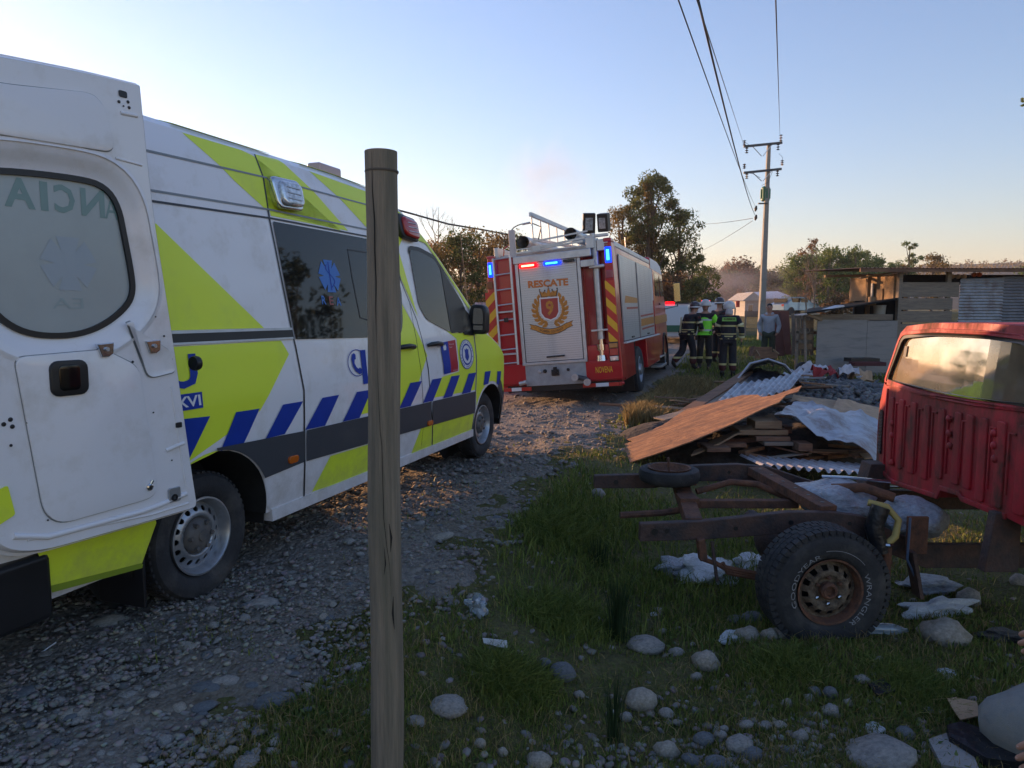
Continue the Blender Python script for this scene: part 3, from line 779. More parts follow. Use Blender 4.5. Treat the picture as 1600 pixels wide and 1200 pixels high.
# grey rubbing strip, in one length per panel
for a_, b_ in ((0.545, 0.892), (0.918, 2.785), (2.815, 3.835)):
    za = lambda s: 0.843 - 0.0166 * s; zb = lambda s: 0.644 - 0.0245 * s
    p = [(a_, zb(a_)), (b_, zb(b_)), (b_, za(b_)), (a_, za(a_))] if a_ > 0.6 else [(0.50, 0.60), (b_, zb(b_)), (b_, za(b_)), (0.10, 0.858)] + ARC(0.09, ARR + .002, 88, 30)
    film('rubbing_strip', p, M['darkgrey'], 0.016)
film('rubbing_strip', ARC(0.09, ARR + .002, 85, 175) + [(-0.42, 0.42), (-0.41, 0.6), (-0.22, 0.78)], LI, 0.008)
film('arch_trim', ARC(4.29, ARF + .001, -8, 60) + arc(4.29, .37, ARF + .11, 60, -12, 8), M['darkgrey'], 0.012)
film('front_bumper_side', ARC(4.29, ARF + .001, 6, 38) + [(4.80, .69), (5.06, .66), (5.13, .45), (5.10, .32), (4.76, .30)], M['darkgrey'], 0.014)
# sill below the doors
MB().box(-0.10, -0.03, 0.60, 3.86, 0.30, 0.375).build('sill', M['white'], van)
MB().box(-1.5, -0.52, -1.2, 4.9, 0.34, 0.5).box(-1.9, -.12, .72, 3.7, .36, .5).build('underbody', M['under'], van)
for s_, z_ in ((0.767, 0.665), (2.752, 0.606), (-0.75, 0.66)):
    map2d(plate2d([rrect(s_ - .045, s_ + .045, z_ - .021, z_ + .021, .018)], 0.006, 0.003), lambda x, y, z: VS(x, y, z + .022), 'side_marker_lamp', M['amber'], van, sm=40)
# glass
gp = roundpoly([(0.835, 2.175), (2.30, 2.175), (2.42, 1.80), (2.36, 1.50), (2.28, 1.40), (0.885, 1.427)], [.01, .03, .08, .08, .1, .01])
film('side_window', gp, M['glass'], 0.012)
line('window_rim', [(1.955, 2.064), (1.664, 2.065), (1.67, 1.85), (1.70, 1.56), (1.81, 1.541), (2.25, 1.54)], 0.012, M['black'], 0.0145)
fw = roundpoly([(2.66, 2.165), (2.86, 2.168), (3.17, 2.115), (3.27, 2.02), (3.31, 1.70), (3.31, 1.405), (3.22, 1.425), (2.82, 1.535), (2.70, 1.66)], .05)
film('door_window', fw, M['glass'], 0.012)
qw = roundpoly([(3.33, 1.99), (3.68, 1.70), (3.78, 1.55), (3.82, 1.44), (3.80, 1.385), (3.40, 1.40)], .02)
film('quarter_window', qw, M['glass'], 0.0125)
def loopline(name, poly, wd, m, off): line(name, poly + [poly[0], poly[1]], wd, m, off)
loopline('window_rim', fw, 0.035, M['black'], 0.014); loopline('window_rim', qw, 0.02, M['black'], 0.0142)
film('window_rim', [(3.255, 2.06), (3.335, 2.00), (3.41, 1.40), (3.30, 1.40)], M['black'], 0.0155)
film('mirror_base', [(3.66, 1.66), (3.80, 1.58), (3.88, 1.44), (3.87, 1.36), (3.60, 1.375), (3.62, 1.55)], M['black'], 0.016)
# windscreen over the nose
ws = []
for i in range(9):
    t = i / 8; s = 2.85 + (4.30 - 2.85) * t; row = []
    zs = float(np.interp(s, [q[0] for q in sec], [q[1] for q in sec])); zc = float(np.interp(s, [q[0] for q in sec], [q[2] for q in sec]))
    for j in range(13):
        k = 0.05 + 0.9 * j / 12; xr = -v_ins(s, zs); tt = 1 - 2 * k
        row.append((xr + (-WID - 2 * xr) * k, s, zs + (zc - zs) * (1 - abs(tt) ** 2.6) + 0.012))
    ws.append(row)
MB().sheet(ws, 0.006).build('windscreen', M['glass'], van, sm=180)
# front bumper, grille
MB().lathe([(0.02, 0), (0.5, 0.0), (0.5, 0.01)], (-1.0, 4.9, 0.6), (0, 1, 0), 4)
b_ = MB(); g = []
for i in range(15):
    t = i / 14; x = -WID + .14 + (WID - .28) * t; s = 5.19 - 0.30 * abs(2 * t - 1) ** 5
    g.append([(x, s - .02, .28), (x, s + .02, .45), (x, s - .01, .66)])
b_.sheet(g, 0.05).build('front_bumper', M['darkgrey'], van, sm=60)
# handles with a dished plate
for s_ in (2.35, 2.90):
    film('handle_dish', roundpoly([(s_ - .15, 1.345), (s_ + .13, 1.33), (s_ + .12, 1.262), (s_ - .12, 1.27)], .03), LI if s_ < 2.6 else M['white'], 0.0085)
    mbh = MB(); mbh.tube([VS(s_ - .15, 1.306, .02), VS(s_ - .12, 1.315, .045), VS(s_, 1.318, .052), VS(s_ + .09, 1.308, .045), VS(s_ + .12, 1.296, .02)], [.014, .02, .022, .022, .015], 8)
    mbh.build('door_handle', M['black'], van, sm=60)
# sliding rail
for z0, z1, m_, o_, x1 in ((1.488, 1.503, 'alu', .012, .86), (1.442, 1.488, 'black', .009, .865), (1.43, 1.442, 'alu', .012, .858)):
    map2d(plate2d([[(-1.2, z0 + .004), (x1, z0), (x1, z1), (-1.2, z1 + .004)]], 0.004), lambda x, y, z: VS(x, y, z + o_), 'slide_rail', M[m_], van, cs)
# flag plate
film('emblem_plate', [(3.03, 1.318), (3.20, 1.326), (3.215, 1.025), (3.06, 1.02)], M['blue'], 0.0115)
film('emblem_plate', [(3.20, 1.326), (3.375, 1.333), (3.385, 1.030), (3.215, 1.025)], mat('flag_red', (0.42, 0.01, 0.03), 0.35), 0.0115)
def vtext(txt, s, z, wd, ht, m, off=0.013, bold=0.0, name='lettering', slope=0.0):
    vf = text2d(txt, 1, bold, width=wd, height=ht)
    return map2d(vf, lambda x, y, q: VS(s + x + slope * y, z + y, off), name, m, van, cs, cz)
vtext('Ministerio de', 3.22, 1.29, 0.11, 0.012, M['whitepr']); vtext('Salud', 3.22, 1.262, 0.06, 0.012, M['whitepr']); vtext('Gobierno de Chile', 3.26, 1.038, 0.11, 0.011, M['whitepr'])
film('crest', [(3.08, 1.275), (3.10, 1.30), (3.115, 1.285), (3.13, 1.302), (3.15, 1.275), (3.14, 1.245), (3.09, 1.245)], M['whitepr'], 0.013)
# round badge with shield
def ring2(cx_, cy_, r1, r0, ry=1.0, n=28): return [arc(cx_, cy_, r1, 0, 360, n, r1 * ry)[:-1], arc(cx_, cy_, r0, 0, 360, n, r0 * ry)[:-1]]
def filmp(name, polys, m, off): return map2d(plate2d(polys), lambda x, y, z: VS(x, y, z + off), name, m, van, cs, cz, sm=180)
bc = (3.62, 1.178)
filmp('round_badge', [arc(*bc, .172, 0, 360, 32, .15)[:-1]], M['whitepr'], .0115)
filmp('round_badge', ring2(*bc, .172, .163, .87), M['blue'], .013); filmp('round_badge', ring2(*bc, .125, .105, .87), M['blue'], .013)
for k in range(26):
    a_ = 2 * math.pi * k / 26; rr = 0.144
    cxx, cyy = bc[0] + rr * math.cos(a_), bc[1] + rr * .87 * math.sin(a_)
    q = 0.008; filmp('round_badge', [[(cxx - q, cyy - q), (cxx + q * .4, cyy - q), (cxx + q, cyy + q), (cxx - q * .5, cyy + q)]], M['blue'], .013) if k % 6 else None
filmp('round_badge', [[(3.57, 1.235), (3.595, 1.225), (3.62, 1.24), (3.645, 1.225), (3.67, 1.235), (3.662, 1.19), (3.67, 1.15), (3.64, 1.12), (3.62, 1.112), (3.60, 1.12), (3.57, 1.15), (3.578, 1.19)]], M['blue'], .013)
# telephone badge and number
pc = (1.575, 1.228)
filmp('telephone_sign', ring2(*pc, .125, .117, .80), M['blue'], .011)
hs = [(-.055, .065), (-.03, .075), (-.01, .06), (-.012, .03), (-.03, .025), (-.035, 0), (-.015, -.03), (.01, -.045), (.03, -.035), (.055, -.05), (.05, -.08), (.02, -.085), (-.03, -.06), (-.06, -.02), (-.07, .03)]
filmp('telephone_sign', [[(pc[0] + x, pc[1] + y) for x, y in hs]], M['blue'], .0112)
vtext('131', 1.635, 1.06, 0.52, 0.262, M['blue'], .0115, 0.03, 'number')
# letters on the rear part and the small blue plate
vtext('SAMU', -0.80, 1.205, 0.81, 0.18, M['blue'], .0115, 0.035)
film('blue_plate', [(-0.9, 1.180), (0.022, 1.178), (0.018, 1.093), (-0.9, 1.095)], M['blue'], .0112)
vtext('ARAUCANIA IX', -0.86, 1.108, 0.0 + 0.86, 0.058, M['whitepr'], .013, 0.02) if False else vtext('REGION XVI', -0.62, 1.108, 0.625, 0.058, M['whitepr'], .013, 0.02)
# star of life on the dark glass
sc_ = (1.375, 1.855)
star = []
for k in range(6):
    a_ = R(90 + 60 * k); 
    for da, r_ in ((-.42, .135), (.42, .135)):
        star.append((sc_[0] + r_ * math.cos(a_ + da) * 1.0, sc_[1] + r_ * math.sin(a_ + da) * .92))
    star.append((sc_[0] + .07 * math.cos(a_ + R(30)), sc_[1] + .07 * math.sin(a_ + R(30)) * .92))
filmp('star_of_life', [star], M['starblue'], .0142)
filmp('star_of_life', [[(sc_[0] - .006, sc_[1] - .10), (sc_[0] + .006, sc_[1] - .10), (sc_[0] + .006, sc_[1] + .1), (sc_[0] - .006, sc_[1] + .1)]], M['blue'], .0152)
filmp('star_of_life', [[(sc_[0] + .045 * math.sin(t * .55) * (1 if t % 2 else 1), sc_[1] - .08 + t * .016) for t in range(11)] + [(sc_[0] + .045 * math.sin(t * .55) + .012, sc_[1] - .08 + t * .016) for t in range(10, -1, -1)]], M['blue'], .0154)
vtext('R', 1.235, 1.655, .05, .06, M['starblue'], .0145, .02); vtext('E', 1.325, 1.652, .05, .06, mat('faded_red', (0.3, 0.07, 0.07), .4), .0145, .02); vtext('A', 1.41, 1.648, .06, .06, M['starblue'], .0145, .02)
# scene lamps and warning lamps on the roof side
def side_lamp(s0, s1, z0, z1, name, m, lean_=0.0):
    o_ = map2d(plate2d([roundpoly([(s0, z1), (s1, z1 - lean_), (s1 - .01, z0 - lean_), (s0 + .02, z0)], .035)], 0.020, 0.012), lambda x, y, z: VS(x, y, z + .025), name, M['chrome'] if m == 'clearlens' else M['black'], van, sm=40)
    k = .03
    map2d(plate2d([roundpoly([(s0 + k * 1.8, z1 - k), (s1 - k, z1 - lean_ - k), (s1 - k, z0 - lean_ + k), (s0 + k * 2, z0 + k)], .03)], 0.012, 0.02), lambda x, y, z: VS(x, y, z + .055), 'lens', M[m], o_, sm=40)
    for t in (.3, .5, .7):
        zz = z0 + (z1 - z0) * t - lean_ / 2
        map2d(plate2d([[(s0 + .08, zz), (s1 - .05, zz), (s1 - .05, zz + .006), (s0 + .08, zz + .006)]], .002), lambda x, y, z: VS(x, y, z + .090), 'lens_rib', M['alu'], o_)
    return o_
side_lamp(0.865, 1.135, 2.275, 2.455, 'scene_lamp', 'clearlens', -.01)
side_lamp(2.50, 2.80, 2.25, 2.435, 'warning_lamp', 'redlens', .02)
lb = MB(); lb.box(-0.50, -0.38, 1.72, 2.02, 2.655, 2.735); lb.build('roof_beacon', mat('pink_lens', (0.45, 0.30, 0.32), .2, coat=.6), van, bevel=.02)
# door mirror
mm = MB().tube([(-.08, 3.84, 1.40), (-.02, 3.86, 1.40), (.04, 3.86, 1.43)], .035, 8); mm.build('mirror_arm', M['black'], van, sm=60)
mir = map2d(plate2d([roundpoly([(-.03, 1.395), (.115, 1.395), (.12, 1.60), (.10, 1.655), (-.01, 1.665), (-.035, 1.62)], .03)], .035, .02), lambda x, y, z: Vector((x, 3.87 + z, y)), 'mirror', M['black'], van, sm=50)
map2d(plate2d([roundpoly([(-.01, 1.48), (.10, 1.48), (.10, 1.60), (.085, 1.64), (.0, 1.645)], .02)]), lambda x, y, z: Vector((x, 3.813, y)), 'mirror_glass', M['chrome'], mir)
map2d(plate2d([rrect(-.005, .10, 1.42, 1.465, .01)]), lambda x, y, z: Vector((x, 3.813, y)), 'mirror_glass', M['chrome'], mir)
# wheels
def van_wheel(s_, name='wheel'):
    we = empty(name, (-0.10, s_, 0.355), parent=van); KIDS.setdefault(van.name, []).append(we)
    t = MB(); t.lathe([(.205, -.17), (.30, -.20), (.335, -.19), (.352, -.16), (.357, -.09), (.352, -.02), (.335, .008), (.30, .018), (.25, .008), (.215, -.02), (.205, -.05)], (0, 0, 0), (1, 0, 0), 64, close=True)
    for k in range(56):     # tread blocks
        a_ = 2 * math.pi * k / 56
        for (x0, x1, da) in ((-.165, -.125, 0), (-.115, -.065, .04), (-.055, -.012, 0)):
            c_, s2 = math.cos(a_ + da), math.sin(a_ + da)
            p = Vector((0, c_, s2)); q = Vector((0, -s2, c_))
            t.beam(Vector(((x0 + x1) / 2, 0, 0)) + p * .355 - q * .011, Vector(((x0 + x1) / 2, 0, 0)) + p * .355 + q * .011, .012, x1 - x0, up=(1, 0, 0)) 
    t.build('tyre', M['tyre'], we, sm=40)
    r_ = MB(); r_.lathe([(.207, -.17), (.207, -.03), (.219, -.005), (.219, .004), (.209, .006), (.198, -.008), (.19, -.045), (.178, -.075), (.168, -.082)], (0, 0, 0), (1, 0, 0), 48)
    r_ = MB(); r_.lathe([(.200, -.17), (.207, -.03), (.219, -.005), (.219, .004), (.209, .006), (.198, -.010), (.188, -.06), (.182, -.10)], (0, 0, 0), (1, 0, 0), 48, close=False)
    r_.f = r_.f[:-2]; r_.m = r_.m[:-2]
    r_.build('rim', M['steel'], we, sm=40)
    # pierced disc
    disc = [arc(0, 0, .187, 0, 360, 64)[:-1]]
    for k in range(16):
        a_ = 2 * math.pi * k / 16; disc.append(arc(.152 * math.cos(a_), .152 * math.sin(a_), .0165, 0, 360, 10)[:-1])
    disc.append(arc(0, 0, .055, 0, 360, 16)[:-1])
    def dm(x, y, z):
        q = math.hypot(x, y); h = -0.062 + .028 * smst(.185, .12, q) if q > .115 else -0.034 - .03 * smst(.112, .095, q)
        return Vector((h + z, x, y))
    vf = plate2d(disc, .004)
    map2d(vf, dm, 'wheel_disc', M['steel'], we, [i * .012 for i in range(-15, 16)], [i * .012 for i in range(-15, 16)], sm=50)
    cc = MB(); cc.lathe([(.001, .012), (.028, .012), (.032, .004), (.06, .0), (.085, -.012), (.098, -.035), (.10, -.06)][::-1], (-.005, 0, 0), (1, 0, 0), 32)
    for k in range(6):
        a_ = math.pi * k / 3; cc.tube([(-.022, .078 * math.cos(a_), .078 * math.sin(a_)), (.004, .074 * math.cos(a_), .074 * math.sin(a_))], .013, 6)
    cc.build('hub_cap', M['darkgrey'], we, sm=40)
    MB().lathe([(.18, 0), (.18, .01)], (-.11, 0, 0), (1, 0, 0), 24).build('brake_disc', M['under'], we)
    return we
van_wheel(0.09); fwl = van_wheel(4.29); fwl.rotation_euler = (0.3, 0, 0)
for s_ in (0.09, 4.29):       # far side wheels, plain
    t = MB(); t.lathe([(.2, 0), (.33, -.01), (.355, .03), (.355, .17), (.33, .2), (.2, .19)], (-1.95, s_, .355), (1, 0, 0), 32); t.build('far_wheel', M['tyre'], van, sm=40)
# mud flap, rear corner under the open door, step
MB().box(-.32, -.02, -.395, -.378, .14, .60).build('mud_flap', M['black'], van, bevel=.004)
film('rear_corner_panel', [(-0.95, 0.62), (-0.88, 0.44), (-0.40, 0.375), (-0.33, 0.56), (-0.38, 0.70), (-0.95, 0.75)], LI, 0.03)
film('rear_corner_edge', [(-0.88, 0.44), (-0.87, 0.405), (-0.38, 0.345), (-0.40, 0.375)], mat('lime_dark_edge', (0.25, 0.33, 0.03), .4), 0.028)
rb_ = MB(); rb_.box(-2.0, .03, -1.55, -.89, .31, .60); rb_.build('rear_step', M['black'], van, bevel=.03)
MB().box(-1.95, -.05, -1.30, -1.28, .6, 2.55).build('rear_opening', M['under'], van)

# ---- rear door, folded back along the side
DO = Vector((-1.564, 3.446, 0)); DH = 26.0
rd_m = van.matrix_world.inverted_safe() if False else frame_mat(VO, VH).inverted() @ frame_mat(DO, DH)
door = empty('rear_door', parent=van, label='white rear door swung open along the side, seen from its inner face'); door.matrix_local = rd_m
def DS(x, y, z=0.0): return Vector((z, x, y))
outer = roundpoly([(-.20, 2.6), (-.17, 2.09), (-.10, 1.53), (-.02, .8), (.0, .64), (-.24, .64), (-.76, .645), (-.90, .70), (-.955, .85), (-.97, 1.5), (-1.0, 2.2), (-1.0, 2.52), (-.78, 2.545), (-.43, 2.585)], [.006, .2, .2, .05, .03, .02, .1, .1, .1, .1, .1, .02, .1, .1])
glass_p = [(-.48, 2.15), (-.37, 2.135), (-.315, 2.06), (-.295, 1.93), (-.27, 1.77), (-.268, 1.69), (-.30, 1.63), (-.40, 1.555), (-.52, 1.512), (-.66, 1.51), (-.76, 1.535), (-.84, 1.60), (-.90, 1.72), (-.90, 2.0), (-.88, 2.10), (-.80, 2.13)]
def chaikin(p, n=2):
    for _ in range(n):
        q = []
        for i in range(len(p)):
            a_, b_ = p[i], p[(i + 1) % len(p)]
            q += [(a_[0] * .75 + b_[0] * .25, a_[1] * .75 + b_[1] * .25), (a_[0] * .25 + b_[0] * .75, a_[1] * .25 + b_[1] * .75)]
        p = q
    return p
gl = chaikin(glass_p, 2)
def grow(p, k):
    out = []; n = len(p)
    for i in range(n):
        a_ = Vector(p[i - 1]); b_ = Vector(p[(i + 1) % n]); d = (b_ - a_).normalized(); out.append((p[i][0] + d.y * k * -1 * sgn, p[i][1] + d.x * k * sgn))
    return out
area = sum(gl[i][0] * gl[(i + 1) % len(gl)][1] - gl[(i + 1) % len(gl)][0] * gl[i][1] for i in range(len(gl)))
sgn = -1 if area > 0 else 1
def lip(name, pa, xa, pb, xb, m, parent):
    mb = MB(); n = len(pa)
    steps = 5
    for k in range(steps + 1):
        t = k / steps; u = 0.5 - 0.5 * math.cos(math.pi * t)
        for i in range(n): mb.v.append((xa + (xb - xa) * u, pa[i][0] * (1 - t) + pb[i][0] * t, pa[i][1] * (1 - t) + pb[i][1] * t))
    for k in range(steps):
        for i in range(n):
            q = (i + 1) % n; mb.f.append((k * n + i, k * n + q, (k + 1) * n + q, (k + 1) * n + i)); mb.m.append(0)
    return mb.build(name, m, parent, sm=60)
rec = grow(gl, .115); rec = [(x + .0, min(y, 2.27)) for x, y in rec]
rim1 = grow(gl, .018)
DW = M['white']
map2d(plate2d([outer, rec], .0, .0), lambda x, y, z: DS(x, y, -.001), 'door_skin', DW, door, sm=30)
ob = MB(); n = len(outer)       # edge of the door, 6 cm deep with a folded flange
for k, (gx, xx) in enumerate(((0, 0.0), (.006, -.01), (.010, -.03), (.010, -.045), (.022, -.048), (.022, -.058), (0.0, -.06))):
    for p in outer:
        c_ = Vector((-.5, 1.6)); v_ = (Vector(p) - c_); v_ = Vector((np.sign(v_.x) * min(1, abs(v_.x) / .25), np.sign(v_.y) * min(1, abs(v_.y) / .85)))
        ob.v.append((xx, p[0] + v_.x * gx, p[1] + v_.y * gx))
for k in range(6):
    for i in range(n): q = (i + 1) % n; ob.f.append((k * n + i, k * n + q, (k + 1) * n + q, (k + 1) * n + i)); ob.m.append(0)
ob.f.append(tuple(6 * n + i for i in range(n))); ob.m.append(0)
ob.build('door_edge', DW, door, sm=30)
lip('window_reveal', rec, 0.0, rim1, -.038, DW, door)
# outer raised bead following the rim
inner_bead = grow(gl, .135); inner_bead = [(x, min(y, 2.29)) for x, y in inner_bead]
lip('window_bead', [(x, y) for x, y in inner_bead], 0.0, rec, 0.006, DW, door)
map2d(plate2d([rim1, grow(gl, -.006)], .006), lambda x, y, z: DS(x, y, z - .034), 'window_seal', M['black'], door, sm=30)
gla = map2d(plate2d([gl]), lambda x, y, z: DS(x, y, -.040), 'door_glass', M['frost'], door)
def dtext(txt, y, z, wd, ht, m, x=-.0385, mirror=True, bold=0.03, parent=gla, name='lettering'):
    vf = text2d(txt, 1, bold, width=wd, height=ht)
    return map2d(vf, lambda a, b, q: DS(y + (wd - a if mirror else a), z + b, x), name, m, parent, flip=True)
dtext('N', -.475, 2.005, .105, .115, M['frost_text']); dtext('C', -.585, 2.005, .085, .115, M['frost_text']); dtext('I', -.64, 2.005, .03, .115, M['frost_text']); dtext('A', -.775, 2.005, .115, .115, M['frost_text'])
dtext('A', -.37, 2.005, .06, .09, M['frost_text'], bold=0); dtext('EA', -.62, 1.615, .13, .045, mat('faint_letters', (.30, .36, .36), .25), bold=0)
fs_ = []
for k in range(6):
    a_ = R(90 + 60 * k)
    for da, r_ in ((-.42, .12), (.42, .12)): fs_.append((-.54 + r_ * math.cos(a_ + da), 1.80 + r_ * math.sin(a_ + da)))
    fs_.append((-.54 + .06 * math.cos(a_ + R(30)), 1.80 + .06 * math.sin(a_ + R(30))))
map2d(plate2d([fs_]), lambda x, y, z: DS(x, y, -.0385), 'star_of_life', mat('faint_star', (.33, .38, .42), .25), gla)
# trim cards (proud a few mm with a dark joint line under them)
seam = mat('seamgrey', (0.22, 0.24, 0.25), 0.4)
def card(name, poly, r=.05):
    p = roundpoly(poly, r)
    map2d(plate2d([grow2(p, .006)]), lambda x, y, z: DS(x, y, .0012), 'panel_gap', seam, door)
    return map2d(plate2d([p], .003, .003), lambda x, y, z: DS(x, y, z + .004), name, DW, door, sm=40)
def grow2(p, k):
    cx_ = sum(q[0] for q in p) / len(p); cy_ = sum(q[1] for q in p) / len(p)
    return [(cx_ + (x - cx_) * (1 + k / max(.05, abs(x - cx_))), cy_ + (y - cy_) * (1 + k / max(.05, abs(y - cy_)))) for x, y in p]
card('top_card', [(-.98, 2.44), (-.80, 2.44), (-.43, 2.505), (-.385, 2.47), (-.345, 2.31), (-.37, 2.285), (-.80, 2.262), (-.98, 2.26)], [.02, .1, .05, .03, .03, .02, .1, .02])
card('trim_card', [(-.80, 1.425), (-.44, 1.438), (-.285, 1.355), (-.27, 1.22), (-.222, .79), (-.25, .748), (-.67, .738), (-.73, .80)], [.04, .03, .05, .05, .06, .05, .06, .05])
card('corner_card', [(-.33, 1.55), (-.30, 1.56), (-.245, 1.32), (-.215, 1.302), (-.095, 1.32), (-.118, 1.42)], [.01, .01, .04, .03, .02, .02])
h_ = map2d(plate2d([rrect(-.675, -.53, 1.265, 1.40, .03)], .006, .005), lambda x, y, z: DS(x, y, z + .012), 'inner_handle', M['black'], door, sm=40)
map2d(plate2d([rrect(-.645, -.565, 1.285, 1.385, .015)], .004, .003), lambda x, y, z: DS(x, y, z + .019), 'handle_paddle', mat('paddle_black', (.004, .004, .005), .15), h_, sm=40)
for (y_, z_) in ((-.44, 1.443), (-.21, 1.447)):
    q = map2d(plate2d([[(y_ - .035, z_ + .02), (y_ + .032, z_ + .024), (y_ + .028, z_ - .018), (y_ + .01, z_ - .03), (y_ - .018, z_ - .03)]], .008, .003), lambda x, y, z: DS(x, y, z + .012), 'latch_plate', M['chrome'], door)
    MB().tube([(.02, y_, z_), (.032, y_, z_)], .009, 8).build('latch_screw', M['steel'], door)
for (y_, z_, r_) in ((-.305, 2.505, .007), (-.262, 2.515, .007), (-.258, 2.492, .007), (-.285, 2.492, .004), (-.775, 1.40, .006), (-.46, 1.428, .006), (-.31, 1.38, .006), (-.287, 1.24, .006), (-.242, .935, .006), (-.285, .79, .006), (-.575, .755, .006), (-.705, .86, .006), (-.77, 1.17, .006), (-.72, .765, .004), (-.135, .90, .004), (-.11, 1.38, .005), (-.14, 1.49, .005), (-.18, 1.58, .004), (-.26, 1.50, .004), (-.83, 1.19, .009), (-.855, 1.175, .009), (-.825, 1.162, .009), (-.835, 1.09, .006), (-.22, 1.14, .004), (-.12, 1.35, .004)):
    MB().lathe([(r_, 0), (r_ * .9, .002), (r_ * .5, .003)], (.006 if z_ < 1.45 and y_ > -.79 else .001, y_, z_), (1, 0, 0), 10).build('trim_clip', M['black'], door)
map2d(plate2d([rrect(-.305, -.265, 2.528, 2.556, .008)]), lambda x, y, z: DS(x, y, .002), 'lock_opening', M['black'], door)
map2d(plate2d([rrect(-.16, -.10, .70, .765, .006)], .003, .002), lambda x, y, z: DS(x, y, z + .006), 'lock_plate', M['steel'], door)
MB().lathe([(.017, 0), (.017, .006), (.008, .006), (.008, .001)], (.01, -.135, .72), (1, 0, 0), 12).build('lock_bush', M['black'], door)
MB().lathe([(.017, 0), (.017, .008), (.01, .012)], (.008, -.262, .80), (1, 0, 0), 12).tube([(.01, -.262, .80), (.02, -.25, .83)], .006).build('lock_knob', M['chrome'], door)
map2d(plate2d([rrect(-.1, -.07, 1.05, 1.075, .004)], .004), lambda x, y, z: DS(x, y, z + .003), 'striker', M['black'], door)
# shaped pressings on the steel: horizontal swage lines near the edge and along the foot
for pts, r_ in (([(-.335, 2.262), (-.21, 2.255)], .006), ([(-.85, .735), (-.72, .695), (-.30, .692), (-.20, .70), (-.06, .72)], .013), ([(-.80, .705), (-.25, .665), (-.05, .67)], .006), ([(-.16, .95), (-.06, .97)], .010),
                ([(-.30, 2.46), (-.22, 2.465)], .008), ([(-.115, 1.25), (-.085, .98), (-.06, .76)], .005),):
    MB().tube([DS(x, y, -.001) for x, y in pts], r_, 8).build('pressing', DW, door, sm=80)
MB().lathe([(.034, 0), (.038, .012), (.034, .03), (.014, .034)], (-.02, .03, 1.35), (0, 1, 0), 16).build('door_stop', M['black'], door, sm=40)
map2d(plate2d([roundpoly([(-.98, .90), (-.86, .94), (-.84, .82), (-.98, .76)], .01)], .002), lambda x, y, z: DS(x, y, z + .006), 'lime_reflector', LI, door)
# ------------------------------------------------------------------ fire engine
TO = Vector((1.976, 12.642, 0)); TH = 18; TR = -5
truck = empty('fire_engine', label='red rescue fire engine seen from its rear with blue and red lamps lit', cat='fire engine', mw=frame_mat(TO, TH, TR))
def bx(name, x0, x1, y0, y1, z0, z1, m, bev=0.0, parent=None):
    return MB().box(x0, x1, y0, y1, z0, z1).build(name, M[m] if isinstance(m, str) else m, parent or truck, bevel=bev)
def TF(name, poly, m, off=0.004, holes=(), th=0.0, parent=None, bev=0.0):
    """something flat on the rear face"""
    return map2d(plate2d([poly] + list(holes), th, bev), lambda x, y, z: Vector((x, -off - z, y)), name, M[m] if isinstance(m, str) else m, parent or truck, flip=False)
def TSd(name, poly, m, off=0.004, th=0.0, parent=None, bev=0.0, holes=()):
    return map2d(plate2d([poly] + list(holes), th, bev), lambda x, y, z: Vector((off + z, x, y)), name, M[m] if isinstance(m, str) else m, parent or truck)
# box body: side walls, roof, rear frame with recesses
def sx(z): return 0.075 - 0.095 * max(0, min(1, (z - 0.42) / 2.4)) if False else 0.04
body = MB()
body.box(-2.36, 0.02, 0.30, 5.28, 1.06, 2.80); body.build('body_shell', M['red'], truck, bevel=.03)
bx('lower_body', -2.32, 0.03, 0.05, 1.55, 0.36, 1.055, 'red', .02)
# tapered rear corner columns
def col(name, pts_b, pts_t, z0, z1, m):
    mb = MB(); n = len(pts_b)
    mb.v = [(x, y, z0) for x, y in pts_b] + [(x, y, z1) for x, y in pts_t]
    mb.f = [tuple(range(n))[::-1], tuple(n + i for i in range(n))] + [(i, (i + 1) % n, n + (i + 1) % n, n + i) for i in range(n)]; mb.m = [0] * len(mb.f)
    return mb.build(name, M[m], truck, fix=True, bevel=.015)
col('corner_column', [(-.19, -.0), (.055, -.0), (.075, .32), (-.19, .32)], [(-.13, .0), (.005, .0), (.012, .32), (-.13, .32)], 0.42, 2.86, 'red')
col('corner_column', [(-2.50, .0), (-2.20, .0), (-2.20, .32), (-2.53, .32)], [(-2.33, .0), (-2.20, .0), (-2.20, .32), (-2.34, .32)], 0.42, 2.82, 'red')
bx('rear_wall', -2.2, -.60, .06, .3, .80, 2.78, 'red')
bx('ladder_panel', -2.20, -1.80, .03, .30, .44, 2.78, 'red')
bx('mast_recess', -.60, -.12, .24, .32, .70, 2.72, 'red'); 
bx('recess_side', -.62, -.57, .0, .3, .72, 2.72, 'red', .01); bx('recess_foot', -.60, -.13, -.0, .3, .44, .77, 'red', .01)
bx('lower_left_panel', -2.22, -1.75, .0, .3, .42, .80, 'red', .02)
bx('lower_right_panel', -.62, .045, -.004, .3, .42, .74, 'red', .01)
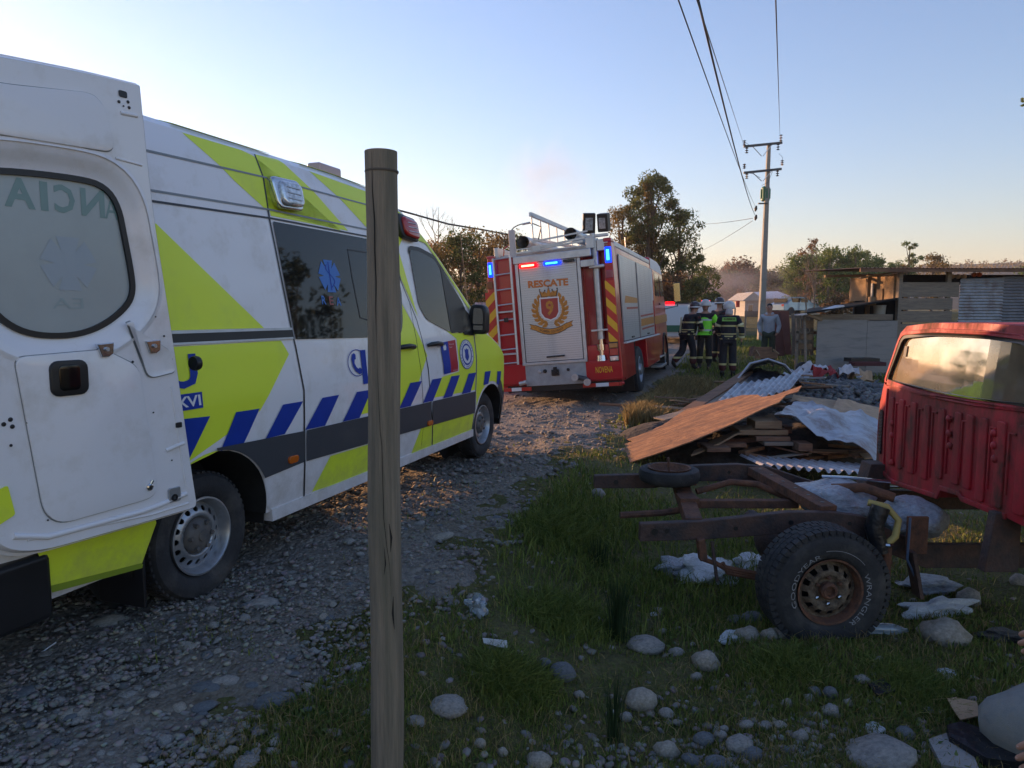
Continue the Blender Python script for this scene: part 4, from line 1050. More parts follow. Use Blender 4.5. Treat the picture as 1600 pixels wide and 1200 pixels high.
# rear shutter with its own slats
bx('shutter_frame', -1.80, -1.74, -.02, .10, .80, 2.66, 'alu', .008); bx('shutter_frame', -.63, -.57, -.02, .10, .80, 2.66, 'alu', .008)
bx('shutter_sill', -1.80, -.57, -.035, .10, .765, .815, 'alu', .008); bx('shutter_head', -1.82, -.36, -.05, .12, 2.64, 2.78, 'alu', .015)
bx('shutter_gap', -1.745, -.625, .035, .06, .81, 2.65, 'black')
nsl = 44; z0 = .825; hh = (2.64 - z0) / nsl
sl = MB().box(-1.725, -.645, -.008, .02, .001, hh - .0015); slme = sl.mesh('slat', M['slat'])
bm = bmesh.new(); bm.from_mesh(slme); bmesh.ops.bevel(bm, geom=[e for e in bm.edges if abs(e.verts[0].co.y - (-.008)) < 1e-5 and abs(e.verts[1].co.y - (-.008)) < 1e-5], offset=.0055, segments=2, affect='EDGES'); bm.to_mesh(slme); bm.free()
for k in range(nsl):
    o = link('slat', slme, truck); o.location = (0, 0, z0 + k * hh)
MB().tube([(-1.32, -.04, .90), (-.98, -.04, .905)], .016).build('shutter_handle', M['black'], truck)
bx('tow_plate', -1.76, -.61, -.01, .1, .375, .765, mat('checker_plate', (.36, .37, .39), .5, metal=.6, var=.15, bump=.5, bscale=90), .006)
# tow jaw, sockets
tj = MB(); tj.box(-1.25, -1.11, -.06, -.01, .55, .66); tj.box(-1.21, -1.15, -.07, -.01, .64, .71); tj.tube([(-1.18, -.09, .61), (-1.18, -.0, .61)], .035, 10); tj.build('tow_jaw', M['black'], truck, bevel=.006)
for (x, z, r, m) in ((-1.38, .64, .035, 'black'), (-1.48, .64, .032, 'alu'), (-.94, .645, .028, 'black')):
    MB().lathe([(r, 0), (r, .02), (r * .6, .035)], (x, -.01, z), (0, -1, 0), 14).build('socket', M[m], truck)
for (x, z) in ((-.80, .50), (-.58, .40)):
    q = MB(); q.lathe([(.05, 0), (.05, .10), (.065, .10), (.065, .14), (.035, .14), (.035, .12)], (x, -.01, z), (0, -1, 0), 16); q.build('hose_outlet', M['alu'], truck, sm=40)
MB().tube([(-.80, -.05, .50), (-.62, -.06, .46), (-.58, -.05, .42)], .045, 10).build('outlet_pipe', M['darkgrey'], truck)
MB().tube([(-1.86, -.1, .44), (-1.72, -.12, .47)], .04, 10).build('tow_eye', M['alu'], truck)
bx('under_run', -2.15, .02, .05, .16, .27, .40, 'black'); bx('chassis', -1.7, -.7, .3, 7.8, .35, 1.0, 'under'); bx('chassis', -2.3, -.02, 1.5, 2.2, .45, 1.1, 'under')
for x0, x1 in ((-2.24, -1.66), (-.68, .03)):
    w_ = (x1 - x0) / 3
    for k in range(3): bx('bumper_reflector', x0 + k * w_, x0 + (k + 1) * w_, -.05 + .0 * k, -.02, .30, .365, 'redfilm' if k != 1 else 'whitepr', .004)
MB().tube([(-.02, -.05, .335), (.05, .02, .34)], .03, 8).build('bumper_end', M['redfilm'], truck)
# lettering and crest
def ttext(txt, x, z, wd, ht, m, off=.0125, bold=.02, slope=0.0, parent=None):
    return map2d(text2d(txt, 1, bold, width=wd, height=ht), lambda a, b, q: Vector((x + a, -off, z + b + slope * a)), 'lettering', M[m], parent or truck)
ttext('RESCATE', -1.575, 2.185, .76, .135, 'orange_txt', slope=-.03, bold=.045)
ttext('NOVENA', -.435, .545, .31, .115, 'yellow', .0065, .012)
def TFc(poly, m, off=.0125, name='crest', **k): return TF(name, poly, m, off, **k)
cx_ = -1.195
# laurel leaves
for side in (-1, 1):
    for k in range(9):
        a_ = R(-78 + k * 17); r_ = .275
        px_, pz_ = cx_ + side * r_ * math.cos(a_), 1.76 + r_ * math.sin(a_) * .98
        for tw in (-.5, .55):
            dr = a_ + R(90) - tw
            d_ = Vector((side * math.cos(dr), math.sin(dr))); n_ = Vector((-d_.y, d_.x)); L = .125; W = .034
            c0 = Vector((px_, pz_))
            pp = [c0, c0 + d_ * L * .35 + n_ * W, c0 + d_ * L * .7 + n_ * W * .8, c0 + d_ * L, c0 + d_ * L * .7 - n_ * W * .8, c0 + d_ * L * .35 - n_ * W]
            TFc([tuple(v) for v in pp], 'gold', .0128 + .0003 * k + (.00015 if tw > 0 else 0))
            TFc([tuple(c0 + n_ * .003), tuple(c0 + d_ * L * .8), tuple(c0 - n_ * .003)], 'darkgold', .0168)
sh = [(cx_ - .185, 1.99), (cx_ + .185, 1.985), (cx_ + .18, 1.70), (cx_ + .12, 1.60), (cx_, 1.555), (cx_ - .12, 1.605), (cx_ - .185, 1.70)]
TFc(sh, 'whitepr', .0172); shi = [(cx_ + (x - cx_) * .88, 1.775 + (y - 1.775) * .89) for x, y in sh]; TFc(shi, 'maroon', .0178)
ttext('9', cx_ - .075, 1.655, .15, .27, 'gold', .0185, .03)
cr = [(cx_ - .165, 2.12), (cx_ - .135, 2.01), (cx_ + .135, 2.005), (cx_ + .165, 2.115), (cx_ + .10, 2.055), (cx_ + .07, 2.10), (cx_ + .035, 2.06), (cx_, 2.16), (cx_ - .035, 2.06), (cx_ - .07, 2.10), (cx_ - .10, 2.06)]
TFc([(cx_ + (x - cx_) * 1.1, 2.06 + (y - 2.06) * 1.15) for x, y in cr], 'black', .0172); TFc(cr, 'gold', .0178)
for x_, z_ in ((cx_ - .165, 2.135), (cx_ + .165, 2.13), (cx_, 2.18), (cx_ - .07, 2.115), (cx_ + .07, 2.115)): TFc(arc(x_, z_, .014, 0, 360, 8)[:-1], 'black', .0182)
def ban(t0, t1, k=0.0): return [(cx_ + x, 1.36 + .09 * abs(x / .3) ** 2.0 + k) for x in np.linspace(t0, t1, 12)]
bo = ban(-.30, .30, -.045) + ban(.30, -.30, .045)
TFc([(x, y + (-.012 if i < 12 else .012)) for i, (x, y) in enumerate(bo)], 'black', .0172); TFc(bo, 'gold', .0178)
for s_ in (-1, 1):
    e_ = [(cx_ + s_ * .26, 1.39), (cx_ + s_ * .40, 1.44), (cx_ + s_ * .375, 1.475), (cx_ + s_ * .41, 1.52), (cx_ + s_ * .25, 1.475)]
    TFc([(cx_ + s_ * .33 + (x - cx_ - s_ * .33) * 1.12, 1.455 + (y - 1.455) * 1.2) for x, y in e_], 'black', .0168); TFc(e_, 'gold', .0171)
vf = text2d('BOMBA OSORNO', 1, .02, width=.44, height=.042)
map2d(vf, lambda a, b, q: Vector((cx_ - .22 + a, -.0188, 1.34 + b + .09 * abs((a - .22) / .3) ** 2)), 'lettering', M['darkgold'], truck, cuts_x=[i * .03 for i in range(16)])
# chevrons
def chev(x0, x1, z0, z1, dirn, off):
    n = 7; h = (z1 - z0) / n
    for k in range(-1, n + 1):
        a0 = z0 + k * h; sl_ = h * 1.15
        if dirn > 0: p = [(x0, a0 + sl_), (x1, a0), (x1, a0 + h), (x0, a0 + h + sl_)]
        else: p = [(x0, a0), (x1, a0 + sl_), (x1, a0 + h + sl_), (x0, a0 + h)]
        # clip in z
        q = []
        for i in range(4):
            a_, b_ = p[i], p[(i + 1) % 4]; q.append(a_)
            for zc in (z0, z1):
                if (a_[1] - zc) * (b_[1] - zc) < 0: t = (zc - a_[1]) / (b_[1] - a_[1]); q.append((a_[0] + (b_[0] - a_[0]) * t, zc))
        q = [v for v in q if z0 - 1e-6 <= v[1] <= z1 + 1e-6]
        if len(q) >= 3: TF('chevron_band', q, 'yellow' if k % 2 else 'redfilm', off)
chev(-.155, .015, 1.09, 2.18, 1, .0045); chev(-2.43, -2.235, 1.10, 2.18, -1, .0045)
# lamps
for x0, x1, z0, z1 in ((-.115, .0, 2.49, 2.77), (-2.325, -2.225, 2.46, 2.73)):
    q = bx('blue_lamp', x0, x1, -.035, .0, z0, z1, 'blueled', .01); bx('lamp_core', x0 + .03, x1 - .035, -.045, -.034, z0 + .045, z1 - .05, 'bluecore', .004, q)
bx('lamp_cap', -.135, .01, -.02, .3, 2.86, 2.93, 'red', .02); bx('lamp_cap', -2.34, -2.20, -.02, .2, 2.80, 2.85, 'red', .015)
for x0, x1, a_, b_ in ((-1.70, -1.36, 'redglow', 'redled'), (-1.24, -.92, 'blueled', 'bluecore')):
    q = bx('grille_lamp', x0, x1, -.085, -.045, 2.555, 2.625, a_, .015); bx('lamp_core', x0 + .05, x1 - .05, -.095, -.084, 2.575, 2.605, b_, .004, q)
bx('grille_lamp', -.87, -.66, -.08, -.045, 2.575, 2.625, 'black', .008)
bx('marker_lamp', -.13, -.0, -.02, 0, 2.22, 2.36, mat('marker_red', (.3, .06, .08), .2, coat=.6), .01); bx('marker_lamp', -2.38, -2.26, -.02, 0, 2.24, 2.38, mat('marker_brown', (.2, .06, .02), .3), .01)
bx('tail_surround', -.165, .005, -.012, 0, .735, 1.085, 'black', .004)
for z0, z1, m in ((.98, 1.065, mat('amber_tail', (.4, .17, .04), .2, coat=.5)), (.845, .97, 'redlens'), (.75, .835, 'clearlens')): bx('tail_lamp', -.155, -.005, -.03, -.012, z0, z1, m, .008)
# ladder on the left
ld = MB(); ld.tube([(-2.19, -.07, 2.79), (-2.20, -.08, .80)], .022); ld.build('ladder_rail', M['alu'], truck); MB().tube([(-1.86, -.07, 2.81), (-1.87, -.08, .80)], .022).build('ladder_rail', M['alu'], truck)
for z in (2.77, 2.48, 2.20, 1.92, 1.64, 1.36, 1.09, .83): MB().tube([(-2.19, -.075, z), (-1.865, -.075, z + .01)], .014, 6).build('ladder_rung', M['alu'], truck)
for z in (1.775, .99): bx('step_plate', -2.16, -1.88, -.12, .03, z, z + .03, 'alu', .004)
bx('ladder_latch', -2.06, -1.99, -.13, -.06, 1.60, 1.68, 'black', .005)
# extending mast on the right
mt = MB(); mt.tube([(-.31, .09, 1.15), (-.30, .09, 2.95)], .065, 14); mt.build('mast', M['steel'], truck, sm=40)
mt = MB(); mt.tube([(-.32, .09, .80), (-.31, .09, 1.2)], [.055, .05], 12); mt.tube([(-.32, .09, .95), (-.32, .09, 1.06)], .09, 12); mt.tube([(-.32, .08, .76), (-.32, .08, .86)], [.11, .10], 12); mt.build('mast_foot', M['chrome'], truck, sm=40)
bx('mast_bracket', -.46, -.16, -.01, .2, 1.30, 1.33, 'alu'); bx('mast_bracket', -.56, -.30, -.06, .1, 2.46, 2.58, 'alu', .01); bx('mast_bracket', -.42, -.14, -.03, .15, 2.42, 2.48, 'alu', .02)
mh = MB(); mh.tube([(-.33, .09, 2.95), (-.33, .09, 3.05)], .05, 10); mh.box(-.50, -.05, .05, .13, 2.97, 3.02); mh.box(-.25, -.05, .0, .2, 2.72, 2.92); mh.box(-.45, -.30, .0, .2, 2.78, 2.98); mh.build('mast_head', M['alu'], truck, bevel=.01)
for cxl, rz_, s_ in ((-.385, .25, 1.12), (-.135, -.2, 1.0)):
    e_ = empty('floodlight', (cxl, .05, 3.04), parent=truck); e_.rotation_euler = (R(12), R(5), rz_); KIDS.setdefault(truck.name, []).append(e_)
    MB().box(-.10 * s_, .10 * s_, 0, .16, 0, .32 * s_).build('lamp_housing', M['black'], e_, bevel=.02)
    MB().box(-.06 * s_, .06 * s_, -.008, 0.002, .06, .25 * s_).build('lamp_glass', M['clearlens'], e_, bevel=.003)
# roof gear
tub = MB(); tub.lathe([(.115, 0), (.115, 2.6), (.10, 2.6), (.10, .05)], (-1.62, .05, 3.04), (0, 1, 0), 20); tub.f = tub.f[:-2]; tub.m = tub.m[:-2]; tub.build('suction_hose_tube', M['alu'], truck, sm=40)
bx('tube_inside', -1.70, -1.54, .5, .6, 2.96, 3.12, 'black')
tub = MB(); tub.lathe([(.115, 0), (.115, 2.6), (.10, 2.6), (.10, .05)], (-.72, .05, 3.08), (0, 1, 0), 20); tub.f = tub.f[:-2]; tub.m = tub.m[:-2]; tub.build('suction_hose_tube', M['alu'], truck, sm=40)
bx('tube_inside', -.80, -.64, .5, .6, 3.0, 3.16, 'black')
bx('roof_tray', -2.2, -.15, .25, 5.1, 2.79, 2.86, 'alu', .01); bx('roof_curb', -2.22, -2.14, .1, 3.0, 2.80, 3.0, 'alu', .01)
tr = MB()
for z in (2.83, 2.90): tr.box(-1.80, -.50, .0, .04, z, z + .02)
tr.beam((-1.78, .02, 2.84), (-.50, .02, 2.93), .03, .03); tr.beam((-1.5, .03, 2.90), (-.45, .03, 2.98), .04, .035); tr.beam((-1.45, .02, 3.02), (-.40, .02, 3.09), .03, .03); tr.box(-1.45, -1.28, .0, .1, 2.84, 2.94); tr.beam((-1.3, .02, 2.86), (-1.0, .1, 2.95), .03, .02)
tr.build('roof_rack', M['alu'], truck)
bx('roof_guard', -1.88, -1.76, .0, .05, 2.78, 3.28, mat('roof_guard_white', (.5, .47, .47), .5), .01)
MB().tube([(-1.84, .02, 3.22)] + [(-1.55 - .28 * math.cos(R(a_)), .03, 3.24 + .13 * math.sin(R(a_))) for a_ in range(20, 140, 20)] + [(-1.25, .03, 3.27), (-1.32, .03, 3.05)], .011, 6).build('roof_hoop', M['black'], truck)
MB().tube([(-1.60, .03, 3.36), (-1.45, .03, 3.37)], .02, 6).build('hoop_grip', M['alu'], truck)
MB().tube([(-2.02, .05, 2.82), (-2.0, .05, 2.96), (-1.92, .05, 3.0)], .012, 6).build('grab_rail', M['redlens'], truck)
# ladder lying on the roof, raised at the rear
rl = MB().beam((-1.40, -.10, 3.50), (-.70, 4.2, 3.16), .05, .07); rl.build('roof_ladder_rail', M['alu'], truck)
MB().beam((-1.40, .0, 3.06), (-.70, 4.2, 3.02), .05, .05).build('roof_ladder_rail', M['alu'], truck)
for k in range(12):
    t = .01 + k * .085; MB().tube([(-1.40 + .7 * t, -.1 + 4.3 * t, 3.05 - .03 * t), (-1.40 + .7 * t, -.1 + 4.3 * t, 3.49 - .33 * t)], .013, 6).build('roof_ladder_rung', M['alu'], truck)
# right side
bx('roof_edge', -.20, .02, .3, 5.28, 2.78, 2.90, 'alu', .03)
sd = 0.022
for y0, y1 in ((.50, 2.50), (2.72, 5.15)):
    TSd('shutter_gap', [(y0 - .04, 1.06), (y1 + .04, 1.06), (y1 + .04, 2.68), (y0 - .04, 2.68)], 'black', sd)
    n = 38; h = 1.58 / n; s1 = MB().box(.03, .052, y0, y1, .001, h - .0015).mesh('slat', M['slat'])
    for k in range(n):
        o = link('slat', s1, truck); o.location = (0, 0, 1.08 + k * h)
MB().box(.03, .10, .40, 5.9, 1.03, 1.058).build('side_trim', M['whitepr'], truck)
TSd('stripe', [(.75, 1.78), (2.45, 1.80), (2.45, 1.90), (.9, 1.92)], 'gold', .0545); TSd('stripe', [(.95, 1.66), (2.45, 1.68), (2.45, 1.72), (.95, 1.70)], 'maroon', .0545)
TSd('stripe', [(2.8, 1.30), (5.1, 1.34), (5.1, 1.50), (2.85, 1.46)], 'gold', .0545); TSd('stripe', [(2.8, 1.50), (5.1, 1.55), (5.1, 1.59), (2.8, 1.54)], 'maroon', .0547); TSd('stripe', [(2.9, 1.22), (5.1, 1.26), (5.1, 1.30), (2.9, 1.26)], 'maroon', .0547)
for y_ in (1.5, 3.9): MB().beam((.06, y_ - .15, 1.12), (.06, y_ + .15, 1.12), .02, .03).build('shutter_handle', M['black'], truck)
bx('side_locker', -.3, .045, 3.55, 5.95, .36, 1.03, 'red', .02); bx('side_locker', -.3, .05, .30, 1.60, .37, 1.03, 'red', .015)
# cab
cab = MB(); prof = [(5.32, .48), (7.75, .42), (8.35, .50), (8.42, 1.20), (8.36, 1.6), (7.95, 2.68), (7.6, 2.90), (6.9, 2.98), (5.32, 2.98)]
n = len(prof)
for x in (-2.3, .02): cab.v += [(x, y, z) for y, z in prof]
cab.f = [tuple(range(n)), tuple(n + i for i in range(n))[::-1]] + [(i, n + i, n + (i + 1) % n, (i + 1) % n) for i in range(n)]; cab.m = [0] * len(cab.f)
cab.build('cab', M['red'], truck, fix=True, bevel=.05, seg=3)
TSd('cab_roof_band', [(5.34, 2.70), (7.9, 2.66), (7.58, 2.86), (6.9, 2.94), (5.34, 2.94)], 'whitepr', .024)
TSd('cab_door', roundpoly([(5.55, .60), (6.9, .60), (7.0, 2.02), (6.9, 2.66), (5.6, 2.68)], .06), 'red', .026, .004, bev=.006)
TSd('cab_pillar', [(5.34, 1.9), (5.55, 1.9), (5.62, 2.66), (5.34, 2.68)], 'whitepr', .025)
TSd('cab_window', roundpoly([(5.85, 2.02), (6.85, 2.03), (6.88, 2.60), (5.95, 2.62)], .06), 'glass', .040); TSd('cab_window', roundpoly([(7.05, 2.03), (8.0, 2.05), (7.72, 2.60), (7.1, 2.60)], .06), 'glass', .040)
TSd('stripe', [(5.4, 1.30), (8.36, 1.34), (8.36, 1.55), (5.4, 1.50)], 'gold', .042)
bx('door_handle', .04, .07, 6.6, 6.8, 1.8, 1.84, 'black')
bx('cab_step', -.2, .10, 5.95, 7.0, .18, .24, 'alu', .01); bx('cab_step', -.2, .06, 6.0, 7.0, .42, .46, 'alu', .01)
fd_ = MB(); fd_.lathe([(.60, 0), (.60, .28), (.54, .28), (.54, 0)], (-.22, 7.45, .45), (1, 0, 0), 28, close=True); fd_.build('wheel_arch', M['black'], truck)
# mirror on an arm, its face coloured amber as if catching the low sun
MB().tube([(.02, 8.1, 2.5), (.38, 8.2, 2.45), (.38, 8.2, 1.75), (.02, 8.1, 1.7)], .015, 6).build('mirror_arm', M['black'], truck)
bx('wing_mirror', .29, .49, 8.16, 8.22, 1.86, 2.42, 'black', .02); bx('sun_tinted_mirror', .305, .475, 8.15, 8.158, 1.88, 2.40, 'mirrorlit', .004)
# wheels: real tyres with rims
def tyre(name, o, r, wd, parent, rimr, mrim='steel', sgn_=1, n=40, mt_='tyre'):
    e_ = empty(name, o, parent=parent); KIDS.setdefault(parent.name, []).append(e_)
    q = MB(); q.lathe([(rimr, -wd), (r * .88, -wd * 1.02), (r * .985, -wd * .9), (r, -wd * .6), (r, -wd * .4), (r * .985, -wd * .1), (r * .88, .01), (rimr * 1.08, 0), (rimr, -.02)], (0, 0, 0), (sgn_, 0, 0), n, close=True); q.build('tyre', M[mt_], e_, sm=40)
    q = MB(); q.lathe([(rimr, -.10), (rimr * 1.03, -.01), (rimr * .97, .0), (rimr * .86, -.09), (rimr * .5, -.06), (rimr * .42, .02), (rimr * .3, .03), (.01, .03)], (0, 0, 0), (sgn_, 0, 0), n); q.build('rim', M[mrim], e_, sm=40)
    return e_
tyre('wheel', (.02, 2.50, .40), .50, .27, truck, .27); tyre('wheel', (-.27, 2.50, .40), .50, .25, truck, .27); tyre('wheel', (.0, 7.45, .40), .50, .27, truck, .27)
tyre('wheel', (-2.32, 2.50, .42), .50, .27, truck, .27, sgn_=-1); tyre('wheel', (-2.30, 7.45, .42), .50, .27, truck, .27, sgn_=-1)
bx('mud_flap', -.58, -.02, 1.70, 1.72, .02, .8, 'black'); bx('mud_flap', -2.3, -1.75, 1.70, 1.72, .1, .8, 'black')
# roof housing with openings, aerial
rh = MB(); rh.box(-.62, -.54, 1.2, 4.6, 2.86, 3.08); rh.box(-.9, -.54, 1.2, 4.6, 3.08, 3.10); rh.build('roof_housing', M['whitepr'], truck, bevel=.01)
for y_ in (1.9, 2.8, 3.7): bx('housing_vent', -.54, -.535, y_, y_ + .5, 2.92, 3.03, 'black')
MB().tube([(-.45, 4.7, 2.9), (-.45, 4.7, 3.45)], .01, 5).build('aerial', M['alu'], truck)
# ------------------------------------------------------------------ fence post
pz = g1(-.47, 2.42)
post = MB(); pts = []; rs = []
for k in range(30):
    z = pz - .35 + k * (2.13 + .35 - pz) / 29
    pts.append((-.432 - .018 * (2.13 - z) / 2.0 + .003 * math.sin(z * 5), 2.42, z)); rs.append(.0535 + .0045 * (2.13 - z) / 2 + .0012 * math.sin(z * 9))
post.tube(pts, rs, 28)
post.lathe([(.0565, 0), (.0565, .004), (.052, .008)], (-.432, 2.42, 2.055), (0, 0, 1), 24) if False else None
po = tag(post.build('fence_post', M['post'], sm=60), 'round weathered timber fence post standing upright in front of the ambulance', 'post')
def crack(pts, wd):
    mb = MB()
    for i in range(len(pts) - 1):
        (u0, z0), (u1, z1) = pts[i], pts[i + 1]
        for (u, z, w_) in (): pass
    P = []
    for i, (u, z) in enumerate(pts):
        cxp = -.432 - .018 * (2.13 - z) / 2.0 + .003 * math.sin(z * 5); r = .0541 + .0045 * (2.13 - z) / 2 + .0012 * math.sin(z * 9)
        w_ = wd * (1 - abs(2 * i / (len(pts) - 1) - 1) ** 2 + .15)
        row = []
        for s_ in (-1, 1):
            x = u * r + s_ * w_; x = max(-r * .98, min(r * .98, x)); row.append((cxp + x, 2.42 - math.sqrt(r * r - x * x) - .0004, z))
        P.append(row)
    for i in range(len(P) - 1): mb.add([P[i][0], P[i][1], P[i + 1][1], P[i + 1][0]], [(0, 1, 2, 3)])
    return mb.build('crack', mat('crack_dark', (.018, .016, .013), .95), po)
crack([(-.38, 2.12), (-.40, 2.0), (-.30, 1.90), (-.33, 1.80), (-.28, 1.70), (-.32, 1.62), (-.30, 1.5)], .0022)
crack([(-.30, 1.5), (-.20, 1.35), (-.05, 1.2), (.05, 1.15), (.12, 1.0), (.15, .9), (.30, .8), (.42, .74), (.5, .62)], .0009)
crack([(.45, .88), (.55, .83), (.5, .78)], .003); crack([(.6, .62), (.55, .56), (.62, .5)], .003); crack([(.15, .80), (.2, .74), (.1, .70)], .002)
ringm = MB().lathe([(.0555, -.004), (.0565, 0), (.0555, .003)], (-.4333, 2.42, 2.065), (0, 0, 1), 28, close=True); ringm.build('shallow_groove', mat('groove', (.11, .09, .07), .95), po)

# ------------------------------------------------------------------ wrecked pickup
def dirtyglass():
    m = bpy.data.materials.new('dusty_glass'); m.use_nodes = True; n = m.node_tree.nodes; l = m.node_tree.links; n.clear()
    out = n.new('ShaderNodeOutputMaterial'); tr = n.new('ShaderNodeBsdfTransparent'); tr.inputs[0].default_value = (.45, .40, .33, 1)
    gl_ = n.new('ShaderNodeBsdfGlossy'); gl_.inputs['Roughness'].default_value = .05; fr = n.new('ShaderNodeFresnel'); fr.inputs[0].default_value = 1.22
    m1 = n.new('ShaderNodeMixShader'); l.new(fr.outputs[0], m1.inputs[0]); l.new(tr.outputs[0], m1.inputs[1]); l.new(gl_.outputs[0], m1.inputs[2])
    df = n.new('ShaderNodeBsdfDiffuse'); df.inputs[0].default_value = (.34, .26, .16, 1); nz = n.new('ShaderNodeTexNoise'); nz.inputs['Scale'].default_value = 5; nz.inputs['Detail'].default_value = 8
    tc = n.new('ShaderNodeTexCoord'); l.new(tc.outputs['Object'], nz.inputs[0]); mr = n.new('ShaderNodeMapRange'); mr.inputs[1].default_value = .3; mr.inputs[2].default_value = .75; mr.inputs[3].default_value = .28; mr.inputs[4].default_value = .65; l.new(nz.outputs[0], mr.inputs[0])
    m2 = n.new('ShaderNodeMixShader'); l.new(mr.outputs[0], m2.inputs[0]); l.new(m1.outputs[0], m2.inputs[1]); l.new(df.outputs[0], m2.inputs[2]); l.new(m2.outputs[0], out.inputs[0])
    return m
PX = 2.55
pk = empty('wrecked_pickup', (PX, 4.2, -.24), label='stripped red pickup truck with bare rusty rear chassis and no load bed', cat='pickup truck')
KO = Vector((PX, 4.2, -.24))
def loc(v): return Vector(v) - KO
class PB(MB):
    def build(s, name, mats, parent=pk, **k):
        s.v = [tuple(Vector(v) - KO) for v in s.v] if parent is pk else s.v
        return MB.build(s, name, mats, parent, **k)
RP = M['pickup']
def cabx(y, z):      # slight crown of the rear face
    return PX + .10 * max(0, (z - 1.05)) ** 1.3 * 1.2 + .05 * ((y - 4.2) / .8) ** 4
def CM(y, z, q=0.0): return Vector((cabx(y, z) - q, y, z)) - KO
outl = [(4.97, .50), (4.985, .80), (4.96, .95), (4.88, 1.16), (4.80, 1.38), (4.76, 1.46), (4.69, 1.51), (4.4, 1.535), (3.9, 1.54), (3.6, 1.53), (3.50, 1.50), (3.44, 1.40), (3.38, 1.16), (3.30, .95), (3.28, .8), (3.30, .50), (3.60, .54), (3.93, .545), (3.96, .57), (4.13, .56), (4.15, .50), (4.66, .465), (4.70, .47), (4.80, .50)]
win = roundpoly([(4.845, 1.135), (4.70, 1.44), (4.35, 1.47), (3.9, 1.47), (3.58, 1.45), (3.44, 1.135), (4.1, 1.11)], [.05, .05, .1, .1, .05, .05, .3])
cy = [3.3 + .08 * i for i in range(22)]; czz = [.5 + .08 * i for i in range(14)]
map2d(plate2d([outl, win]), lambda x, y, z: CM(x, y, z), 'cab_back', RP, pk, cy, czz, sm=60)
# body: extrude outline forward to make the cab sides and roof
cb = MB(); n = len(outl)
sec_x = [(0, 1.0), (.03, 1.012), (.3, 1.02), (1.1, 1.02), (1.35, 1.0), (1.75, .93)]
for (dx, k) in sec_x:
    for (y, z) in outl:
        zt = z if dx < 1.2 else min(z, 1.54 - (dx - 1.2) * 1.2)
        x0 = cabx(y, z)
        cb.v.append(tuple(Vector((x0 + dx, 4.15 + (y - 4.15) * k, (z - .5) * (1 if dx < .02 else 1.004) + .5 if zt == z else max(zt, .5))) - KO))
for i in range(len(sec_x) - 1):
    for j in range(n):
        q = (j + 1) % n; cb.f.append((i * n + j, i * n + q, (i + 1) * n + q, (i + 1) * n + j)); cb.m.append(0)
cab_o = cb.build('cab_shell', RP, pk, sm=50, fix=True)
# cab lining, seats
PB().box(PX + 1.0, PX + 1.04, 3.4, 4.85, .5, 1.15).build('dashboard', M['cabin']); PB().beam((PX + 1.30, 4.15, 1.10), (PX + 1.12, 4.15, 1.48), 1.35, .006).build('windscreen', gm_ if False else mat('brown_tinted_screen', (.05, .045, .04), .15, trans=.5))
for y0, y1, zt in ((4.12, 4.58, 1.27), (3.46, 3.86, 1.26)):
    sg = PB(); sg.box(PX + .22, PX + .40, y0, y1, .6, zt); so = sg.build('seat', M['seat'], bevel=.06, seg=3)
PB().box(PX + .05, PX + .9, 3.4, 4.9, .55, .62).build('cab_floor', M['cabin'])
gw = map2d(plate2d([win]), lambda x, y, z: CM(x, y, -.012), 'rear_window', dirtyglass(), pk, cy, czz)
lw = []
def pline(name, pts, wd, m, q=.006, th=.004, bev=0.0, parent=pk):
    L = []; Rr = []; N = len(pts)
    for i, p in enumerate(pts):
        a_ = Vector(pts[max(i - 1, 0)]); b_ = Vector(pts[min(i + 1, N - 1)]); d = (b_ - a_).normalized(); nn = Vector((-d.y, d.x))
        L.append((p[0] + nn.x * wd / 2, p[1] + nn.y * wd / 2)); Rr.append((p[0] - nn.x * wd / 2, p[1] - nn.y * wd / 2))
    return map2d(plate2d([L + Rr[::-1]], th, bev), lambda x, y, z: CM(x, y, q + z), name, M[m] if isinstance(m, str) else m, parent, sm=40)
pline('window_seal', win + [win[0], win[1]], .024, 'black', .004, .007)
pline('window_lip', [(x + (x - 4.15) * .035, y + (.02 if y > 1.3 else -.018)) for x, y in win] + [(win[0][0] + .025, win[0][1])], .018, RP, .003, .008, .004)
# pressed ribs and flutes on the back panel
for i, yc in enumerate([4.735, 4.60, 4.455, 4.31, 4.16, 4.005, 3.90, 3.79, 3.66, 3.52, 3.40]):
    z1 = 1.03; z0_ = .58 if yc > 4.2 or yc < 3.9 else .62
    map2d(plate2d([roundpoly([(yc - .028, z0_), (yc + .028, z0_), (yc + .024, z1), (yc - .024, z1)], .012)], .004, .005), lambda x, y, z: CM(x, y, z + .003), 'pressed_rib', RP, pk, sm=70)
for yc, za, zb in ((4.66, .60, 1.00), (4.535, .60, 1.0), (4.385, .60, 1.0), (4.235, .60, 1.0), (4.08, .66, .99), (3.95, .66, .99), (3.72, .66, .99), (3.59, .66, .98)):
    pline('flute_edge', [(yc + .02, za), (yc + .02, zb), (yc - .02, zb)], .006, RP, .003, .002, .003)
for (y, z) in ((4.085, .985), (4.075, .90), (4.06, .83), (3.705, .965), (3.70, .90), (3.69, .83), (4.705, .86), (4.70, .78), (4.68, .60)):
    MB().ellip(CM(y, z, .012), (.014, .020, .022), 10, 6).build('stud', RP, pk, sm=80)
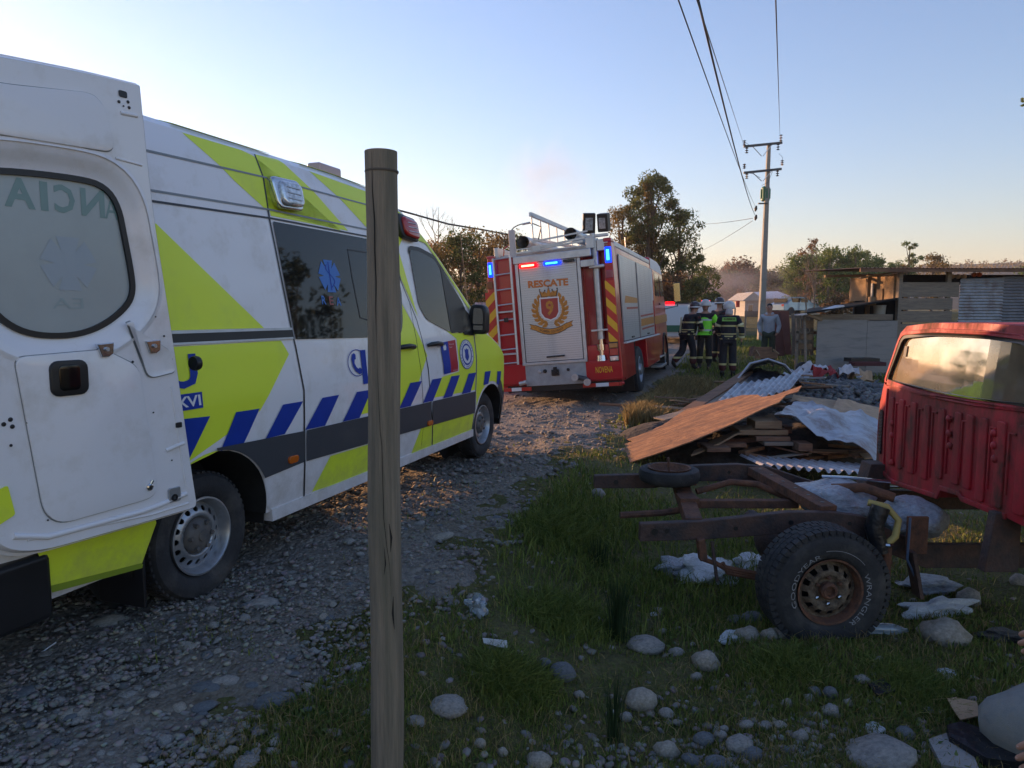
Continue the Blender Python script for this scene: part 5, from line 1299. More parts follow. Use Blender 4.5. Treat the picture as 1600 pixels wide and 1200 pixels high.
# edge fold along the foot and left quarter with its vent
pline('fold', [(4.80, .50), (4.70, .475), (4.66, .47), (4.16, .503), (4.13, .562), (3.96, .575), (3.93, .55), (3.60, .545)], .022, RP, .005, .004, .004)
pline('fold', [(4.81, .50), (4.83, .80), (4.82, 1.08)], .010, RP, .004, .002, .003)
map2d(plate2d([rrect(4.872, 4.93, .615, .925, .015)], .003), lambda x, y, z: CM(x, y, z + .004), 'vent', M['black'], pk)
for k in range(12): MB().beam(CM(4.876, .635 + k * .024, .009), CM(4.926, .635 + k * .024, .009), .006, .008).build('vent_slat', M['darkgrey'], pk)
pline('window_sticker', [(4.665, 1.38), (4.665, 1.31)], .035, mat('sticker', (.12, .12, .12), .6), -.006, .0006)
# chassis
def rail(name, pts, w_, m):
    mb = PB(); L = len(pts)
    vs = []
    for (x, y, z, h) in pts:
        vs += [(x, y - w_ / 2, z - h), (x, y + w_ / 2, z - h), (x, y + w_ / 2, z), (x, y - w_ / 2, z)]
    fs = [(0, 1, 2, 3), tuple(4 * (L - 1) + i for i in (3, 2, 1, 0))]
    for i in range(L - 1):
        a_ = 4 * i
        for j in range(4): q = (j + 1) % 4; fs.append((a_ + j, a_ + q, a_ + 4 + q, a_ + 4 + j))
    mb.add(vs, fs); return mb.build(name, M[m], pk, fix=True, bevel=.006)
rail('chassis_rail', [(.745, 4.05, .375, .105), (1.10, 4.05, .39, .11), (1.38, 4.05, .42, .12), (1.60, 4.05, .445, .125), (1.86, 4.05, .445, .13), (2.04, 4.05, .42, .13), (2.22, 4.05, .33, .14), (2.42, 4.05, .25, .14), (4.4, 4.05, .25, .14)], .055, 'rustdark')
rail('chassis_rail', [(.57, 4.85, .475, .09), (.98, 4.85, .485, .10), (1.25, 4.85, .545, .11), (1.56, 4.85, .555, .12), (1.78, 4.85, .535, .12), (2.0, 4.85, .46, .13), (2.25, 4.85, .385, .13), (2.8, 4.85, .365, .13), (4.4, 4.85, .36, .13)], .055, 'rustdark')
rail('cross_member', [(1.05, 4.07, .385, .07), (1.12, 4.5, .415, .075), (1.18, 4.83, .47, .08)], .095, 'rust') if False else PB().beam((1.07, 4.07, .36), (1.16, 4.82, .43), .10, .075).build('cross_member', M['rust'], bevel=.006)
PB().beam((1.86, 4.07, .44), (1.68, 4.83, .51), .11, .06).build('cross_member', M['rust'], bevel=.006)
PB().tube([(1.22, 4.60, .42), (1.45, 4.62, .48), (1.62, 4.6, .47), (1.75, 4.5, .42), (2.1, 4.4, .38)], .022, 8).build('brake_pipe', M['rust'], sm=60)
PB().beam((1.12, 4.40, .395), (1.80, 4.38, .40), .06, .05).build('stay', M['rust'], bevel=.005)
PB().box(1.05, 1.17, 4.33, 4.47, .41, .445).build('bracket', M['rust'], bevel=.004); PB().box(1.10, 1.22, 4.6, 4.75, .46, .49).build('bracket', M['rust'], bevel=.004)
PB().tube([(.68, 4.36, .33), (.95, 4.38, .34), (1.12, 4.4, .36)], .022, 8).build('stay', M['rust'])
for (x, y, z, nx) in ((.83, 4.021, .33, .02), (.90, 4.021, .335, .014), (1.30, 4.021, .35, .013), (1.62, 4.021, .385, .015), (1.75, 4.021, .385, .014), (1.96, 4.021, .38, .012), (2.08, 4.021, .34, .012), (.72, 4.821, .43, .018), (1.5, 4.821, .50, .012)):
    PB().lathe([(nx, 0), (nx, .002)], (x, y, z), (0, -1, 0), 12).build('rail_hole', M['black'])
for k in range(6):
    t = k / 6 + .08; PB().lathe([(.012, 0), (.012, .001)], (1.86 - .18 * t, 4.07 + .76 * t, .4715 + .07 * t - .0), (0, 0, 1), 8).build('rail_hole', M['black'])
# spring hanger and leaf spring, shackle
PB().beam((1.09, 4.0, .30), (1.11, 4.0, .17), .06, .045).build('spring_shackle', M['rust'], bevel=.008)
for k in range(3): PB().tube([(1.10 + .06 * k, 3.99, .18 - .012 * k), (1.25, 3.99, .125 - .014 * k), (1.45, 3.99, .085 - .014 * k), (1.69, 3.99, .07 - .014 * k), (1.95, 3.99, .09 - .014 * k), (2.2 - .06 * k, 3.99, .16 - .01 * k)], .014, 6).build('leaf_spring', M['rust'])
PB().tube([(1.15, 3.97, .29), (1.18, 3.95, .06)], .010, 6).build('damper', M['rustdark'])
PB().tube([(1.69, 3.75, .11), (1.69, 4.9, .16)], .055, 10).build('axle', M['rustdark'], sm=60); PB().ellip((1.69, 4.40, .15), (.14, .16, .14), 14, 8).build('differential', M['rustdark'], sm=60)
def lump(name, c, r, seed):
    bm = bmesh.new(); bmesh.ops.create_icosphere(bm, subdivisions=4, radius=1)
    for v in bm.verts: v.co = v.co * (1 + .22 * mnoise.noise(v.co * 1.5 + Vector((seed, 0, 0))) + .10 * abs(mnoise.noise(v.co * 4 + Vector((0, seed, 0)))) )
    me = bpy.data.meshes.new(name); bm.to_mesh(me); bm.free(); me.materials.append(M['tankplastic']); smooth(me, 40)
    o = link(name, me, pk); o.location = Vector(c) - KO; o.scale = r; return o
# tank and wrappings, brackets by the cab
lump('plastic_sheeting', (2.05, 4.42, .42), (.25, .24, .115), 3)
lump('plastic_sheeting', (2.42, 4.22, .36), (.19, .19, .115), 8)
PB().tube([(2.0, 4.35, .505), (2.15, 4.25, .535), (2.3, 4.18, .49)], .03, 8).build('rust_stain_pipe', M['rust'], sm=60)
PB().tube([(2.06, 4.02, .505), (2.15, 3.98, .49), (2.205, 3.95, .42), (2.18, 3.93, .33), (2.13, 3.92, .29)], .020, 10).build('filler_hose', M['hose'], sm=60)
PB().tube([(2.13, 3.92, .30), (2.13, 3.92, .05)], .028, 8).build('filler_pipe', M['rust'], sm=60); PB().lathe([(.03, 0), (.036, .01), (.03, .02)], (2.13, 3.92, .28), (0, 0, 1), 12).build('hose_clip', M['chrome'])
PB().tube([(2.10, 3.95, .50), (2.06, 3.94, .38), (2.10, 3.93, .24)], .05, 8).build('black_hose', M['blackbag'], sm=60)
PB().tube([(2.26, 3.93, .44), (2.25, 3.92, .2), (2.3, 3.92, .1)], .007, 6).build('brake_line', mat('blue_line', (.08, .12, .2), .4))
PB().box(2.26, 2.38, 3.95, 3.97, .22, .44).build('bracket', M['rust'], bevel=.004); PB().beam((2.27, 3.93, .25), (2.33, 3.93, -.02), .09, .02).build('bracket', M['rustdark'])
PB().tube([(2.0, 4.5, .545), (2.15, 4.45, .55), (2.4, 4.42, .53)], .010, 6).build('brake_line', M['chrome']); PB().tube([(2.28, 4.85, .40), (2.4, 4.84, .395), (2.8, 4.84, .39)], .006, 6).build('brake_line', M['chrome'])
def bracket(y0, y1, zt, x0=2.42, zb=.22):
    mb = PB(); vs = [(x0 + .02, y0, zb), (x0 + .20, y0, zb), (x0 + .20, y0, zt), (x0 + .06, y0, zt), (x0 + .02, y1, zb), (x0 + .20, y1, zb), (x0 + .20, y1, zt), (x0 + .06, y1, zt)]
    mb.add(vs, [(0, 1, 2, 3), (7, 6, 5, 4), (0, 4, 5, 1), (1, 5, 6, 2), (2, 6, 7, 3), (3, 7, 4, 0)]); return mb.build('cab_mount', M['rustdark'], bevel=.006, fix=True)
bracket(4.80, 4.94, .56, 2.41, .38); bracket(3.61, 3.67, .56, 2.46, .24)
# spare wheel lying on the rails with its threaded rod
def rim_plain(name, o, r, m, parent): return None
sp = empty('spare_wheel', (1.05, 4.66, .525), label='worn spare wheel lying flat on the far chassis rail with a rod through its hub', cat='wheel'); sp.scale = (.86, .86, .86)
q = MB(); q.lathe([(.155, -.045), (.20, -.06), (.225, -.045), (.235, 0), (.225, .04), (.20, .052), (.155, .042)], (0, 0, 0), (0, 0, 1), 36, close=True); q.build('tyre', M['tyre'], sp, sm=50)
q = MB(); q.lathe([(.155, -.04), (.155, .045), (.168, .058), (.15, .055), (.13, .02), (.10, .0), (.07, .015), (.03, .02), (.0, .02)], (0, 0, 0), (0, 0, 1), 28); q.build('rim', M['rust'], sp, sm=50)
q = MB(); q.tube([(0, 0, 0), (-.01, 0, .13)], .009, 8)
for k in range(9): q.lathe([(.009, 0), (.012, .003), (.009, .006)], (-.002 - .0008 * k, 0, .03 + .011 * k), (0, 0, 1), 8)
q.build('threaded_rod', M['rust'], sp)
# rear wheel with raised lettering
wh = empty('rear_wheel', tuple(Vector((1.715, 3.69, .10)) - KO), parent=pk); KIDS.setdefault(pk.name, []).append(wh); wh.rotation_euler = (0, 0, R(4)); wh.scale = (.93, .93, .93)
T_ = MB(); RR = .365
T_.lathe([(.185, .20), (.26, .225), (.325, .215), (.352, .19), (.362, .12), (.362, .09), (.352, .02), (.325, -.006), (.29, -.012), (.24, -.010), (.205, .002), (.19, .02)], (0, 0, 0), (0, 1, 0), 72, close=True)
for k in range(52):
    a_ = 2 * math.pi * k / 52
    for (y0, y1, da, tw) in ((.0, .05, 0, .02), (.055, .10, .05, -.02), (.105, .15, .0, .02), (.155, .20, .05, 0)):
        p = Vector((math.cos(a_ + da), 0, math.sin(a_ + da))); t = Vector((-math.sin(a_ + da), 0, math.cos(a_ + da)))
        c0 = p * .354 + Vector((0, (y0 + y1) / 2, 0)); T_.beam(c0 - t * .018, c0 + t * .018, .022, y1 - y0, up=(0, 1, 0))
    p = Vector((math.cos(a_), 0, math.sin(a_))); t = Vector((-math.sin(a_), 0, math.cos(a_))); c0 = p * .336 + Vector((0, .001, 0)); T_.beam(c0 - t * .011, c0 + t * .011, .03, .006, up=(0, 1, 0))
T_.build('tyre', M['tyre'], wh, sm=40)
def tyretext(txt, a0, a1, r0, r1):
    vf = text2d(txt, 1, .0, width=1.0, height=1.0)
    def fn(x, y, z):
        a_ = R(a0 + (a1 - a0) * x); r_ = r0 + (r1 - r0) * y
        return Vector((r_ * math.cos(a_), -.0145 + .006 * max(0, (.235 - r_) / .02), r_ * math.sin(a_)))
    return map2d(vf, fn, 'lettering', M['tyre_text'], wh, [i / 30 for i in range(31)], [.25, .5, .75])
tyretext('GOODYEAR', 202, 108, .214, .243); tyretext('WRANGLER', 28, -58, .214, .241)
for a0, a1 in ((100, 40),):
    map2d(plate2d([arc(0, 0, .252, a0, a1, 20) + arc(0, 0, .2490, a1, a0, 20)]), lambda x, y, z: Vector((x, -.0137, y)), 'white_line', M['tyre_text'], wh)
rm = MB(); rm.lathe([(.190, .20), (.188, .01), (.198, -.004), (.186, -.002), (.178, .015), (.172, .07)], (0, 0, 0), (0, 1, 0), 48); rm.f = rm.f[:-2]; rm.m = rm.m[:-2]; rm.build('rim', M['rust'], wh, sm=50)
disc = [arc(0, 0, .175, 0, 360, 60)[:-1]]
for k in range(12):
    a_ = 2 * math.pi * (k + .3) / 12; disc.append([(.135 * math.cos(a_) + u * math.cos(a_) - v * math.sin(a_), .135 * math.sin(a_) + u * math.sin(a_) + v * math.cos(a_)) for u, v in ((-.014, -.015), (.014, -.02), (.014, .02), (-.014, .015))])
disc.append(arc(0, 0, .045, 0, 360, 16)[:-1])
def dm(x, y, z):
    q = math.hypot(x, y); h = .06 - .035 * smst(.165, .115, q) + .025 * smst(.10, .06, q); return Vector((x, h - z, y))
map2d(plate2d(disc, .005), dm, 'wheel_disc', mat('flaking_rim', (.20, .15, .10), .8, col2=(.04, .025, .018), scale=30, bump=.5, bscale=50), wh, [i * .014 for i in range(-12, 13)], [i * .014 for i in range(-12, 13)], sm=50)
MB().lathe([(.05, .08), (.05, .01), (.038, -.002), (.03, .0), (.028, .02), (.0, .02)], (0, 0, 0), (0, 1, 0), 20).build('hub', M['rust'], wh, sm=40)
for k in range(6):
    a_ = 2 * math.pi * k / 6 - .52; MB().lathe([(.012, .04), (.012, .015), (.006, .01)], (.078 * math.cos(a_), 0, .078 * math.sin(a_)), (0, 1, 0), 6).build('wheel_nut', M['chrome'] if k in (4, 5, 0) else M['rust'], wh)
MB().lathe([(.17, .1), (.17, .12)], (0, 0, 0), (0, 1, 0), 24).build('brake_drum', M['under'], wh)

# ------------------------------------------------------------------ heap of scrap
def P3(px, py, Y):
    dx = (px - 800) / 1109.0; dy = (py - 600) / 1109.0; p = R(5.766)
    fy = math.cos(p) - dy * math.sin(p); fz = -math.sin(p) - dy * math.cos(p); t = Y / fy
    return Vector((dx * t, Y, 1.6 + fz * t))
def slab(name, pts, th, m, label=None, cat=None, parent=None, group=None):
    """a board or sheet given by its outline in space"""
    pts = [Vector(p) for p in pts]; c = sum(pts, Vector()) / len(pts)
    nn = Vector()
    for i in range(len(pts)): nn += (pts[i] - c).cross(pts[(i + 1) % len(pts)] - c)
    nn.normalize()
    n = len(pts); mb = MB(); mb.v = [tuple(p + nn * th / 2) for p in pts] + [tuple(p - nn * th / 2) for p in pts]
    mb.f = [tuple(range(n)), tuple(n + i for i in range(n))[::-1]] + [(i, n + i, n + (i + 1) % n, (i + 1) % n) for i in range(n)]; mb.m = [0] * len(mb.f)
    o = mb.build(name, M[m] if isinstance(m, str) else m, parent, fix=True)
    return tag(o, label, cat, group)
def plane_px(pxs, A, B, Cc):
    """pixels thrown on the plane through three points"""
    nn = (B - A).cross(Cc - A).normalized(); out = []; o = Vector((0, 0, 1.6)); p = R(5.766)
    for px_, py_ in pxs:
        dx = (px_ - 800) / 1109.0; dy = (py_ - 600) / 1109.0
        d = Vector((dx, math.cos(p) - dy * math.sin(p), -math.sin(p) - dy * math.cos(p)))
        out.append(o + d * ((A - o).dot(nn) / d.dot(nn)))
    return out
A_ = P3(972, 684, 9.2); B_ = P3(982, 722, 7.75); C_ = P3(1253, 603, 8.9)
osb_px = [(957, 680), (975, 677), (992, 681), (1035, 665), (1072, 640), (1120, 628), (1160, 618), (1184, 617), (1190, 621), (1210, 618), (1253, 603), (1247, 612), (1228, 618), (1217, 629), (1190, 640), (1140, 665), (1080, 690), (1030, 708), (984, 723), (980, 712), (976, 706), (976, 694), (990, 690), (972, 685)]
op = plane_px(osb_px, A_, B_, C_)
osb = slab('chipboard_sheet', op, .012, 'osb', 'torn orange brown chipboard sheet lying on top of the scrap heap, sunlit', 'board')
def board(name, p0, p1, w_, th, m, label=None, cat='plank', up=(0, 0, 1), group=None):
    return tag(MB().beam(p0, p1, w_, th, up=up).build(name, M[m], None, bevel=.003), label, cat, group)
board('plank', P3(1042, 664, 9.4), P3(1172, 580, 12.5), .20, .05, 'wood2', 'long brown plank sloping up behind the chipboard sheet, nearest the gravel')
board('plank', P3(1060, 656, 9.6), P3(1178, 590, 12.2), .26, .05, 'wood', 'wide grey plank lying beside the long brown plank')
board('plank', P3(1092, 652, 9.3), P3(1180, 612, 11.2), .18, .04, 'wood2', 'short brown plank tucked under the chipboard sheet upper edge')
board('plank', P3(1030, 655, 9.6), P3(1090, 640, 9.9), .25, .02, 'wood', 'splintered grey board at the left foot of the scrap heap')
def corrug(name, o, u, v, nu, amp, pitch, th, m, label=None, cat='metal sheet', parent=None, bend=None, edge=None):
    """corrugated sheet: waves across u, ridges along v"""
    o = Vector(o); u = Vector(u); v = Vector(v); nn = u.cross(v).normalized(); L = u.length; k = int(L / pitch * 8); g = []
    for i in range(k + 1):
        t = i / k; row = []
        for j in range(7):
            s_ = j / 6; row.append(o + u * t + v * s_ + nn * (amp * math.sin(2 * math.pi * t * L / pitch) + (bend(t, s_) if bend else 0)))
        g.append(row)
    ob = MB().sheet(g, th).build(name, M[m], parent, sm=60)
    return tag(ob, label, cat) if label else ob
a_ = P3(1150, 606, 10.8); 
corrug('corrugated_sheet', P3(1150, 632, 9.6), P3(1205, 628, 9.6) - P3(1150, 632, 9.6) + Vector((.35, .2, .15)), P3(1185, 597, 10.9) - P3(1150, 632, 9.6), 8, .02, .12, .002, 'zinc', 'short corrugated metal sheet on the heap behind the chipboard')
corrug('corrugated_sheet', P3(1120, 628, 10.0), Vector((.75, .1, .10)), P3(1150, 600, 11.5) - P3(1120, 628, 10.0), 8, .02, .12, .002, 'zinc', 'left corrugated metal sheet poking out beside the brown planks')
# crumpled pale metal sheet
def softsheet(name, P00, P10, P01, P11, m, amp, th=.003, nu=16, nv=8, label=None, cat='metal sheet', seed=0, sag=0):
    g = []
    for i in range(nu + 1):
        row = []
        for j in range(nv + 1):
            s_, t = i / nu, j / nv
            p = P00 * (1 - s_) * (1 - t) + P10 * s_ * (1 - t) + P01 * (1 - s_) * t + P11 * s_ * t
            k = amp * (mnoise.noise(Vector((s_ * 3 + seed, t * 2, seed))) + .5 * abs(mnoise.noise(Vector((s_ * 7, t * 5 + seed, 2)))))
            row.append(p + Vector((0, -.2 * k, k + sag * math.sin(math.pi * s_))))
        g.append(row)
    return tag(MB().sheet(g, th).build(name, M[m] if isinstance(m, str) else m, None, sm=50), label, cat)
softsheet('crumpled_sheet', P3(1210, 648, 8.2), P3(1368, 724, 7.5), P3(1240, 628, 9.6), P3(1375, 660, 9.0), 'zinc', .16, .006, 18, 8, 'crumpled pale metal sheet sloping down towards the pickup cab', seed=3, sag=.05)
softsheet('crumpled_sheet', P3(1300, 640, 9.4), P3(1372, 660, 9.0), P3(1310, 622, 10.4), P3(1380, 640, 10), 'card', .1, .004, 8, 5, 'brown cardboard piece lying above the crumpled metal sheet', 'cardboard', seed=5)
softsheet('cardboard_piece', P3(1235, 628, 9.8), P3(1305, 650, 9.2), P3(1240, 618, 10.6), P3(1320, 630, 10.3), 'card', .08, .004, 8, 5, 'flattened cardboard behind the lumber stack', 'cardboard', seed=6)
softsheet('wood_offcut', P3(1080, 712, 7.9), P3(1215, 655, 8.4), P3(1095, 700, 8.3), P3(1205, 648, 8.7), 'woodlight', .06, .02, 10, 3, 'curved pale strip of board under the chipboard sheet', 'board', seed=8)
# stack of offcuts
for (x0, x1, y_, Y, h, d_, m, lb) in ((1180, 1222, 664, 8.2, .09, .3, 'woodlight', 'topmost short timber block of the stack under the chipboard'), (1155, 1232, 676, 8.2, .06, .35, 'woodlight', 'second timber block of the stack under the chipboard'), (1182, 1235, 686, 8.15, .05, .3, 'wood2', 'third timber block of the stack, darker than those above'),
                                    (1105, 1142, 703, 7.9, .05, .3, 'wood2', 'short brown timber lying low at the left of the stack'), (1195, 1240, 694, 8.1, .04, .3, 'wood', 'lowest grey timber block of the stack'), (1248, 1270, 699, 8.0, .09, .2, 'wood2', 'square brown timber end below the crumpled metal sheet'), (1225, 1238, 672, 8.5, .08, .25, 'wood2', 'small brown timber beside the stack top')):
    p0 = P3(x0, y_, Y); p1 = P3(x1, y_, Y)
    tag(MB().box(p0.x, p1.x, Y, Y + d_, p0.z - h / 2, p0.z + h / 2).build('timber_block', M[m], None, bevel=.004), lb, 'timber')
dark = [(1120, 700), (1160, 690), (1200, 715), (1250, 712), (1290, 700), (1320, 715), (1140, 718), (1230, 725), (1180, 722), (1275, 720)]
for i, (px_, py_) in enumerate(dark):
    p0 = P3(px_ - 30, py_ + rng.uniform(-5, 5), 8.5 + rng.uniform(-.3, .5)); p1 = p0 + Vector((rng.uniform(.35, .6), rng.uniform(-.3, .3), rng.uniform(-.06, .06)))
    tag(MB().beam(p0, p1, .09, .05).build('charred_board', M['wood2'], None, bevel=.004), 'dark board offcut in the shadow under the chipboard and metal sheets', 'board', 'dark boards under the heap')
corrug('corrugated_edge', P3(1190, 728, 7.0), P3(1372, 745, 6.8) - P3(1190, 728, 7.0) + Vector((.25, 0, 0)), Vector((.1, 1.0, -.10)), 12, .022, .095, .003, 'zinc', 'corrugated metal sheet lying low behind the chassis beside the cab')
# mound body so that the heap stands on something
def mound(name, cx_, cy_, rx, ry, h, m, label=None, cat=None, kind=None, n=60, rot=0.0, rough=.3, seed=1, base=0.0):
    u = np.linspace(-1, 1, n); U, V = np.meshgrid(u, u); c, s = math.cos(rot), math.sin(rot)
    X = cx_ + (U * rx * c - V * ry * s); Y = cy_ + (U * rx * s + V * ry * c); q = np.clip(1 - U ** 2 - V ** 2, 0, 1)
    Z = gh(X, Y) - .03 + base + h * q ** .7 * (1 + rough * fbm(X * 1.0 + seed, Y, 3.0) * .5) 
    me = gridmesh(name, X, Y, Z, m)
    if me.polygons[0].normal.z < 0: me.flip_normals()
    return tag(link(name, me), label, cat, kind=kind)
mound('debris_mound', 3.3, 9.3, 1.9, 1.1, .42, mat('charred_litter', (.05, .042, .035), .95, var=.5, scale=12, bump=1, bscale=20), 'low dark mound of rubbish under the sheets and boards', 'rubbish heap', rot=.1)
mound('rubble_mound', 6.0, 12.6, 2.6, 2.0, .55, mat('rubble_soil', (.09, .085, .08), .95, var=.5, scale=8, bump=1, bscale=14), 'grey mound of broken stone rubble behind the crumpled sheet', 'rubble heap', rot=.2, seed=4)
x = 6.0 + nr.normal(0, 1.15, 1500); y = 12.6 + nr.normal(0, .9, 1500)
q = np.clip(1 - ((x - 6) / 2.6) ** 2 - ((y - 12.6) / 2.0) ** 2, 0, 1); k = q > .03; x, y, q = x[k], y[k], q[k]
z = gh(x, y) + .55 * q ** .7; r = nr.uniform(.03, .10, len(x))
rub = bulk('rubble', sb0, np.stack([x, y, z], -1), np.stack([r, r * .8, r * .55], -1), nr.random(len(x)) * 6.28, island_stone_mat('rubble_stone', (.09, .095, .10), (.17, .17, .17), (.26, .26, .25)), None, .5); tag(rub, 'heap of grey broken rubble stones between the scrap and the shed', 'rubble', kind='stuff')
# dark bent sheet with pale rim (old bonnet) on the far side
g = []
pa = [(1140, 612), (1155, 590), (1175, 570), (1200, 563), (1222, 570), (1240, 588), (1252, 600)]
for px_, py_ in pa: g.append([P3(px_, py_, 12.0), P3(px_ + 4, py_ + 3, 12.5), P3(px_ + 8, py_ + 2, 13.2)])
tag(MB().sheet(g, .012).build('bent_sheet', M['blackbag'], None, sm=60), 'black bent sheet arched over the far end of the scrap heap', 'metal sheet')
tag(MB().tube([P3(1150, 596, 11.9), P3(1172, 568, 11.9), P3(1200, 561, 11.9), P3(1226, 570, 11.9), P3(1246, 592, 11.9)], .02, 6).build('bent_pipe', M['zinc'], None, sm=60), 'pale bent strip running over the black arched sheet', 'pipe')
# loose broken boards all over and around the heap
for i in range(58):
    px_ = rng.uniform(1035, 1365); py_ = rng.uniform(600, 715) if px_ > 1130 else rng.uniform(640, 690); Yq = 7.9 + (715 - py_) / 115 * 4.2
    if px_ < 1200 and abs(py_ - (722 - (px_ - 980) * .40)) < 34: py_ -= 30; Yq += 1.3
    p0 = P3(px_, py_, Yq); a_ = rng.uniform(-.9, .9) + (math.pi if rng.random() < .5 else 0); L = rng.uniform(.3, 1.1)
    d_ = Vector((math.cos(a_), math.sin(a_) * .8, rng.uniform(-.16, .16))).normalized()
    tag(MB().beam(p0, p0 + d_ * L, rng.uniform(.05, .16), rng.uniform(.012, .035), up=(rng.uniform(-.3, .3), rng.uniform(-.3, .3), 1)).build('broken_board', M[rng.choice(['wood', 'wood2', 'wood2', 'woodlight', 'card', 'osb'])], None), 'broken board lying loose on the scrap heap', 'board', 'loose broken boards of the scrap heap')
softsheet('black_sheet', P3(1165, 600, 11.6), P3(1240, 603, 11.4), P3(1175, 580, 12.4), P3(1240, 585, 12.3), 'blackbag', .18, .01, 10, 6, 'black plastic sheet heaped under the arch', 'plastic sheet', seed=11)
for i, (px_, py_, m, lb) in enumerate(((1288, 588, 'clothred', 'red rag on the rubble'), (1272, 583, 'clothwhite', 'pink white rag left of the red rag'), (1325, 586, 'clothwhite', 'pale sheet of cloth right of the red rag'), (1345, 592, 'card', 'tan cardboard flap on the rubble near the pickup'), (1308, 594, 'blackbag', 'black bag between the rags on the rubble'), (1255, 590, 'clothwhite', 'pale rag at the left end of the rubble'), (1240, 598, 'clothwhite', 'small crumpled pale rag below the black arched sheet'))):
    p = P3(px_, py_, 14.0 + .2 * i); softsheet('rag', p + Vector((-.22, -.1, 0)), p + Vector((.24, -.12, 0)), p + Vector((-.2, .2, .1)), p + Vector((.25, .2, .12)), m, .22, .01, 8, 6, lb, 'rag', seed=20 + i)
board('plank', P3(1315, 576, 15.5), P3(1340, 586, 14.2), .09, .03, 'woodlight', 'pale stick of timber leaning near the rags')
board('plank', P3(1248, 592, 13.3), P3(1290, 590, 13.0), .12, .03, 'greyply', 'grey board lying across the rubble top')
board('plank', P3(1268, 600, 12.6), P3(1330, 604, 12.4), .15, .03, 'wood', 'wide grey board half buried in the rubble')
# ------------------------------------------------------------------ shed and lean-to
SY = 18.0
shed = empty('shed', (P3(1405, 500, SY).x, SY, g1(11, SY)), label='tall timber shed with a sunlit end wall and a flat sheet roof', cat='shed')
SO = Vector(shed.location)
def sb(name, x0, x1, y0, y1, z0, z1, m, bev=0.0): return MB().box(x0 - SO.x, x1 - SO.x, y0 - SO.y, y1 - SO.y, z0 - SO.z, z1 - SO.z).build(name, M[m], shed, bevel=bev)
xl = P3(1405, 450, SY).x; xr_ = P3(1498, 450, SY).x; zt = lambda py: P3(1400, py, SY).z
gz = g1(11, SY) - .1
for (a, b, m) in ((506, 630, 'wood'), (486, 503.5, 'wood'), (466, 484, 'wood'), (441, 464, 'wood')):
    sb('board', xl + .05, xr_ - (0.35 if 464 < a < 490 else 0) * .4, SY - .02, SY + .01, zt(b) if b < 600 else gz, zt(a), m, .004)
sb('corner_post', xl - .03, xl + .06, SY - .05, SY + .08, gz, zt(426), 'wood', .006); sb('wall_post', xr_ - .28, xr_ - .18, SY + .02, SY + .1, gz, zt(424), 'wood')
sb('end_wall', xl - .02, xl + .01, SY + .1, SY + 2.6, zt(468), zt(427), 'woodlight'); sb('end_post', xl - .25, xl - .16, SY + 1.1, SY + 1.2, gz, zt(424), 'woodlight')
for k, (y0, y1, z0_, z1_, m) in enumerate(((SY + .15, SY + .6, 468, 430, 'woodlight'), (SY + .65, SY + 1.0, 468, 450, 'woodlight'), (SY + 1.1, SY + 1.5, 475, 440, 'zinc'))):
    sb('end_board', xl - .06 - .02 * k, xl - .025 - .02 * k, y0, y1, zt(z0_), zt(z1_), m, .004)
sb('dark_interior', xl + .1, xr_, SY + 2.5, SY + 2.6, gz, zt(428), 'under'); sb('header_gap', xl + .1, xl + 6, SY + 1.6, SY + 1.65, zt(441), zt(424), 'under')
corrug('roof_sheet', Vector((P3(1335, 417, SY).x, SY - .35, zt(420))) - SO, Vector((6.2, 0, -.02)), Vector((0, 3.4, .12)), 30, .012, .1, .004, 'rustzinc', parent=shed)
MB().beam(Vector((P3(1335, 420, SY).x, SY - .3, zt(423))) - SO, Vector((xl + 5.5, SY - .3, zt(423))) - SO, .05, .09).build('roof_beam', M['wood2'], shed)
MB().beam(Vector((P3(1352, 436, SY).x, SY + .3, zt(434))) - SO, Vector((xl + .4, SY + .2, zt(419))) - SO, .18, .04).build('roof_batten', M['woodlight'], shed, bevel=.01)
MB().beam(Vector((P3(1338, 424, SY).x, SY + 1.8, zt(426))) - SO, Vector((xl + .5, SY + 1.8, zt(424))) - SO, .10, .06).build('roof_batten', M['woodlight'], shed)
# corrugated wall on the right
cw0 = P3(1500, 436, SY + .15)
MBc = MB(); g = []
zb_, zt_ = gz, zt(428)
for i in range(int((zt_ - zb_) / .076 * 6) + 1):
    z = zb_ + i * .076 / 6; a_ = .016 * math.sin(2 * math.pi * (z - zb_) / .076)
    g.append([(xr_ + .02 + dx, SY - .02 - a_, min(z, zt_ - .12 + .03 * dx)) for dx in (0, .6, 1.1)])
MB().sheet([[tuple(Vector(p) - SO) for p in r] for r in g], .003).build('corrugated_wall', M['zinc'], shed, sm=60)
MB().sheet([[tuple(Vector(p) - SO + Vector((1.08, .03, .05))) for p in r] + [tuple(Vector(r[-1]) - SO + Vector((2.6, .03, .07)))] for r in g], .003).build('corrugated_wall', M['rustzinc'] if False else mat('dull_zinc', (.24, .25, .28), .55, metal=.4, var=.2, scale=4), shed, sm=60)
for i, px_ in enumerate((1488, 1497, 1506, 1522, 1530)):
    p = P3(px_, 432 - (i > 2) * 3, SY + .3); tag(MB().ellip(p, (.07, .07, .06), 8, 6).build('bundle', M['orangeplastic'] if i > 2 else M['card'], None, sm=80), 'small lit bundle tucked under the shed roof edge', 'bundle', 'bundles under the shed roof edge')
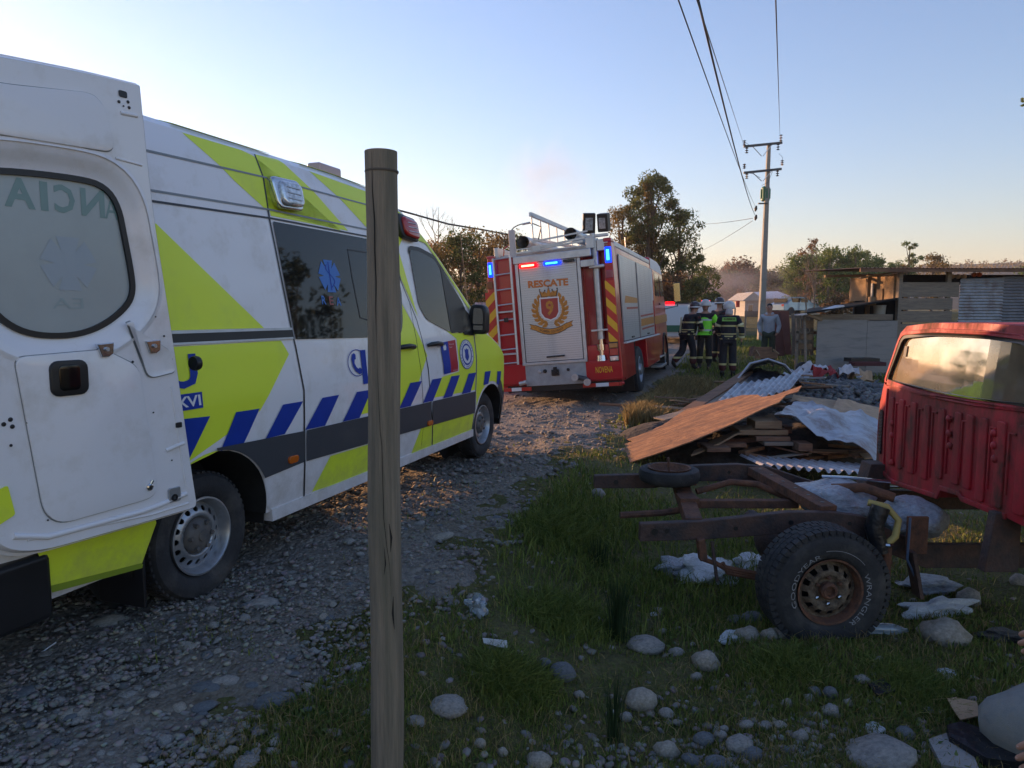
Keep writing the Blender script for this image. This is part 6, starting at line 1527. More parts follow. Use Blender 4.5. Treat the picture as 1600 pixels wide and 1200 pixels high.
# lean-to
lt = empty('lean_to', (P3(1275, 573, 17.9).x, 17.9, gz), label='low grey plywood lean-to with a sloping patched roof joined to the shed', cat='lean-to'); LO = Vector(lt.location)
def lq(name, x0, x1, y0, y1, z0, z1, m, bev=0.0): return MB().box(x0 - LO.x, x1 - LO.x, y0 - LO.y, y1 - LO.y, z0 - LO.z, z1 - LO.z).build(name, M[m], lt, bevel=bev)
lx0 = P3(1276, 540, 17.9).x; lx1 = P3(1401, 540, 17.9).x; zz = lambda py: P3(1300, py, 17.9).z
lq('plywood_panel', lx0, lx0 + (lx1 - lx0) * .62, 17.9, 17.93, gz, zz(500), 'greyply', .004); lq('plywood_panel', lx0 + (lx1 - lx0) * .62 + .01, lx1, 17.905, 17.935, gz, zz(501), 'greyply', .004)
lq('board', lx0, lx1 - .05, 18.05, 18.08, zz(500), zz(491), 'wood')
for k, (a, b) in enumerate(((498, 516), (522, 532), (537, 547))): MB().beam(Vector((lx0 - .22 - .04 * k, 18.3, zz((a + b) / 2))) - LO, Vector((lx0 - .02, 18.1, zz((a + b) / 2))) - LO, .03, .2 if k == 0 else .14).build('side_board', M['woodlight'], lt)
lq('post', lx0 - .40, lx0 - .34, 18.2, 18.26, gz, zz(498), 'wood'); lq('rail', lx0 - .4, lx0, 18.2, 18.24, zz(521), zz(518), 'wood'); lq('rail', lx0 - .4, lx0, 18.2, 18.24, zz(536), zz(533), 'wood')
MB().sheet([[Vector((P3(1258, 489, 17.7).x, 17.6, P3(1258, 489, 17.6).z)) - LO, Vector((P3(1262, 489, 20.2).x, 20.2, P3(1258, 489, 17.6).z + .1)) - LO], [Vector((P3(1330, 480, 17.7).x, 17.6, P3(1330, 479, 17.6).z)) - LO, Vector((P3(1334, 480, 20.2).x, 20.2, P3(1330, 478, 17.6).z + .1)) - LO], [Vector((P3(1398, 466, 17.7).x, 17.6, P3(1398, 467, 17.6).z)) - LO, Vector((P3(1400, 466, 20.2).x, 20.2, P3(1398, 466, 17.6).z + .1)) - LO]], .04).build('roof_sheet', M['under'], lt)
MB().beam(P3(1282, 487, 17.9) - LO, P3(1312, 478, 17.9) - LO, .5, .04).build('roof_patch', M['roofm'], lt); MB().beam(P3(1246, 492, 18) - LO, P3(1276, 490, 18) - LO, .4, .03).build('roof_patch', M['roofm'], lt)
MB().beam(P3(1262, 492, 17.8) - LO, P3(1284, 500, 17.8) - LO, .1, .06).build('roof_stick', M['woodlight'], lt)
tag(MB().lathe([(.13, 0), (.15, .36), (.16, .36), (.14, .34)], (P3(1377, 492, 18.2).x, 18.3, zz(499)), (0, 0, 1), 16).build('bucket', M['housew'], None, sm=40), 'pale bucket standing on the lean-to wall top under the roof', 'bucket')
tag(MB().lathe([(.09, 0), (.10, .22)], (P3(1372, 478, 18.2).x, 18.5, zz(477)), (0, 0, 1), 12).build('bucket', M['woodlight'], None, sm=40), 'small pale tub standing on the lean-to roof beside the shed wall', 'tub')
tag(MB().lathe([(.19, 0), (.19, .06), (.15, .06), (.15, 0)], (P3(1248, 572, 17.5).x, 17.3, g1(7.2, 17.3) + .2), (.3, -1, .1), 20).build('old_tyre', M['tyre'], None, sm=40), 'old tyre leaning by the foot of the lean-to', 'tyre')
tag(MB().tube([P3(1276, 578, 17.0), P3(1298, 578, 17.0)], .11, 12).build('drum', M['darkgrey'], None, sm=40), 'dark drum lying at the left foot of the plywood wall', 'drum')
tag(MB().box(P3(1330, 565, 17.2).x, P3(1375, 565, 17.2).x, 17.2, 17.6, P3(1330, 566, 17.2).z, P3(1330, 560, 17.2).z).build('black_sheet', M['black'], None, bevel=.01), 'black panel lying flat against the plywood wall', 'panel')
tag(MB().box(P3(1335, 575, 16.8).x, P3(1385, 575, 16.8).x, 16.8, 17.1, P3(1330, 572, 16.8).z, P3(1330, 566, 16.8).z).build('maroon_board', mat('maroon_board', (.08, .015, .02), .7), None, bevel=.01), 'dark maroon board on the ground before the plywood wall', 'board')
# leaning brown sheets behind the youth, pallets
for (x0, x1, xt0, xt1, yb, ytp, Y, lb, m) in ((1213, 1226, 1206, 1222, 556, 486, 20.6, 'left leaning brown door sheet behind the person in grey', 'rb'), (1227, 1237, 1219, 1232, 554, 486, 20.5, 'right leaning brown door sheet beside the pallet wall', 'rb')):
    slab('leaning_sheet', [P3(x0, yb, Y), P3(x1, yb, Y), P3(xt1, ytp, Y + .6), P3(xt0, ytp, Y + .6)], .03, mat('red_brown_board', (.19, .075, .055), .85, var=.2, scale=2), lb, 'board')
pl_ = empty('pallet_wall', (P3(1250, 560, 19.3).x, 19.3, g1(8, 19)), label='grey pallets and posts standing behind the leaning brown sheets', cat='pallet'); LP_ = Vector(pl_.location)
for k in range(5): MB().beam(P3(1240 + k * 7, 555, 19.3) - LP_, P3(1240 + k * 7, 490, 19.3) - LP_, .10, .03, up=(0, 1, 0)).build('slat', M['wood'], pl_)
for py_ in (495, 520, 545): MB().beam(P3(1236, py_, 19.4) - LP_, P3(1276, py_, 19.4) - LP_, .03, .08).build('rail', M['wood2'], pl_)
tag(MB().tube([P3(1259, 575, 18.0), P3(1257, 492, 18.0)], .035, 8).build('fence_stake', M['wood'], None), 'thin grey stake standing left of the plywood lean-to', 'post')
# crate of boards in front of the youth
cr_ = empty('broken_crate', (P3(1190, 560, 18.3).x, 18.3, g1(6.5, 18.3)), label='broken brown wooden crate lying on the grass in front of the youth', cat='crate'); CO = Vector(cr_.location)
MB().beam(P3(1172, 556, 18.2) - CO, P3(1178, 541, 18.2) - CO, .2, .03).build('board', M['wood2'], cr_)
MB().box(*(lambda p, q: (p.x - CO.x, q.x - CO.x, 0, .03, p.z - CO.z - .15, p.z - CO.z + .02))(P3(1180, 551, 18.3), P3(1215, 551, 18.3))).build('board', M['wood2'], cr_)
MB().box(*(lambda p, q: (p.x - CO.x, q.x - CO.x, .35, .38, p.z - CO.z - .15, p.z - CO.z + .08))(P3(1178, 548, 18.3), P3(1214, 548, 18.3))).build('board', M['wood2'], cr_)
MB().beam(P3(1181, 547, 18.2) - CO, P3(1187, 556, 18.1) - CO, .04, .03).build('stick', M['woodlight'], cr_); MB().beam(P3(1208, 546, 18.2) - CO, P3(1217, 553, 18.1) - CO, .05, .03).build('stick', M['woodlight'], cr_)
# ------------------------------------------------------------------ power pole
PY_ = 31.0; pb = P3(1188, 545, PY_); pt = P3(1191, 226, PY_)
pole = empty('utility_pole', (pb.x, PY_, g1(pb.x, PY_)), label='tall concrete electricity pole with two cross arms and a green transformer', cat='utility pole'); PO = Vector(pole.location)
tz = P3(1191, 224, PY_).z - PO.z
mb = MB()
mb.v = [(sx_ * .14, sy * .12, -.3) for sx_, sy in ((-1, -1), (1, -1), (1, 1), (-1, 1))] + [(.06 + sx_ * .07, sy * .07, tz) for sx_, sy in ((-1, -1), (1, -1), (1, 1), (-1, 1))]
mb.f = [(3, 2, 1, 0), (4, 5, 6, 7)] + [(i, (i + 1) % 4, 4 + (i + 1) % 4, 4 + i) for i in range(4)]; mb.m = [0] * 6
mb.build('shaft', M['concrete'], pole, bevel=.02)
MB().box(-.10, .10, -.155, -.13, P3(1190, 470, PY_).z - PO.z, P3(1190, 440, PY_).z - PO.z).build('recess', mat('pole_recess', (.25, .25, .23), .9), pole)
def arm(name, px0, py0, px1, py1, w_=.09): return MB().beam(P3(px0, py0, PY_ - .15) - PO, P3(px1, py1, PY_ - .15) - PO, w_, w_).build(name, M['wood2'] if False else M['darkgrey'], pole)
arm('cross_arm', 1162, 229, 1222, 223); arm('cross_arm', 1162, 270, 1221, 264)
for a_, b_ in (((1176, 229), (1190, 244)), ((1207, 225), (1192, 244)), ((1176, 270), (1190, 283)), ((1207, 266), (1192, 283))): MB().beam(P3(*a_, PY_ - .12) - PO, P3(*b_, PY_ - .12) - PO, .03, .03).build('brace', M['steel'], pole)
for px_, py_, h in ((1163, 228, -.22), (1167, 230, .25), (1220, 222, -.3), (1216, 224, .28), (1163, 264, -.2), (1167, 271, .22), (1222, 259, -.22), (1215, 266, .25)):
    p = P3(px_, py_, PY_ - .15) - PO
    q = MB()
    for k in range(3): q.lathe([(.03, 0), (.075, .02), (.03, .05)], (p.x, p.y, p.z - h * (k + .5) / 3 * 1.1 - .02), (0, 0, 1), 10)
    q.tube([(p.x, p.y, p.z), (p.x, p.y, p.z - h)], .018, 6); q.build('insulator', M['porcelain'], pole, sm=60)
tf = MB(); c0 = P3(1196, 303, PY_ + .1) - PO; tf.lathe([(.15, -.30), (.18, -.28), (.18, .25), (.15, .30), (.06, .33)], tuple(c0), (0, 0, 1), 16); 
for k in range(8): a_ = k * .785; tf.box(c0.x + .18 * math.cos(a_) - .03, c0.x + .18 * math.cos(a_) + .03, c0.y + .18 * math.sin(a_) - .03, c0.y + .18 * math.sin(a_) + .03, c0.z - .2, c0.z + .2)
tf.build('transformer', M['transformer'], pole)
for (px_, py_) in ((1181, 326), (1181, 340)): p = P3(px_, py_, PY_) - PO; MB().lathe([(.03, -.12), (.07, 0), (.03, .12)], tuple(p), (.2, 0, 1), 8).build('cable_clamp', M['black'], pole)
MB().beam(P3(1185, 318, PY_ - .1) - PO, P3(1199, 318, PY_ - .1) - PO, .12, .05).build('collar', M['darkgrey'], pole)
for a_, b_, c_ in (((1164, 230), (1163, 222), (1170, 226)), ((1217, 240), (1223, 246), (1221, 258)), ((1168, 270), (1178, 272), (1188, 278)), ((1190, 290), (1200, 285), (1207, 268))): MB().tube([P3(*a_, PY_ - .2) - PO, P3(*b_, PY_ - .2) - PO, P3(*c_, PY_ - .2) - PO], .008, 5).build('jumper_wire', M['wire'], pole)
def wire(name, px0, Y0, px1, Y1, r, label, sag=.15, mid=None, n=14, m='wire'):
    p0, p1 = P3(*px0, Y0), P3(*px1, Y1); pts = []
    for i in range(n + 1): t = i / n; q = p0.lerp(p1, t); q.z -= sag * 4 * t * (1 - t); pts.append(q)
    d = (p0 - p1).normalized(); pts = [p0 + d * 6] + pts
    return tag(MB().tube(pts, r, 6).build(name, M[m], None, sm=80), label, 'cable')
wire('power_cable', (1089, 0), 4.5, (1163, 229), PY_ - .2, .0045, 'thin power cable nearest the bundled cable, ending at the upper cross arm', .0)
wire('power_cable', (1060, 0), 5.0, (1182, 326), PY_, .0055, 'leftmost thin cable running from the top of the picture to the pole clamp', .10)
wire('power_cable', (1212, -4), 4.5, (1219, 222), PY_ - .2, .0045, 'single cable rising almost straight up from the right end of the upper cross arm', .0)
wire('bundled_cable', (1089, -8), 5.5, (1181, 338), PY_, .010, 'thick twisted bundled cable running down to the pole clamp', .22)
p0, p1 = P3(1090, 362, 60), P3(1180, 343, PY_)
wire('service_cable', (1080, 350), 60, (1176, 341), PY_, .012, 'faint service cable running left from the pole towards the trees', .1)
wire('service_cable', (1095, 392), 70, (1176, 345), PY_, .010, 'faint service cable sloping down from the pole behind the fire engine trees', .1)
tag(MB().tube([P3(560, 312, 24), P3(640, 333, 26), P3(700, 350, 28), P3(760, 360, 30), P3(820, 372, 32), P3(900, 385, 35)], .035, 6).build('roadside_cable', M['wire'], None, sm=80), 'thick black cable slung above the hedge behind the ambulance', 'cable')
# ------------------------------------------------------------------ people
def skinmesh(name, V, E, Rd, m, parent=None, root=0, sub=2, smoothing=0.0):
    me = bpy.data.meshes.new(name); me.from_pydata([tuple(v) for v in V], E, [])
    o = bpy.data.objects.new(name, me); C.objects.link(o)
    md = o.modifiers.new('skin', 'SKIN'); md.branch_smoothing = smoothing; md.use_smooth_shade = True
    for i, r in enumerate(Rd):
        sv = me.skin_vertices[0].data[i]; sv.radius = r if isinstance(r, tuple) else (r, r); sv.use_root = (i == root)
    s = o.modifiers.new('sub', 'SUBSURF'); s.levels = sub; s.render_levels = sub
    dg = bpy.context.evaluated_depsgraph_get(); dg.update()
    new = bpy.data.meshes.new_from_object(o.evaluated_get(dg)); o.modifiers.clear(); o.data = new
    new.name = name; new.materials.clear(); new.materials.append(m); smooth(new, 180)
    if parent: o.parent = parent; KIDS.setdefault(parent.name, []).append(o)
    return o
def zband(name, base, bands, tape, rough=.85, axis=2, rect=None):
    """cloth with woven reflective tape at given heights (object space)"""
    m = bpy.data.materials.new(name); m.use_nodes = True; n = m.node_tree.nodes; l = m.node_tree.links; b = n['Principled BSDF']; b.inputs['Roughness'].default_value = rough
    tc = n.new('ShaderNodeTexCoord'); sp_ = n.new('ShaderNodeSeparateXYZ'); l.new(tc.outputs['Object'], sp_.inputs[0])
    cur = None; base_c = None
    val = n.new('ShaderNodeRGB'); val.outputs[0].default_value = (*base, 1); cur = val.outputs[0]
    for (z0, z1, col) in bands:
        a_ = n.new('ShaderNodeMath'); a_.operation = 'COMPARE'; a_.inputs[1].default_value = (z0 + z1) / 2; a_.inputs[2].default_value = (z1 - z0) / 2
        l.new(sp_.outputs[axis], a_.inputs[0]); mx = n.new('ShaderNodeMix'); mx.data_type = 'RGBA'
        l.new(a_.outputs[0], mx.inputs[0]); l.new(cur, mx.inputs[6]); mx.inputs[7].default_value = (*col, 1); cur = mx.outputs[2]
    l.new(cur, b.inputs['Base Color'])
    nz = n.new('ShaderNodeTexNoise'); nz.inputs['Scale'].default_value = 14; l.new(tc.outputs['Object'], nz.inputs[0]); bp = n.new('ShaderNodeBump'); bp.inputs['Strength'].default_value = .5; bp.inputs['Distance'].default_value = .03
    l.new(nz.outputs[0], bp.inputs['Height']); l.new(bp.outputs[0], b.inputs['Normal'])
    return m
YEL = (.52, .46, .20); NAVY = (.012, .014, .022); WINE = (.07, .012, .014)
def person(base, face, H, label, pose, kit, group=None):
    """base: point on the ground between the feet, face: heading of the look (deg clockwise from +Y), pose: dict of joints at 1.75 m"""
    k = H / 1.75
    J = dict(pel=(0, 0, .95), wst=(0, 0, 1.08), chs=(0, 0, 1.30), shc=(0, 0, 1.44), nk=(0, .0, 1.52), hd0=(0, .015, 1.58), hd1=(0, .02, 1.66), hd2=(0, .01, 1.735),
             shR=(.18, 0, 1.42), elR=(.25, -.02, 1.15), wrR=(.27, .05, .92), haR=(.27, .07, .83), shL=(-.18, 0, 1.42), elL=(-.25, -.02, 1.15), wrL=(-.27, .05, .92), haL=(-.27, .07, .83),
             hiR=(.09, 0, .92), knR=(.11, .02, .50), anR=(.12, -.02, .09), toR=(.13, .14, .035), hiL=(-.09, 0, .92), knL=(-.11, .02, .50), anL=(-.12, -.02, .09), toL=(-.13, .14, .035))
    J.update(pose); J = {a_: Vector(v) * k for a_, v in J.items()}
    root = empty('person', base, -R(face), label, 'person', group)
    def sk(name, names, edges, radii, m, sub=2): return skinmesh(name, [J[n_] for n_ in names], edges, [tuple(x * k for x in r) if isinstance(r, tuple) else r * k for r in radii], m, root, 0, sub)
    nm = ['pel', 'wst', 'chs', 'shc', 'nk', 'hd0', 'hd1', 'hd2', 'shR', 'elR', 'wrR', 'haR', 'shL', 'elL', 'wrL', 'haL', 'hiR', 'knR', 'anR', 'toR', 'hiL', 'knL', 'anL', 'toL']
    I = {n_: i for i, n_ in enumerate(nm)}
    Ed = [(I[a_], I[b_]) for a_, b_ in (('pel', 'wst'), ('wst', 'chs'), ('chs', 'shc'), ('shc', 'nk'), ('nk', 'hd0'), ('hd0', 'hd1'), ('hd1', 'hd2'), ('shc', 'shR'), ('shR', 'elR'), ('elR', 'wrR'), ('wrR', 'haR'), ('shc', 'shL'), ('shL', 'elL'), ('elL', 'wrL'), ('wrL', 'haL'), ('pel', 'hiR'), ('hiR', 'knR'), ('knR', 'anR'), ('anR', 'toR'), ('pel', 'hiL'), ('hiL', 'knL'), ('knL', 'anL'), ('anL', 'toL'))]
    rd_ = dict(pel=(.13, .10), wst=(.12, .09), chs=(.14, .10), shc=(.10, .08), nk=.052, hd0=(.072, .082), hd1=(.078, .095), hd2=(.055, .07), shR=.055, elR=.042, wrR=.028, haR=(.035, .022), shL=.055, elL=.042, wrL=.028, haL=(.035, .022),
               hiR=.08, knR=.055, anR=.035, toR=(.035, .025), hiL=.08, knL=.055, anL=.035, toL=(.035, .025))
    sk('body', nm, Ed, [rd_[n_] for n_ in nm], M['skin'])
    # face
    hd = J['hd1']
    MB().tube([hd + Vector((0, .085, .02)) * k, hd + Vector((0, .115, -.015)) * k], [.010 * k, .017 * k], 8).build('nose', M['skin'], root, sm=80)
    for s_ in (-1, 1):
        MB().ellip(hd + Vector((s_ * .032, .088, .015)) * k, (.011 * k, .006 * k, .007 * k), 8, 6).build('eye', M['black'], root); MB().ellip(hd + Vector((s_ * .082, .0, .0)) * k, (.010 * k, .02 * k, .03 * k), 8, 6).build('ear', M['skin'], root)
        MB().ellip(hd + Vector((s_ * .032, .092, .034)) * k, (.018 * k, .005 * k, .004 * k), 8, 6).build('eyebrow', M['hair'], root)
    MB().ellip(hd + Vector((0, .088, -.045)) * k, (.024 * k, .008 * k, .006 * k), 8, 6).build('mouth', mat('lips', (.3, .1, .08), .5), root)
    for side in ('R', 'L'):     # five fingers on each hand
        ha = J['ha' + side]; wr = J['wr' + side]; d = (ha - wr).normalized(); s_ = Vector((0, 1, 0)); s_ = (s_ - d * s_.dot(d)).normalized()
        hm_ = kit.get('hand', 'skin')
        if kit.get('pockets'): continue
        fm = MB()
        for f_ in range(4):
            b_ = ha + s_ * (.026 - .017 * f_) * k + d * .02 * k; L_ = (.065, .075, .07, .055)[f_] * k; inw = Vector((-1 if side == 'R' else 1, 0, 0))
            fm.tube([b_, b_ + d * L_ * .5, b_ + d * L_ * .85 + inw * L_ * .3], [.010 * k, .009 * k, .007 * k], 6)
        b_ = ha + s_ * .03 * k - d * .02 * k; fm.tube([b_, b_ + (s_ * .7 + d * .6) * .035 * k, b_ + (s_ * .5 + d) * .055 * k], [.011 * k, .010 * k, .008 * k], 6)
        fm.build('hand', M[hm_], root, sm=80)
    # clothes: jacket, trousers, boots
    jn = ['wst', 'pel', 'chs', 'shc', 'shR', 'elR', 'wrR', 'shL', 'elL', 'wrL']; ji = {n_: i for i, n_ in enumerate(jn)}
    JJ = dict(J); J['pel'] = J['pel'] + Vector((0, 0, -.02 + kit.get('hem', 0))) * k
    b_ = kit['bulk']
    jr = dict(wst=(.165 * b_, .13 * b_), pel=(.175 * b_, .14 * b_), chs=(.185 * b_, .14 * b_), shc=(.12 * b_, .10 * b_), shR=.078 * b_, elR=.066 * b_, wrR=.05 * b_, shL=.078 * b_, elL=.066 * b_, wrL=.05 * b_)
    sk(kit['jacket_name'], jn, [(ji[a_], ji[c_]) for a_, c_ in (('wst', 'pel'), ('wst', 'chs'), ('chs', 'shc'), ('shc', 'shR'), ('shR', 'elR'), ('elR', 'wrR'), ('shc', 'shL'), ('shL', 'elL'), ('elL', 'wrL'))], [jr[n_] for n_ in jn], kit['jacket'])
    J['pel'] = JJ['pel']
    tn = ['pel', 'hiR', 'knR', 'anR', 'hiL', 'knL', 'anL']; ti = {n_: i for i, n_ in enumerate(tn)}
    J['anR'] = JJ['anR'] + Vector((0, 0, .05)); J['anL'] = JJ['anL'] + Vector((0, 0, .05))
    tr_ = dict(pel=(.14 * b_, .11 * b_), hiR=.105 * b_, knR=.085 * b_, anR=.085 * b_, hiL=.105 * b_, knL=.085 * b_, anL=.085 * b_)
    sk('trousers', tn, [(0, 1), (1, 2), (2, 3), (0, 4), (4, 5), (5, 6)], [tr_[n_] for n_ in tn], kit['trousers'])
    J['anR'] = JJ['anR']; J['anL'] = JJ['anL']
    for side in ('R', 'L'):
        a_ = J['an' + side]; t_ = J['to' + side]
        skinmesh('boot', [a_ + Vector((0, 0, .12)) * k, a_, a_ + (t_ - a_) * .5, t_], [(0, 1), (1, 2), (2, 3)], [.062 * k, (.06 * k, .06 * k), (.052 * k, .045 * k), (.045 * k, .035 * k)], M['boot'], root, 0, 1)
    hd2 = J['hd1'] + Vector((0, -.005, .02)) * k
    if kit.get('helmet'):
        hm = MB()
        for i in range(9):
            pass
        prof = [(.134, -.035), (.138, -.02), (.134, .02), (.125, .07), (.098, .115), (.05, .14), (.001, .146)]
        hm.lathe([(r * k, h * k) for r, h in prof], tuple(hd2), (0, -.12, 1), 20)
        ho = hm.build('helmet', M[kit['helmet']], root, sm=60); ho.scale = (1, 1, 1)
        MB().beam(hd2 + Vector((0, .12, .10)) * k, hd2 + Vector((0, -.12, .12)) * k, .03 * k, .03 * k).build('helmet_crest', M[kit['helmet']], root, bevel=.005)
        MB().lathe([(.1385 * k, -.01 * k), (.136 * k, .018 * k)], tuple(hd2 + Vector((0, 0, -.005)) * k), (0, 0, 1), 20).build('helmet_band', M['visor' if kit['helmet'] == 'helmetw' else 'whitepr'], root) if kit.get('band') else None
        if kit.get('neck'): skinmesh('neck_cloth', [hd2 + Vector((0, -.05, -.02)) * k, hd2 + Vector((0, -.07, -.10)) * k, J['shc'] + Vector((0, -.06, .03)) * k], [(0, 1), (1, 2)], [.085 * k, .09 * k, (.11 * k, .07 * k)], M[kit['neck']], root, 0, 2)
        MB().tube([hd2 + Vector((-.085, .03, -.02)) * k, hd2 + Vector((-.05, .06, -.13)) * k, hd2 + Vector((.05, .06, -.13)) * k, hd2 + Vector((.085, .03, -.02)) * k], .007, 6).build('chin_strap', M['black'], root)
    else:
        skinmesh('hair', [hd2 + Vector((0, -.03, -.03)) * k, hd2 + Vector((0, -.015, .05)) * k, hd2 + Vector((0, .05, .065)) * k], [(0, 1), (1, 2)], [(.085 * k, .075 * k), (.083 * k, .085 * k), (.06 * k, .035 * k)], M['hair'], root, 0, 2)
    return root, J, k
navyj = lambda n_, extra=(): zband(n_, NAVY, [(1.015, 1.045, YEL), (1.075, 1.10, YEL), (.955, .985, YEL), (1.265, 1.305, YEL)] + list(extra), None)
wine = zband('wine_trousers', NAVY, [(.0, .36, WINE), (.31, .36, YEL)], None)
black_t = zband('dark_trousers', (.012, .012, .014), [(.30, .36, YEL)], None)
def shoulder(root, J, k, m):   # wine coloured yoke and sleeves are sewn panels
    for s_ in ('R', 'L'):
        a_, e_ = J['sh' + s_], J['el' + s_]; skinmesh('sleeve_panel', [a_ + Vector((0, 0, .03)) * k, a_.lerp(e_, .45)], [(0, 1)], [.092 * k, .088 * k], m, root, 0, 2)
        w_ = J['wr' + s_]; q = a_.lerp(e_, .62); d_ = (e_ - a_).normalized(); MB().lathe([(.086 * k, -.025), (.088 * k, 0), (.084 * k, .025)], tuple(q), tuple(d_), 16).build('sleeve_tape', M['tape'], root, sm=60)
        q = e_.lerp(w_, .8); d_ = (w_ - e_).normalized(); MB().lathe([(.070 * k, -.02), (.071 * k, 0), (.068 * k, .02)], tuple(q), tuple(d_), 16).build('cuff_tape', M['tape'], root, sm=60)
winem = mat('wine_cloth', WINE, .85, var=.2, bump=.4, bscale=16)
def at(px_, Y): return P3(px_, 500, Y).x
def bomberos(root, J, k, y0=-.16):
    vf = text2d('BOMBEROS', 1, .03, width=.26, height=.045)
    map2d(([(-v[0], v[1], 0) for v in vf[0]], vf[1]), lambda x, y, z: Vector((x + .13, -.185 + .25 * (x + .13) ** 2, 1.375 * k + y)), 'lettering', winem, root, flip=True)
    map2d(plate2d([[(-.17, 1.345 * k), (.17, 1.345 * k), (.16, 1.435 * k), (-.16, 1.435 * k)]]), lambda x, y, z: Vector((x, -.182 + .25 * x * x, y)), 'back_panel', mat('lime_tape', (.22, .50, .10), .5), root)
# 1: stooping forward beside the truck, back to us
Y1 = 19.2; b1 = (at(1074, Y1), Y1, g1(at(1074, Y1), Y1))
r_, J_, k_ = person(b1, 55, 1.80, 'firefighter with dark helmet and yellow striped jacket stepping beside the fire engine cab', dict(chs=(.02, .10, 1.30), shc=(.03, .16, 1.42), nk=(.03, .20, 1.50), hd0=(.03, .23, 1.555), hd1=(.03, .25, 1.63), hd2=(.03, .25, 1.70), shR=(.21, .14, 1.40), shL=(-.16, .17, 1.40), elR=(.28, .20, 1.16), wrR=(.18, .38, 1.06), haR=(.12, .44, 1.05), elL=(-.26, .12, 1.14), wrL=(-.24, .30, .98), haL=(-.22, .36, .92), knL=(-.10, -.04, .50), anL=(-.18, -.30, .16), toL=(-.18, -.18, .05), knR=(.12, .12, .52), anR=(.14, .10, .09), toR=(.15, .26, .035)),
       dict(bulk=1.12, jacket=navyj('turnout_jacket_a'), jacket_name='jacket', trousers=wine, helmet='helmetd', band=True, hand='glove', neck=None)); shoulder(r_, J_, k_, winem)
MB().beam((-.10 * k_, -.16, 1.0), (-.12 * k_, -.10, 1.42), .045, .01, up=(0, 1, 0)).build('brace_tape', M['tape'], r_)
# 2: hi-vis vest, facing us
Y2 = 19.4; b2 = (at(1102, Y2), Y2, g1(at(1102, Y2), Y2))
r_, J_, k_ = person(b2, 200, 1.83, 'firefighter in bright green reflective vest and white helmet facing the camera', dict(elL=(-.30, .0, 1.16), wrL=(-.24, .16, .99), haL=(-.20, .2, .93)),
       dict(bulk=1.05, jacket=mat('dark_uniform', (.015, .015, .02), .9), jacket_name='jacket', trousers=black_t, helmet='helmetw', hand='glove'))
vj = {n_: J_[n_] for n_ in J_}
skinmesh('safety_vest', [vj['wst'], vj['pel'] + Vector((0, 0, .03)), vj['chs'], vj['shc'] + Vector((0, 0, -.03))], [(0, 1), (0, 2), (2, 3)], [(.20, .17), (.19, .17), (.225, .175), (.17, .13)], zband('green_vest', (.25, .85, .04), [(1.33, 1.38, (.5, .52, .48)), (1.05, 1.10, (.5, .52, .48))], None, .6), r_)
for s_ in (-1, 1): MB().tube([(s_ * .15, .05, .72), (s_ * .14, .07, .45)], .02, 6).build('side_tape', M['tape'], r_)
skinmesh('vest_sleeve', [vj['shL'] + Vector((0, 0, .03)), vj['shL'].lerp(vj['elL'], .9)], [(0, 1)], [.095, .09], M['hivis'], r_)
# 3: back to us in front
Y3 = 17.6; b3 = (at(1139, Y3), Y3, g1(at(1139, Y3), Y3))
r_, J_, k_ = person(b3, 15, 1.82, 'firefighter seen from behind in white helmet with lettering across the jacket back', dict(elR=(.30, -.02, 1.16), wrR=(.30, .02, .93), haR=(.30, .03, .85), elL=(-.27, .05, 1.16), wrL=(-.18, .22, 1.02), haL=(-.14, .28, 1.0)),
       dict(bulk=1.14, jacket=navyj('turnout_jacket_c'), jacket_name='jacket', trousers=wine, helmet='helmetw', neck='clothwhite', hand='glove')); shoulder(r_, J_, k_, winem); bomberos(r_, J_, k_)
# 4: another, mostly hidden, between the second and third
Y4 = 20.6; b4 = (at(1123, Y4), Y4, g1(at(1121, Y4), Y4))
r_, J_, k_ = person(b4, 60, 1.84, 'firefighter with dark and white helmet mostly hidden behind the one seen from the back', {}, dict(bulk=1.08, jacket=navyj('turnout_jacket_d'), jacket_name='jacket', trousers=wine, helmet='helmetd', band=True, hand='glove')); shoulder(r_, J_, k_, winem)
# 5: youth in a grey hoodie, hands in pockets
Y5 = 19.7; b5 = (at(1202, Y5), Y5, g1(at(1201, Y5), Y5))
r_, J_, k_ = person(b5, 205, 1.74, 'dark haired person in grey hooded sweatshirt standing with hands in pockets near the pole', dict(elR=(.27, -.05, 1.16), wrR=(.22, .06, .95), haR=(.17, .09, .88), elL=(-.27, -.05, 1.16), wrL=(-.22, .06, .95), haL=(-.17, .09, .88)),
       dict(bulk=1.0, jacket=M['hoodie'], jacket_name='hooded_sweatshirt', trousers=M['olive'], pockets=True, hem=-.0))
skinmesh('hood', [J_['shc'] + Vector((0, -.07, .05)), J_['shc'] + Vector((-.09, -.02, .06)), J_['shc'] + Vector((.09, -.02, .06)), J_['shc'] + Vector((-.05, .07, .02)), J_['shc'] + Vector((.05, .07, .02))], [(0, 1), (0, 2), (1, 3), (2, 4)], [(.06, .05), .045, .045, .028, .028], M['hoodie'], r_)
